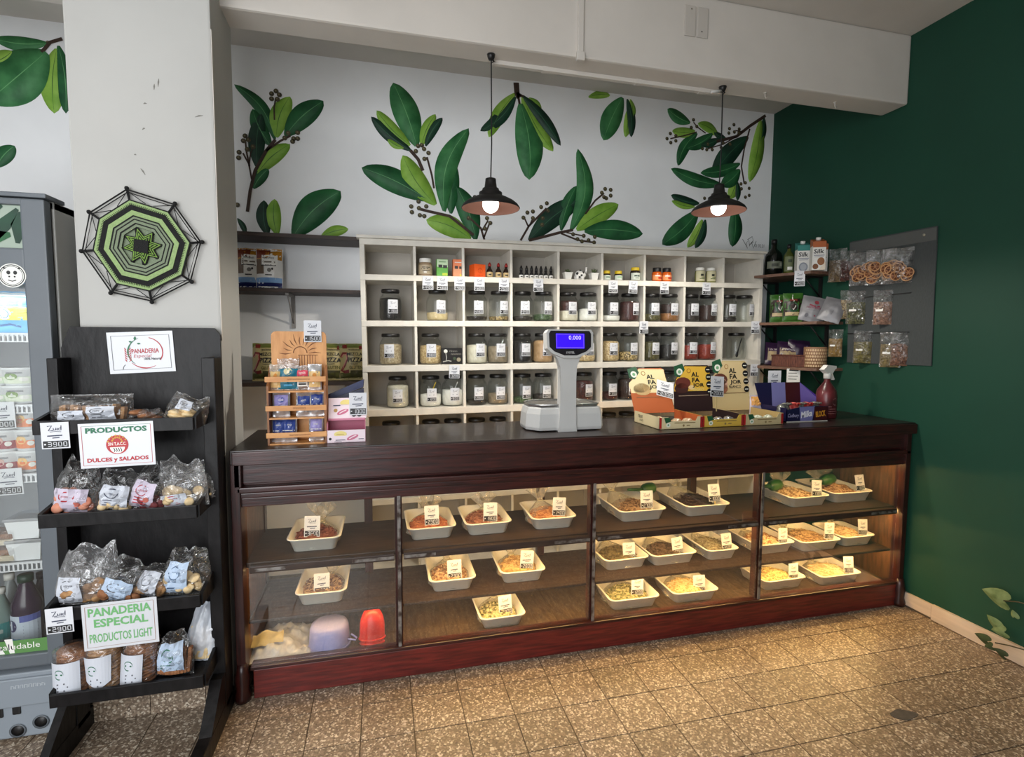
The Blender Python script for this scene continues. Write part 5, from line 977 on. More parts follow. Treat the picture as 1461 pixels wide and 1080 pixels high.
pouch('silver_pouch', 'plain silver pouch leaning behind the printed one', 'pouch', (2.95, px_on(1183, 2.95), z2), .13, .17, .05, SLV, [('print', lambda F: (F.stroke([(.3, .3), (.4, .7)], .03, solid(120, 120, 124), .001), F.stroke([(.55, .25), (.62, .75)], .03, solid(110, 110, 116), .001)))], rz=-.9, tilt=-.45, roll=.3, seed=45, group='silver pouches')
z3 = BZS[2]+.0006; DPUR = solid(44, 26, 52, .3)
def p_purp(F): patch(F, .1, .9, .15, .7, solid(150, 132, 104, .5), .0006); patch(F, .12, .88, .55, .7, solid(70, 44, 70, .4), .001); [F.disc(.2+.6*random.random(), .2+.34*random.random(), .07, solid(170, 150, 110), .0012, 8, .05) for _ in range(9)]; scrib(F, .5, .63, .6, .07, W1, .0016)
for k, (u, x, t, lab) in enumerate(((1112, 2.89, -.5, 'purple snack bag leaning at the cubby shelf end of the lowest board'), (1129, 2.92, -.4, 'purple snack bag leaning in the middle of the lowest board'), (1143, 2.99, -.15, 'upright dark purple snack bag at the back of the lowest board'))):
    pouch('snack_bag', lab, 'bag', (x, px_on(u, x), z3), .15, .18-.0*k, .05, DPUR, [('print', p_purp)] if k < 2 else [('print', lambda F: F.stroke([(.7, .2), (.8, .8)], .03, solid(170, 150, 190), .001))], rz=-.55, tilt=t, roll=.1, seed=51+k, group='purple snack bags')
o = thing('woven_basket', 'low dark red brown woven box in front of the purple snacks', 'basket', (2.875, px_on(1137, 2.875)-.01, z3), -1.1)
WK = mat('dark wicker', rgb(74, 36, 26), .7, col2=rgb(110, 62, 44), scale=40, stretch=(6, 6, 1), bump=.5)
mb = MB(); a, b, h = .13, .05, .075
mb.box(-a, a, -b, -b+.005, 0, h, WK); mb.box(-a, a, b-.005, b, 0, h, WK); mb.box(-a, -a+.005, -b, b, 0, h, WK); mb.box(a-.005, a, -b, b, 0, h, WK); mb.box(-a, a, -b, b, 0, .004, WK); mb.build('basket', o)
mb = MB()
for k in range(18): mb.box(-a+.004+k*.0145, -a+.010+k*.0145, -b-.002, -b, 0, h, WK)
mb.tube([(-a, -b, h), (a, -b, h), (a, b, h), (-a, b, h), (-a, -b, h)], .005, WK, 6); mb.build('weave', o)
o = thing('round_box', 'round brown box with pale honeycomb pattern at the near end of the lowest board', 'box', (2.93, px_on(1171, 2.93)+.015, z3)); BRB = solid(140, 104, 76, .6)
mb = MB(); mb.lathe([(.062, 0), (.068, .004), (.068, .13), (.066, .134), (0, .134)], 28, BRB); mb.build('box', o)
mb = MB(); R = .0684; F = Face(mb, lambda s, t, d: ((R+d)*sin(s), -(R+d)*cos(s), t))
for i in range(16):
    for j in range(6):
        s0 = -1.7+i*.21+(.105 if j % 2 else 0); t0_ = .012+j*.0205; F.disc(s0, t0_, .085, solid(198, 170, 132, .6), 0, 6, .0075)
mb.build('pattern', o)
# cards on these boards
for (x, u, v, z, pr_, lab, w_, h) in [(2.83, 1142, 390, BZS[0]-.02, '3900', 'hung under the teal topped drink carton', .062, .1), (2.715, 1095, 470, 0, '1800', 'at the edge of the middle wall board', .06, .085), (2.72, 1090, 532, 0, '2100', 'narrow one beside the cubby shelf end panel', .055, .085)]:
    p = RX(u, v, x); price_card(f'price card {pr_} {lab}', pr_, (x-.004, -.332 if z == 0 else p.y, (BZS[1] if v < 500 else BZS[2])-.075 if z == 0 else z-.075), -.2 if z == 0 else -.6, 0, w_, h, 'price cards by the green wall')
p = RY(1105, 544, -.80); price_card('price card 2000 on a wooden stick behind the dark candy carton', '2000', (p.x, -.80, p.z-.055), -.1, 0, .085, .12, 'price cards by the green wall', stick=max(.02, p.z-.055-CZ))
pp = RX(1132, 549, 2.83); o = thing('handwritten_note', 'small white note with lines of print hanging from the lowest wall board', 'note', (2.826, pp.y, BZS[2]-.125), -.6)
mb = MB(); mb.box(-.04, .04, 0, .001, 0, .115, W1); mb.build('paper', o)
for a0, a1, b0, b1 in ((-.026, .03, .1, .11), (-.03, .02, .083, .087), (-.03, .028, .063, .067), (-.03, .02, .043, .047), (-.03, -.012, .012, .02), (.012, .028, .012, .02)):
    mb = MB(); F = Face(mb, lambda s, t, d: (s, -.0004-d, t)); F.rect(a0, a1, b0, b1, INK, 0); mb.build('printed_line', o)
# pale pipe standing between the cubby shelf and the green wall
o = thing('wall_pipe', 'thin pale grey vertical pipe between cubby shelf and green wall', 'pipe', (2.93, -.05, 0)); mb = MB(); mb.lathe([(.016, 0), (.016, 2.02), (0, 2.02)], 12, solid(170, 180, 176, .5)); mb.build('pipe', o); mb = MB(); mb.box(-.022, .022, -.02, .048, 1.2, 1.225, solid(170, 180, 176, .5)); mb.build('pipe_clip', o)
# ================================================================== GREY MAT AND HANGING BAGS
MATG = mat('dark grey felt', rgb(64, 68, 68), .9, var=.12, scale=90, stretch=(1, 6, .6), bump=.4)
c0 = RX(1213, 345, XR-.01); c1 = RX(1337, 322, XR-.01); c2 = RX(1328, 522, XR-.01); c3 = RX(1208, 517, XR-.01)
o = thing('hanging_mat', 'dark grey felt mat nailed on the green wall with hooks for bags', 'mat', (XR, c0.y, 0))
def mfn(u, v): q = c3.lerp(c2, u).lerp(c0.lerp(c1, u), v); return (q.x-XR+.002-.004*noise.noise(Vector((u*3, v*3, 1))), q.y-c0.y, q.z)
mb = MB(); mb.grid(lambda u, v: mfn(u, v), 10, 12, MATG); mb.grid(lambda u, v: (Vector(mfn(1-u, v))+Vector((.006, 0, 0))), 10, 12, MATG); mb.build('mat', o)
mb = MB(); mb.grid(lambda u, v: (Vector(mfn(u, .90+.09*v))+Vector((-.004, 0, 0))), 8, 2, mat('felt hem', rgb(84, 86, 84), .9, bump=.4, scale=80)); mb.build('hem', o)
p = Vector(mfn(.88, .95)); mb = MB(); mb.ball((p.x-.006, p.y, p.z), .006, .008, .008, solid(150, 146, 130, .4), 8, 6); mb.build('nail', o)
for zz in (1.96, 1.78, 1.56): mb = MB(); mb.tube([(-.012, -.02, zz), (-.012, -.42, zz+.006)], .003, BLACK, 6); mb.build('hanging_rail', o)
def hang_bag(label, u, v0, v1, w_, goods, x=3.035, strip=True, seed=1, orange=False, name='herb_bag', cat='bag', group='herb bags on the grey mat', rz=-.95):
    a = RX(u, v0, x); b = RX(u, v1, x); h = a.z-b.z; rz = -.95
    o = thing(name, label, cat, (x, (a.y+b.y)/2, b.z), group=group, rot=(0, 0, rz)); P = Pouch(w_, h, .045, seed, .008, .0, .03)
    c1_, c2_ = goods; R = random.Random(seed); mb = MB(); m1 = mat(f'hung goods {seed}', c1_, .8, col2=c2_, scale=90, bump=.8)
    if orange:
        RIM = solid(186, 138, 92, .5); PULP = mat('dried orange flesh', rgb(78, 40, 22), .6, col2=rgb(126, 72, 40), scale=60)
        for k in range(15):
            cx, cz = R.uniform(-w_*.36, w_*.36), R.uniform(.03, h*.55); M = Matrix.Translation((cx, -.012-.0016*k+.012, cz)) @ Matrix.Rotation(R.uniform(-.5, .5), 4, 'Z') @ Matrix.Rotation(pi/2+R.uniform(-.4, .4), 4, 'X'); r = .028
            mb.lathe([(r*.82, -.001), (r*.82, .0012)], 14, PULP, M); mb.lathe([(r*.82, -.0018), (r, -.0018), (r, .0022), (r*.82, .0022)], 14, RIM, M, True, 1, 1, False)
            for q in range(6): mb.box(.002, r*.8, -.0009, .0009, .0012, .002, RIM, M @ Matrix.Rotation(q*pi/3, 4, 'Z'))
        stuff(mb.build('orange_slices', o))
    else:
        P2 = Pouch(w_*.92, h*.66, .036, seed+3, .01, 0, .02); mb.grid(lambda u_, v_: P2.surf(u_, v_, -1), 14, 14, m1); mb.grid(lambda u_, v_: P2.surf(1-u_, v_, 1), 14, 14, m1)
        for _ in range(60):
            q = P2.surf(R.uniform(.1, .9), R.uniform(.05, .95), -1); mb.box(-.008, .008, -.003, .003, -.001, .001, solid(*[int(255*(c**(1/2.2))) for c in (c1_, c2_)[R.random() > .5][:3]], .8), Matrix.Translation(q) @ Matrix.Rotation(R.uniform(0, 6), 4, 'Y') @ Matrix.Rotation(R.uniform(-.6, .6), 4, 'X'))
        stuff(mb.build('dried_herbs', o))
    P.mesh(FILM, 18).build('film', o)
    if strip: mb = MB(); F = P.face(mb); patch(F, .14, .52, .38, .44, W1, .001, 4, 1); mb.build('paper_strip', o)
    return o
hang_bag('clear bag of brown dried pieces folded over, first on the upper hook row', 1195, 355, 402, .10, (C(74, 60, 40), C(112, 92, 62)), x=3.0, strip=False, seed=61)
hang_bag('clear bag of dark maroon dried fruit, second on the upper hook row', 1209, 358, 400, .08, (C(50, 26, 22), C(84, 44, 34)), x=3.02, strip=False, seed=62)
for k, (u, v0, v1, lab) in enumerate(((1233, 360, 407, 'nearest the drink cartons'), (1257, 356, 406, 'middle of the three'), (1281, 354, 404, 'furthest from the wall boards'))):
    hang_bag(f'clear bag of dried orange slices on the grey mat, {lab}', u, v0, v1, .15, (C(120, 60, 30), C(170, 100, 50)), x=3.02, strip=False, seed=63+k, orange=True, name='orange_slice_bag', group='dried orange bags on the grey mat')
hang_bag('clear bag of green herbs with paper strip, middle hook row', 1222, 415, 462, .11, (C(44, 46, 28), C(98, 98, 62)), seed=71)
hang_bag('brown and cream seed bag half behind the green herb bag', 1209, 414, 455, .08, (C(84, 58, 34), C(176, 160, 120)), x=3.05, strip=False, seed=72)
hang_bag('clear bag of pinkish brown flowers with paper strip, middle hook row', 1260, 414, 463, .10, (C(96, 70, 58), C(150, 116, 96)), seed=73)
hang_bag('small bag of ochre powder with paper strip below the middle wall board', 1192, 470, 509, .08, (C(120, 92, 44), C(150, 120, 64)), x=2.99, seed=74)
hang_bag('clear bag of olive leaves with paper strip, lower hook row', 1231, 472, 518, .10, (C(78, 70, 32), C(126, 116, 62)), seed=75)
hang_bag('clear bag of fine sandy herbs with paper strip, lower hook row', 1270, 474, 524, .10, (C(98, 84, 48), C(140, 122, 80)), seed=76)
hang_bag('clear bag of reddish brown flowers, last on the lower hook row', 1285, 474, 522, .10, (C(84, 54, 42), C(134, 94, 72)), x=3.05, strip=False, seed=77)
# ================================================================== PENDANT LAMPS
SHB = solid(18, 17, 17, .5); COP = mat('pinkish copper lining', rgb(156, 112, 98), .5, .1); BULB = mat('lit bulb', (1, .95, .86, 1), emit=3)
for (u, vt, vr, lab) in ((700, 88, 296, 'black pendant lamp with lit bulb above the scale side of the counter'), (1025, 135, 300, 'black pendant lamp with lit bulb nearer the green wall')):
    p = RZ(u, vt, BZ); y = -.985; q = RY(u, vr+2, y); zr = q.z
    o = thing('pendant_lamp', lab, 'pendant lamp', (q.x, y, zr), group='pendant lamps over the counter')
    mb = MB(); mb.lathe([(.139, 0), (.141, .004), (.132, .018), (.112, .034), (.085, .048), (.06, .058), (.056, .062), (.055, .076), (.046, .080), (.040, .088), (.039, .094), (.030, .098), (.026, .128), (.025, .14), (.012, .145), (0, .146)], 36, SHB, cap=False); mb.build('shade', o)
    mb = MB(); mb.lathe([(.138, .0005), (.13, .016), (.11, .032), (.083, .046), (.045, .055), (.03, .056)], 36, COP, cap=False); mb.build('lining', o)
    mb = MB(); mb.lathe([(.018, .03), (.02, .06), (.018, .09)], 14, SHB); mb.build('socket', o)
    mb = MB(); mb.ball((0, 0, .022), .040, .040, .042, BULB, 18, 12); mb.build('bulb', o)
    mb = MB(); mb.tube([(0, 0, .14), (.004, 0, .3), (.001, 0, BZ-zr-.03), (0, 0, BZ-zr)], .0032, BLACK, 6); mb.build('cord', o)
    mb = MB(); mb.lathe([(.012, BZ-zr-.025), (.018, BZ-zr-.01), (.02, BZ-zr)], 10, BLACK); mb.tube([(0, 0, BZ-zr-.012), (.014, 0, BZ-zr-.03), (0, 0, BZ-zr-.04)], .004, BLACK, 6)
    if u > 900: mb.tube([(-.004, 0, BZ-zr-.02), (-.075, -.01, BZ-zr-.04)], .007, solid(200, 200, 196, .3), 8)
    mb.build('ceiling_hook', o)
    l = bpy.data.lights.new('bulb_light', 'SPOT'); l.spot_size = radians(168); l.spot_blend = .35; l.energy = 26; l.color = (1, .93, .82); l.shadow_soft_size = .04; lo = bpy.data.objects.new('bulb_light', l); COL.objects.link(lo); lo.location = (q.x, y, zr-.032)
# ================================================================== YARN MANDALA ON THE COLUMN
V = [RY(u, v, -1.222) for u, v in ((180, 268), (249, 290), (288, 345), (273, 402), (216, 431), (157, 418), (115, 358), (126, 302))]
c0 = sum(V, Vector())/8; cp = RY(203.5, 352, -1.222); V = [v-cp for v in V]
o = thing('yarn_mandala', 'green and black eight-sided yarn mandala hanging on the white column', 'wall hanging', (cp.x, -1.2, cp.z))
YK = mat('black yarn', rgb(18, 18, 18), .9, bump=.6, scale=160); YG_ = mat('sage yarn', rgb(142, 166, 112), .9, var=.08, scale=160, bump=.6); YL = mat('bright green yarn', rgb(116, 152, 66), .9, bump=.6, scale=160); YS_ = mat('grey green yarn', rgb(120, 132, 108), .9, bump=.6, scale=160)
def oct_(f, k=0.): return [Vector((V[i].x*f, 0, V[i].z*f)) for i in range(8)]
def band(f0, f1, y, m, nm, th=.006):
    A, B = oct_(f0), oct_(f1); mb = MB(); vs = []
    for P_ in (A, B): vs += [(p.x, -y, p.z) for p in P_]
    for P_ in (A, B): vs += [(p.x, -y+th, p.z) for p in P_]
    fs = []
    for i in range(8):
        j = (i+1) % 8; fs += [(i, j, 8+j, 8+i), (16+i, 24+i, 24+j, 16+j), (i, 16+i, 16+j, j), (8+i, 8+j, 24+j, 24+i)]
    mb.add(vs, fs, m); mb.build(nm, o)
for i in range(4): mb = MB(); mb.tube([(V[i].x*1.02, -.016, V[i].z*1.02), (V[i+4].x*1.02, -.016, V[i+4].z*1.02)], .0045, YK, 6); mb.build('stick', o)
for i in range(8): mb = MB(); mb.ball((V[i].x, -.018, V[i].z), .008, .008, .008, YK, 8, 6); mb.build('end_knot', o)
for f, r in ((.975, .0025), (.93, .0018), (.985, .0014)):
    mb = MB(); P_ = oct_(f); mb.tube([(p.x, -.02, p.z) for p in P_+[P_[0]]], r, YK, 5); mb.build('outer_string', o)
mb = MB(); P_, Q_ = oct_(.95), oct_(.82)
for i in range(8):
    j = (i+1) % 8; mb.tube([(P_[i].x, -.02, P_[i].z), ((Q_[i].x*.6+Q_[j].x*.4), -.02, Q_[i].z*.6+Q_[j].z*.4)], .0014, YK, 4); mb.tube([(P_[i].x, -.02, P_[i].z), ((Q_[i].x*.6+Q_[i-1].x*.4), -.02, Q_[i].z*.6+Q_[i-1].z*.4)], .0014, YK, 4)
mb.build('tie_string', o)
for f0, f1, y, m in ((.81, .785, .024, YK), (.785, .715, .024, YG_), (.715, .62, .026, YK), (.62, .535, .028, YG_), (.535, .51, .029, YK), (.51, .475, .028, YS_), (.475, .455, .029, YK), (.455, .405, .028, YS_), (.405, .385, .029, YK), (.385, .34, .026, YS_)): band(f0, f1, y, m, 'yarn_band')
mb = MB(); P_, Q_ = oct_(.715), oct_(.745); R_, S_ = oct_(.62), oct_(.60)
for i in range(8):
    j = (i+1) % 8
    for k in range(18):
        t = (k+.5)/18; a = P_[i].lerp(P_[j], t); b = Q_[i].lerp(Q_[j], t); mb.tube([(a.x, -.0265, a.z), (b.x, -.0252, b.z)], .0011, YK, 3)
mb.build('fringe_stitch', o)
band(.35, .02, .014, YS_, 'yarn_backing')
for k in range(7):
    f = .345-.036*k; m = YK if k % 2 == 0 else YL; pts = []
    for i in range(8):
        a = V[i]*f; b = (V[i]+V[(i+1) % 8])*.5*f*.62; pts += [(a.x, -.024-.001*k, a.z), (b.x, -.024-.001*k, b.z)]
    mb = MB(); n = len(pts); mb.add(pts+[(x, y+.004, z) for x, y, z in pts], [tuple(range(n))]+[(i, n+i, n+(i+1) % n, (i+1) % n) for i in range(n)], m); mb.build('yarn_star', o)
mb = MB(); a = .024; mb.slab([(-a, -a*.9), (a, -a), (a*.9, a), (-a*1.05, a*.95)], -.036, -.03, YK, Matrix.Rotation(.12, 4, 'Y')); mb.build('centre_square', o)
# ================================================================== VINE PLANT AT THE END OF THE BASEBOARD
LFV = mat('pale vine leaf', rgb(122, 142, 96), .55, col2=rgb(84, 106, 62), scale=25); LFD = mat('dark vine leaf', rgb(56, 72, 40), .55, col2=rgb(40, 54, 32), scale=25); STM = solid(58, 56, 38, .6)
o = thing('trailing_vine', 'trailing green vine with heart shaped leaves creeping along the stone baseboard', 'plant', (XR-.05, -2.1, 0))
bx = XR-.05; L_ = []
def vleaf(u, v, sz, ang, m, x=XR-.06, tiltv=.2):
    p = RX(u, v, x); L_.append(p); mb = MB(); M = Matrix.Translation((p.x-bx, p.y+2.1, max(p.z, .02))) @ Matrix.Rotation(-pi/2, 4, 'Z') @ Matrix.Rotation(tiltv, 4, 'X') @ Matrix.Rotation(ang, 4, 'Y')
    pts = [(0, 0), (.2, .16), (.3, .32), (.24, .48), (.08, .57), (-.15, .58), (-.42, .5), (-.7, .34), (-.95, .14), (-1.1, 0), (-.95, -.14), (-.7, -.34), (-.42, -.5), (-.15, -.58), (.08, -.57), (.24, -.48), (.3, -.32), (.2, -.16)]
    n = 18; vs = [(-.2*sz, -.006, 0)]+[(x_*sz, .012*abs(z_), z_*sz) for x_, z_ in pts]; mb.add(vs, [(0, i+1, (i+1) % n+1) for i in range(n)], m, True, M); mb.add([(x_, y_+.0015, z_) for x_, y_, z_ in vs], [(0, (i+1) % n+1, i+1) for i in range(n)], m, True, M); mb.build('leaf', o)
vleaf(1432, 857, .085, .15, LFV); vleaf(1422, 893, .05, .75, LFV); vleaf(1432, 902, .052, -.3, LFV); vleaf(1408, 915, .05, .2, LFD, XR-.09); vleaf(1415, 923, .035, -.5, LFD, XR-.09); vleaf(1432, 936, .04, .4, LFD, XR-.1); vleaf(1447, 880, .03, 1.4, LFV)
mb = MB(); a = L_[0]; q = [RX(*k, XR-.06) for k in ((1420, 917), (1440, 921), (1461, 927), (1490, 936))]
mb.tube([(k.x-bx, k.y+2.1, max(k.z, .012)) for k in q], .003, STM, 6); e = q[-1]; mb.tube([(e.x-bx, e.y+2.1, max(e.z, .012)), (0, -.05, .2), (.0, -.1, .4)], .004, STM, 6)
mb.tube([(a.x-bx, a.y+2.1, a.z), (a.x-bx, a.y+2.05, a.z+.02), (0, -.1, .4)], .003, STM, 6); mb.build('stem', o)
mb = MB(); mb.lathe([(.07, 0), (.09, .16), (.095, .17), (.085, .17), (.08, .15), (0, .15)], 20, solid(120, 70, 46, .7), Matrix.Translation((-.06, -.18, .0))); mb.build('pot', o)
mb = MB(); mb.tube([(-.06, -.18, .14), (-.03, -.14, .3), (0, -.1, .4)], .005, STM, 6); mb.build('stem', o)
# ================================================================== BLACK BAKERY RACK
BKW = mat('rough black wood', rgb(12, 11, 12), .4, col2=rgb(24, 22, 23), scale=30, stretch=(1, 1, .4), bump=.5, detail=8, spec=.22)
RXL, RXR, RYB = -.975, -.445, -1.236
rk = thing('bakery_rack', 'black painted wooden bakery rack with four sloping trays in front of the column', 'rack', (RXL, RYB, 0))
def rb(name, x0, x1, y0, y1, z0, z1, bev=.003): mb = MB(); mb.box(x0-RXL, x1-RXL, y0-RYB, y1-RYB, z0, z1, BKW, bev=bev); return mb.build(name, rk)
W = RXR-RXL; mb = MB(); mb.slab([(0, .1), (W, .1), (W, 1.52), (W-.02, 1.548), (.03, 1.548), (0, 1.47)], 0, .014, BKW); mb.build('back_panel', rk)
for x0, x1 in ((RXL-.002, RXL+.03), (RXR-.044, RXR+.002)):
    rb('upright', x0, x1, -1.325, RYB, .05, 1.435); mb = MB(); mb.box(x0-RXL-.0+.0, x1-RXL, -.62, .02, 0, .075, BKW, bev=.003); mb.build('foot', rk)
    mb = MB(); xx = x0-RXL; mb.hexa([(xx+.002, -.28, .07), (x1-RXL-.002, -.28, .07), (x1-RXL-.002, -.10, .07), (xx+.002, -.10, .07), (xx+.002, -.13, .20), (x1-RXL-.002, -.13, .20), (x1-RXL-.002, -.085, .20), (xx+.002, -.085, .20)], BKW); mb.build('foot_brace', rk)
TZS = [1.20, .884, .556, .252]; TFY = -1.455
for z in TZS:
    x0, x1 = -.953, -.478; mb = MB(); D = RYB-TFY
    mb.box(x0-RXL, x1-RXL, -D, 0, -.012, 0, BKW); mb.build('tray_floor', rk, (0, 0, z)); mb = MB(); mb.box(x0-RXL, x1-RXL, -D-.012, -D, -.014, .032, BKW, bev=.002); mb.build('tray_lip', rk, (0, 0, z))
    for xs in (x0, x1):
        mb = MB(); xx = xs-RXL; mb.hexa([(xx-.006, -D, -.012), (xx+.006, -D, -.012), (xx+.006, 0, -.012), (xx-.006, 0, -.012), (xx-.006, -D, .032), (xx+.006, -D, .032), (xx+.006, 0, .075), (xx-.006, 0, .075)], BKW); mb.build('tray_side', rk, (0, 0, z))
# laminated signs
LAM = mat('laminate', rgb(206, 208, 213), .3, coat=.15); GRN = solid(34, 106, 74, .5); REDP = solid(176, 44, 52, .5); GRN2 = solid(108, 172, 110, .5); GREY = solid(90, 92, 98, .5)
def sign(label, loc, w_, h, pf, tilt=0., roll=0., rz=0.):
    o = thing('laminated_sign', label, 'sign', loc, group=None, rot=(tilt, roll, rz)); mb = MB(); mb.box(-w_/2, w_/2, 0, .0015, 0, h, LAM); mb.build('sheet', o)
    mb = MB(); F = Face(mb, lambda s, t, d: (s*w_, -.0004-d, t*h)); pf(F)
    mb.build('print', o); return o
def frame(F, c, k=.05, hk=.07, w_=.008, c2=None):
    for i, (a, b) in enumerate((((-.5+k, hk), (.5-k, hk)), ((.5-k, hk), (.5-k, 1-hk)), ((.5-k, 1-hk), (-.5+k, 1-hk)), ((-.5+k, 1-hk), (-.5+k, hk)))): F.stroke([a, b], w_, (c2 if c2 and i in (2,) else c), .0004)
def s1(F):
    frame(F, GREY, .06, .09); cx, cy = .06, .5
    F.stroke([(cx+.265*cos(a), cy+.36*sin(a)) for a in [radians(110+k*10) for k in range(13)]], .03, GRN, .0005, True); F.stroke([(cx+.265*cos(a), cy+.36*sin(a)) for a in [radians(75-k*10) for k in range(12)]], .018, REDP, .0005); F.stroke([(cx+.285*cos(a), cy+.39*sin(a)) for a in [radians(300-k*8) for k in range(11)]], .03, REDP, .0005, True)
    F.text('PANADERIA', cx, .53, .42, .11, REDP, .0006, .02); F.text('Especial', cx-.05, .4, .26, .1, REDP, .0006, 0, .15); F.text('100% Natural', cx+.1, .335, .26, .06, INK, .0006, .02)
    for (x, y, r, a) in ((-.08, .84, .07, 1.4), (-.15, .76, .055, 2.7), (-.03, .71, .055, -.3)): F.stroke([(x-r*.5*cos(a), y-r*1.4*.5*sin(a)), (x, y), (x+r*.5*cos(a), y+r*1.4*.5*sin(a))], .045, GRN, .0006, True)
    for k in range(6): F.stroke([(-.2-.012*abs(k-2.5), .28+.055*k), (-.24, .31+.055*k), (-.255, .35+.055*k)], .02, REDP, .0006, True); F.stroke([(-.2, .28+.055*k), (-.17, .31+.055*k), (-.16, .35+.055*k)], .018, REDP, .0006, True)
    F.stroke([(-.3, .1), (-.29, .16), (-.26, .21)], .012, GREY, .0006)
def s2(F):
    frame(F, REDP, .04, .06, .006, GRN); F.text('PRODUCTOS', 0, .84, .82, .125, GRN, .0005, .045); F.text('DULCES y SALADOS', .0, .16, .82, .12, REDP, .0005, .04)
    F.disc(0, .5, .15, REDP, .0005, 24, .215); F.rect(-.12, .12, .47, .56, REDP, .0007); F.text('SIN T.A.C.C.', 0, .52, .24, .07, W1, .0009, .02)
    for i in range(14): a = pi*(i+.5)/14; F.disc(.11*cos(a)*(.6+.5*(i % 2)), .56+.15*sin(a)*(.7+.3*(i % 2)), .014, solid(196, 150, 60), .001, 8, .02)
    F.poly([(.1*cos(a), .445+.14*sin(a)) for a in [pi+pi*k/14 for k in range(15)]], W1, .0008)
    for i in range(4): F.stroke([(-.05+.03*i, .43), (-.035+.03*i, .37), (-.045+.03*i, .34)], .012, INK, .001)
def s3(F):
    frame(F, solid(150, 110, 90), .045, .06, .006); F.text('PANADERIA', 0, .81, .84, .18, GRN2, .0005, .03); F.text('ESPECIAL', .01, .57, .72, .18, GRN2, .0005, .03); F.text('PRODUCTOS LIGHT', .0, .25, .84, .19, GRN2, .0005, .015)
sign('laminated sign reading PANADERIA with wheat and ring logo, on the rack back panel', (-.711, RYB-.004, 1.377), .219, .155, s1, 0, -.045)
sign('laminated sign reading PRODUCTOS DULCES y SALADOS hung on the first tray', (-.708, TFY-.016, 1.07), .222, .152, s2, .0, -.02)
sign('laminated sign reading PANADERIA ESPECIAL PRODUCTOS LIGHT hung on the third tray', (-.725, TFY-.016, .432), .228, .165, s3, .0, -.02)
for (u, v, pr_, lab) in ((80.5, 640, '3900', 'on the first tray of the black rack'), (86.5, 903, '2900', 'on the third tray of the black rack')):
    p = RY(u, v, TFY-.016); price_card(f'price card {pr_} {lab}', pr_, (p.x, TFY-.016, p.z), 0, 0, .08, .088, 'price cards on the bakery rack', -.02)
# ------------------------------------------------------------------ bread and biscuits on the trays
def bread_mat(n, a, b): return mat('baked '+n, a, .75, col2=b, scale=45, bump=.35)
BK1 = bread_mat('golden', rgb(150, 108, 68), rgb(190, 146, 98)); BK2 = bread_mat('brown', rgb(120, 74, 44), rgb(166, 112, 72)); BK3 = bread_mat('pale', rgb(206, 176, 126), rgb(228, 204, 160)); BK4 = bread_mat('pinkish', rgb(196, 120, 96), rgb(216, 150, 122)); BK5 = bread_mat('beet', rgb(94, 34, 40), rgb(130, 58, 60))
LBL = solid(200, 204, 213, .5); LBLP = solid(200, 190, 206, .5); LBLB = solid(184, 202, 224, .5)
def p_sticker(a0, a1, b0, b1, c, ink, style=0):
    def f(F):
        patch(F, a0, a1, b0, b1, c, .0008, 6, 6); w_ = a1-a0; h = b1-b0; cx = a0+w_*.42
        pts = [(cx+w_*.24*cos(a), b0+h*.66+h*.2*sin(a)) for a in [radians(60+k*24) for k in range(14)]]; F.stroke(pts, w_*.03, ink, .0018)
        scrib(F, cx+w_*.04, b0+h*.66, w_*.34, h*.08, ink, .0018)
        for k in range(3): F.stroke([(a0+w_*.15, b0+h*(.36-.1*k)), (a0+w_*(.55+.2*((k*7) % 3)/2), b0+h*(.38-.1*k))], h*.035, ink, .0018)
        if style: F.disc(a0+w_*.72, b0+h*.34, w_*.12, solid(196, 110, 96, .5), .0018, 12, h*.1)
    return f
def food_bag(label, u, tray, w_, h, d, kind, m, stickers, rz=0., tilt=-.2, roll=0., seed=1, y=-1.385, film=None, fan=0., group='bagged bread on the black rack'):
    film = film or FILM
    z = TZS[tray]+.001; p = RY(u, {0: 585, 1: 715, 2: 845, 3: 965}[tray], y); o = thing('bread_bag', label, 'bag', (p.x, y, z+.002), group=group, rot=(tilt, roll, rz)); R = random.Random(seed); mb = MB()
    if kind == 'biscuits':
        for k in range(16):
            x = R.uniform(-w_*.34, w_*.34); zz = R.uniform(.018, h*.42); M = Matrix.Translation((x, R.uniform(-d*.3, d*.12), zz)) @ Matrix.Rotation(R.uniform(-.8, .8), 4, 'Y') @ Matrix.Rotation(pi/2+R.uniform(-.7, .7), 4, 'X'); r = R.uniform(.015, .02)
            mb.lathe([(0, -.006), (r*.85, -.005), (r, 0), (r*.8, .006), (0, .008)], 12, m, M)
        nm = 'biscuits'
    elif kind == 'slices':
        for k in range(11):
            x = -w_*.37+w_*.74*k/10; M = Matrix.Translation((x, 0, h*.06)) @ Matrix.Rotation(.1*(-1)**k*R.random(), 4, 'Y'); hh = h*R.uniform(.5, .62); dd = d*.30*sin(pi*(k+2)/14); mb.box(-.006, .006, -dd, dd, 0, hh, m, M, .003)
        nm = 'bread_slices'
    elif kind == 'flat':
        for k in range(5): mb.ball((R.uniform(-w_*.25, w_*.25), R.uniform(-.01, .02), .016+.012*(k % 3)), w_*.22, d*.5, .012, m, 12, 6, None, .2, k)
        nm = 'flat_breads'
    else:
        for k in range(4): mb.ball((-w_*.3+w_*.2*k, R.uniform(-.01, .01), h*.2+R.uniform(-.01, .02)), w_*.16, d*.36, h*.17, m, 12, 8, None, .25, k+seed)
        nm = 'rolls'
    stuff(mb.build(nm, o)); P = Pouch(w_, h, d, seed, .018, fan, .04); P.gather = 0 if kind == 'slices' and tray == 0 else R.uniform(.18, .42); P.mesh(film, 26).build('film', o)
    for s in stickers: mb = MB(); s(P.face(mb)); mb.build('paper_label', o)
    return o
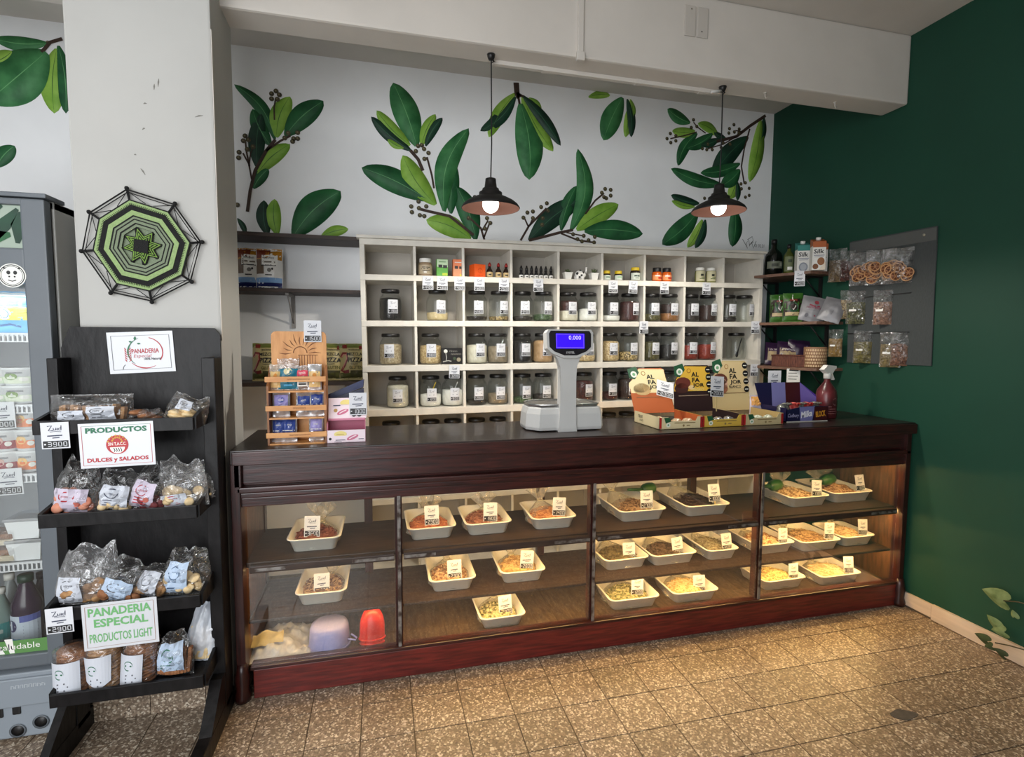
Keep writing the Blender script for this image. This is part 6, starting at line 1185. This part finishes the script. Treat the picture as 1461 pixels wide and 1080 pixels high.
food_bag('long bag of brown crackers with two white labels on the first tray', 131, 0, .25, .108, .10, 'slices', BK1, [p_sticker(.12, .47, .06, .48, LBL, INK), p_sticker(.52, .84, .18, .6, LBL, INK)], seed=5, tilt=-.12)
food_bag('flat bag of pale flat breads lying in the middle of the first tray', 209, 0, .12, .05, .09, 'flat', BK2, [], seed=6, tilt=-.1)
food_bag('twisted bag with a tilted white label at the column end of the first tray', 262, 0, .135, .10, .09, 'flat', BK3, [p_sticker(.25, .62, .42, .8, LBL, INK)], seed=7, roll=.25, rz=.1)
food_bag('bag with fan shaped label and orange pink biscuits, near end of the second tray', 102, 1, .135, .20, .09, 'biscuits', BK4, [p_sticker(.08, .85, .06, .46, LBLP, REDP, 1)], seed=8, roll=.12, fan=.1)
food_bag('bag with crumpled white label and yellow biscuits on the second tray', 160, 1, .135, .145, .09, 'biscuits', BK3, [p_sticker(.2, .85, .1, .66, LBL, INKB)], seed=9, roll=.2)
food_bag('bag with slanted label and dark red biscuits on the second tray', 207, 1, .14, .165, .09, 'biscuits', BK5, [p_sticker(.1, .66, .05, .62, LBLP, REDP, 1)], seed=10, roll=.28, fan=.15)
food_bag('big cloudy bag with one pale biscuit at its shoulder, second tray', 264, 1, .16, .18, .09, 'biscuits', BK3, [p_sticker(.05, .6, .06, .3, LBL, REDP)], seed=12, roll=-.1, film=FILMW, fan=.1)
food_bag('crumpled empty topped bag at the column end of the second tray', 290, 1, .1, .15, .07, 'flat', BK3, [], seed=13, y=-1.32, film=FILMW)
food_bag('tall crumpled bag of tan biscuits with square white label, third tray', 120, 2, .19, .205, .1, 'biscuits', BK1, [p_sticker(.06, .5, .06, .5, LBL, GREY)], seed=14, roll=.06, film=FILMW, fan=.1)
food_bag('bag of tan rings with slanted grey label on the third tray', 168, 2, .16, .15, .09, 'biscuits', BK2, [p_sticker(.1, .72, .05, .55, LBLB, GREY)], seed=15, roll=.35, y=-1.4)
food_bag('bag of toasted slices with arched label in the middle of the third tray', 215, 2, .135, .12, .08, 'biscuits', BK1, [p_sticker(.08, .6, .05, .8, LBL, GREY)], seed=16, roll=.3)
food_bag('bag of pale biscuits with upright blue printed label, column end of the third tray', 262, 2, .165, .165, .09, 'biscuits', BK3, [p_sticker(.1, .6, .06, .74, LBLB, solid(30, 70, 110))], seed=17, roll=.1, fan=.15)
for k, (u, lab, m, rl) in enumerate(((106, 'stack of round crackers with white label, nearest the fridge', BK2, -.02), (153, 'leaning stack of round crackers with pointed white label', BK1, -.06), (199, 'tidy stack of brown round crackers with narrow white label', BK2, .06))):
    z = TZS[3]+.002; p = RY(u, 960, -1.385); o = thing('cracker_stack', lab+', lowest tray', 'crackers', (p.x, -1.385, z), group='cracker stacks on the lowest tray', rot=(-.06, rl, 0)); R = random.Random(k); mb = MB()
    for j in range(13): mb.lathe([(0, 0), (.05, .0), (.0525, .004), (.05, .008), (0, .0085)], 20, m, Matrix.Translation((R.uniform(-.003, .003), R.uniform(-.003, .003)+.002*j*.3, .011*j)) @ Matrix.Rotation(R.uniform(-.06, .06)+.06*(j > 10), 4, 'Y'))
    stuff(mb.build('round_crackers', o)); mb = MB(); mb.grid(lambda u_, v_: ((.0575+.004*noise.noise(Vector((cos(2*pi*u_)*3, sin(2*pi*u_)*3, v_*6+k))))*cos(2*pi*u_)*(1 if v_ < .9 else 1-(v_-.9)*6), (.0575+.003*noise.noise(Vector((cos(2*pi*u_)*4, k, v_*6))))*sin(2*pi*u_)*(1 if v_ < .9 else 1-(v_-.9)*6), v_*.165), 30, 10, FILM, closed=True); mb.build('film', o)
    mb = MB(); F = Face(mb, lambda s, t, d: ((.0605+d)*sin(s), -(.0605+d)*cos(s), t)); a0, a1 = (-.95, .72) if k != 2 else (-1.0, .45)
    for j in range(10):
        q0, q1 = a0+(a1-a0)*j/10, a0+(a1-a0)*(j+1)/10
        if k == 1: F.poly([(q0*.85, .012+.03*abs(q0)), (q1*.85, .012+.03*abs(q1)), (q1, .125), (q0, .125)], LBL, .0)
        else: F.rect(q0, q1, .002, .118, LBL, 0)
    F.stroke([(-.3+.26*cos(a), .08+.016*sin(a)) for a in [2*pi*q/14 for q in range(12)]], .003, GRN, .0008); F.stroke([(-.5, .08), (-.1, .08)], .005, GRN, .0008)
    for j in range(3): F.stroke([(-.45, .045-.012*j), (.0+.15*(j % 2), .048-.012*j)], .005, GREY, .0008)
    mb.build('paper_label', o)
food_bag('bag of square sliced bread with green printed label, column end of the lowest tray', 249, 3, .13, .155, .085, 'slices', BK2, [p_sticker(.08, .8, .04, .8, LBLB, GRN)], seed=18, tilt=-.1, roll=.06)
food_bag('cling wrapped white loaf leaning behind the sliced bread on the lowest tray', 288, 3, .12, .215, .08, 'slices', BK3, [], seed=19, y=-1.315, film=clear_mat('frosted wrap', (.95, .96, 1, 1), .2, .6, .2, 1, 25, .5, (.82, .87, .95, 1)), roll=.1)
# ================================================================== DRINKS FRIDGE AT THE EDGE
FRG = mat('grey fridge panel', rgb(190, 190, 186), .5, var=.05, scale=5); FRD = mat('dark grey fridge frame', rgb(92, 98, 104), .45, var=.04, scale=6); FRM = solid(134, 142, 150, .45); FIN = solid(150, 154, 160, .5)
FXL, FXR, FY0, FY1, FZ = -1.72, -.985, -1.245, -.6, 2.0
fr = thing('drinks_fridge', 'tall grey shop fridge with glass door beside the column', 'fridge', (FXL, FY0, 0)); FW_ = FXR-FXL
def fb(name, x0, x1, y0, y1, z0, z1, m, bev=.004, parent=None): mb = MB(); mb.box(x0, x1, y0, y1, z0, z1, m, bev=bev); return mb.build(name, parent or fr)
fb('side_panel', FW_-.025, FW_, .035, .64, .03, FZ, FRG); fb('side_panel', 0, .025, .035, .64, .03, FZ, FRG); fb('top_panel', 0, FW_, .035, .64, FZ-.03, FZ, FRG); fb('back_panel', .025, FW_-.025, .62, .64, .03, FZ-.03, FIN); fb('inner_floor', .025, FW_-.025, .035, .62, .26, .3, FIN)
fb('hinge_cover', FW_-.16, FW_+.004, -.02, .1, FZ, FZ+.016, FRD); [fb('door_seal', *q, BLACK, 0) for q in ((.01, .03, .02, .036, .31, FZ-.01), (FW_-.03, FW_-.008, .02, .036, .31, FZ-.01), (.03, FW_-.03, .02, .036, FZ-.04, FZ-.01), (.03, FW_-.03, .02, .036, .31, .33))]
dr = None
mb = MB(); mb.box(FW_-.075, FW_-.002, -.02, .02, .285, FZ-.005, FRD, bev=.006); dr = mb.build('door', fr)
fb('door_stile', .002, .075, -.02, .02, .285, FZ-.005, FRD, .006, dr); fb('door_rail', .07, FW_-.07, -.02, .02, 1.972, FZ-.005, FRD, .006, dr); fb('door_rail', .07, FW_-.07, -.02, .02, .285, .335, FRD, .006, dr); fb('door_rail', .07, FW_-.07, -.02, .02, 1.70, 1.822, FRD, .006, dr)
fb('glass_pane', .07, FW_-.07, -.002, .004, .33, 1.705, PANE, 0, dr)
mb = MB(); mb.box(.07, FW_-.07, -.004, .012, 1.82, 1.975, solid(150, 164, 150, .2)); F = Face(mb, lambda s, t, d: (s, -.0045-d, t))
for (x0, z0, x1, z1, w_, m) in ((.56, 1.83, .645, 1.96, .045, LG['K']), (.5, 1.9, .6, 1.97, .05, LG['K']), (.64, 1.84, .655, 1.95, .05, LG['K']), (.5, 1.83, .62, 1.87, .06, LG['D']), (.3, 1.84, .42, 1.95, .06, LG['D']), (.15, 1.84, .28, 1.94, .05, LG['L'])): F.stroke([(x0, z0), ((x0+x1)/2, (z0+z1)/2+.008), (x1, z1)], w_, m, .0006, True)  # green leaves mirrored in the header glass, painted on as strokes
mb.build('header_panel', dr)
cx = RY(17, 393, FY0-.021).x-FXL; cz = RY(17, 393, FY0-.021).z
mb = MB(); F = Face(mb, lambda s, t, d: (cx+s, -.0205-d, cz+t)); F.disc(0, 0, .042, solid(226, 226, 220), .0003, 28); F.ring(0, 0, .037, .003, INK, .0006); F.ring(0, 0, .032, .0015, INK, .0006)
for sx in (-1, 1): F.disc(sx*.010, .010, .006, INK, .0006, 10, .007); F.disc(sx*.008, -.004, .003, INK, .0008, 8); F.disc(sx*.021, .025, .004, INK, .0006, 8, .003)
F.stroke([(-.012, -.016), (0, -.02), (.012, -.016)], .003, INK, .0006); mb.build('cow_sticker', dr)
mb = MB(); F = Face(mb, lambda s, t, d: (s, -.0026-d, t)); F.rect(.07, FW_-.072, .335, .385, solid(86, 132, 70), .0003); x1 = FW_-.09
F.text('er saludable', x1-.10, .362, .17, .022, W1, .0006); [F.poly([(x1-.20+.03*k, .337), (x1-.185+.03*k, .337), (x1-.20+.05*k-.05, .392), (x1-.225+.05*k-.05, .392)], W1, .0006) for k in range(4)]; mb.build('door_decal', dr)
# lower grille
mb = MB(); mb.box(.0, FW_, -.012, .05, .0+.012, .262, FRM, bev=.006); gr_ = mb.build('base_cover', fr)
mb = MB(); mb.box(FW_-.26, FW_-.055, -.02, -.01, .135, .245, FRM, bev=.006); F = Face(mb, lambda s, t, d: (s, -.0205-d, t)); scrib(F, FW_-.14, .215, .11, .014, solid(176, 182, 188), .0002); mb.build('raised_badge', gr_)
for k, (x, z0) in enumerate(((.44, .095), (.495, .1), (.55, .105))): mb = MB(); mb.box(x-.013, x+.013, -.016, -.011, z0, z0+.10, BLACK, bev=.004); mb.build('vent_slot', gr_)
for (u, v) in ((26, 1042), (59, 1029)):
    p = RY(u, v, FY0-.012); mb = MB(); M = Matrix.Translation((p.x-FXL, -.0125, p.z)) @ Matrix.Rotation(pi/2, 4, 'X'); mb.lathe([(.020, .0), (.026, .001), (.027, .003), (.021, .003)], 20, FRD, M, cap=False); mb.lathe([(0, -.001), (.021, -.001), (.021, .001), (0, .0012)], 20, BLACK, M); mb.build('round_hole', gr_)
fb('foot', FW_-.06, FW_-.03, .02, .06, 0, .032, BLACK, 0); fb('foot', .03, .06, .02, .06, 0, .032, BLACK, 0)
fl_ = bpy.data.lights.new('fridge_lamp', 'AREA'); fl_.shape = 'RECTANGLE'; fl_.size = .5; fl_.size_y = .05; fl_.energy = 1.3; fl_.color = (.92, .96, 1); fo = bpy.data.objects.new('fridge_lamp', fl_); COL.objects.link(fo); fo.location = ((FXL+FXR)/2, FY0+.08, 1.66); fo.rotation_euler = (radians(12), 0, 0)
SHZ = [1.524, 1.258, .995, .655]; WRW = solid(222, 224, 228, .4)
for k, z in enumerate(SHZ):
    mb = MB(); mb.box(.026, FW_-.026, .075, .6, -.008, 0, WRW); s = mb.build('wire_shelf', fr, (0, 0, z-.004)); mb = MB()
    for j in range(46): mb.box(.03+j*.0148, .036+j*.0148, .068, .075, -.028, .002, WRW)
    mb.box(.026, FW_-.026, .066, .07, -.003, .004, WRW); mb.box(.026, FW_-.026, .066, .07, -.03, -.026, WRW); mb.build('comb_front', s)
FYI = FY0+.13
def fx(u, v=600): return RY(u, v, FYI).x
def cup(label, x, z, r, h, c, lidc, deco, name='yogurt_cup', cat='cup', group=None, sx=1.):
    o = thing(name, label, cat, (x, FYI, z), group=group); mb = MB(); mb.lathe([(r*.84, 0), (r, h*.9), (r*1.05, h*.92), (r*1.05, h*.97)], 18, c, sx=sx); mb.build('cup', o); mb = MB(); mb.lathe([(r*1.06, h*.965), (r*1.06, h*.995), (r, h), (0, h)], 18, lidc, sx=sx); mb.build('lid', o)
    mb = MB(); F = Face(mb, lambda s, t, d: ((r*(.85+.14*t/h)+.0012+d)*sin(s)*sx, -(r*(.85+.14*t/h)+.0012+d)*cos(s), t)); deco(F, h); mb.build('label', o); return o
def d_cup(c1, c2):
    def f(F, h): F.rect(-1.2, 1.2, h*.12, h*.5, c1, 0, 6); F.disc(-.2, h*.52, .4, c2, .0006, 12, h*.2); F.disc(.5, h*.36, .25, W1, .0006, 10, h*.12); scrib(F, .0, h*.72, .9, h*.1, INKB, .0006)
    return f
RC = solid(150, 40, 52, .4); OC = solid(226, 120, 46, .4); WH = solid(232, 234, 236, .4); tiers = ['bottom', 'middle', 'top']
for nm, u, c1, c2 in (('red', 10, RC, solid(206, 170, 160)), ('orange', 42, OC, solid(232, 190, 120))):
    for k in range(3): cup(f'white fridge cup with {nm} band, {tiers[k]} of its stack of three', fx(u), SHZ[2]+.001+.082*k, .046, .081, WH, WH, d_cup(c1, c2), group='stacked fruit cups in the fridge')
for k in range(2): cup(f'white oval tub with green and orange print, {("lower", "upper")[k]} one on the fridge second shelf', fx(37), SHZ[1]+.001+.068*k, .058, .067, WH, WH, d_cup(solid(214, 222, 200), solid(120, 150, 80)), name='cheese_tub', cat='tub', group='cheese tubs in the fridge', sx=1.05); cup(f'white tub with green rim, {("lower", "upper")[k]} one at the picture edge of the fridge shelf', fx(2), SHZ[1]+.001+.068*k, .05, .067, WH, WH, d_cup(solid(200, 214, 190), solid(150, 170, 110)), name='cheese_tub', cat='tub', group='cheese tubs in the fridge')
for k in range(2):
    o = thing('food_container', f'square white takeaway tub with clear lid, {("lower", "upper")[k]} one on the lowest wire shelf', 'tub', (fx(46, 760), FYI, SHZ[3]+.001+.084*k), group='takeaway tubs in the fridge')
    mb = MB(); a, b, h = .046, .056, .07; mb.hexa([(-a, -a, 0), (a, -a, 0), (a, a, 0), (-a, a, 0), (-b, -b, h), (b, -b, h), (b, b, h), (-b, b, h)], WH); mb.build('tub', o); mb = MB(); mb.box(-b-.004, b+.004, -b-.004, b+.004, h, h+.012, clear_mat('clear lid', (.8, .88, .96, 1), .15, .25, .1), bev=.003); mb.build('lid', o)
for k in range(2):
    o = thing('dessert_box', f'clear box of layered brown and cream dessert, {("lower", "upper")[k]} one beside the white tubs', 'box', (fx(6, 765), FYI, SHZ[3]+.001+.062*k), group='dessert boxes in the fridge')
    mb = MB(); mb.box(-.055, .055, -.05, .05, .002, .024, solid(226, 214, 190, .6), bev=.004); mb.box(-.055, .055, -.05, .05, .025, .046, BK2, bev=.004); mb.build('dessert', o); mb = MB(); mb.box(-.06, .06, -.055, .055, 0, .06, FILM, bev=.004); mb.build('box', o)
BLUP = solid(92, 166, 214, .3)
def p_blu(F): patch(F, .0, 1, .3, .62, solid(206, 200, 70, .4), .0006); patch(F, 0, 1, .62, .8, solid(60, 130, 190), .0006); F.disc(.4, .45, .16, W1, .0014, 14, .14); F.ring(.4, .45, .1, .02, solid(60, 130, 180), .002, 12); patch(F, 0, 1, .88, .96, solid(210, 226, 236), .0008); F.stroke([(.2, .16), (.5, .2), (.7, .14)], .05, solid(40, 90, 140), .0014)
for k, u in enumerate((20, -14)): pouch('milk_pouch', 'pale blue and yellow fridge pouch, '+('in full view on the top wire shelf' if k == 0 else 'cut by the picture edge'), 'pouch', (fx(u, 450), FYI, SHZ[0]+.001), .15, .155, .06, BLUP, [('print', p_blu)], seed=81+k, group='blue pouches in the fridge')
for k, (u, r, h, c, capc, lab) in enumerate(((40, .05, .285, solid(48, 34, 56, .15), solid(34, 60, 50, .4), 'large dark purple drink bottle with blue and white label at the fridge bottom'), (2, .034, .24, mat('clear teal bottle', rgb(120, 140, 136), .15), W1, 'small clear bottle with teal label at the fridge bottom'), (17, .034, .255, mat('pale bottle', rgb(150, 156, 158), .15), W1, 'pale bottle with white cap behind the purple one'), (63, .036, .25, solid(42, 36, 56, .15), solid(42, 36, 56, .3), 'dark bottle at the hinge side of the fridge bottom'))):
    yy = FYI+(.09 if k > 1 else -.01); o = thing('drink_bottle', lab, 'bottle', (RY(u, 880, yy).x, yy, .301)); mb = MB(); mb.lathe([(r*.9, 0), (r, .008), (r, h*.52), (r*.96, h*.62), (r*.5, h*.84), (r*.42, h*.88), (r*.42, h*.92)], 22, c); mb.build('body', o); mb = MB(); mb.lathe([(r*.5, h*.91), (r*.5, h), (0, h)], 16, capc); mb.build('cap', o)
    mb = MB(); F = Face(mb, lambda s, t, d: ((r+.0006+d)*sin(s), -(r+.0006+d)*cos(s), t))
    if k == 0: F.rect(-1.3, 1.3, .03, .14, solid(200, 210, 224), 0, 10); F.rect(0, 1.3, .115, .14, solid(90, 100, 170), .0004, 5); F.rect(-1.3, 0, .03, .05, solid(70, 150, 200), .0004, 5); F.disc(-.6, .1, .4, solid(60, 60, 100), .0006, 14, .024); [F.stroke([(.2, .1-.014*j), (1.1, .1-.014*j)], .004, solid(130, 136, 160), .0005) for j in range(4)]; F.stroke([(-.9, .102), (-.3, .1)], .006, W1, .001)
    else: F.rect(-1.2, 1.2, h*.2, h*.46, (solid(40, 120, 120), W1, solid(90, 110, 150))[k-1], 0, 8); scrib(F, 0, h*.33, 1.2, h*.07, W1 if k == 1 else INKB, .0006)
    mb.build('label', o)
for (u, v, pr_, lab) in ((4, 612, '3000', 'on the second wire shelf of the fridge'), (15, 706, '2500', 'on the third wire shelf of the fridge')):
    p = RY(u, v, FY0+.06); price_card(f'price card {pr_} {lab}', pr_, (p.x, FY0+.06, p.z), 0, 0, .085, .1, 'price cards in the fridge', -.03)
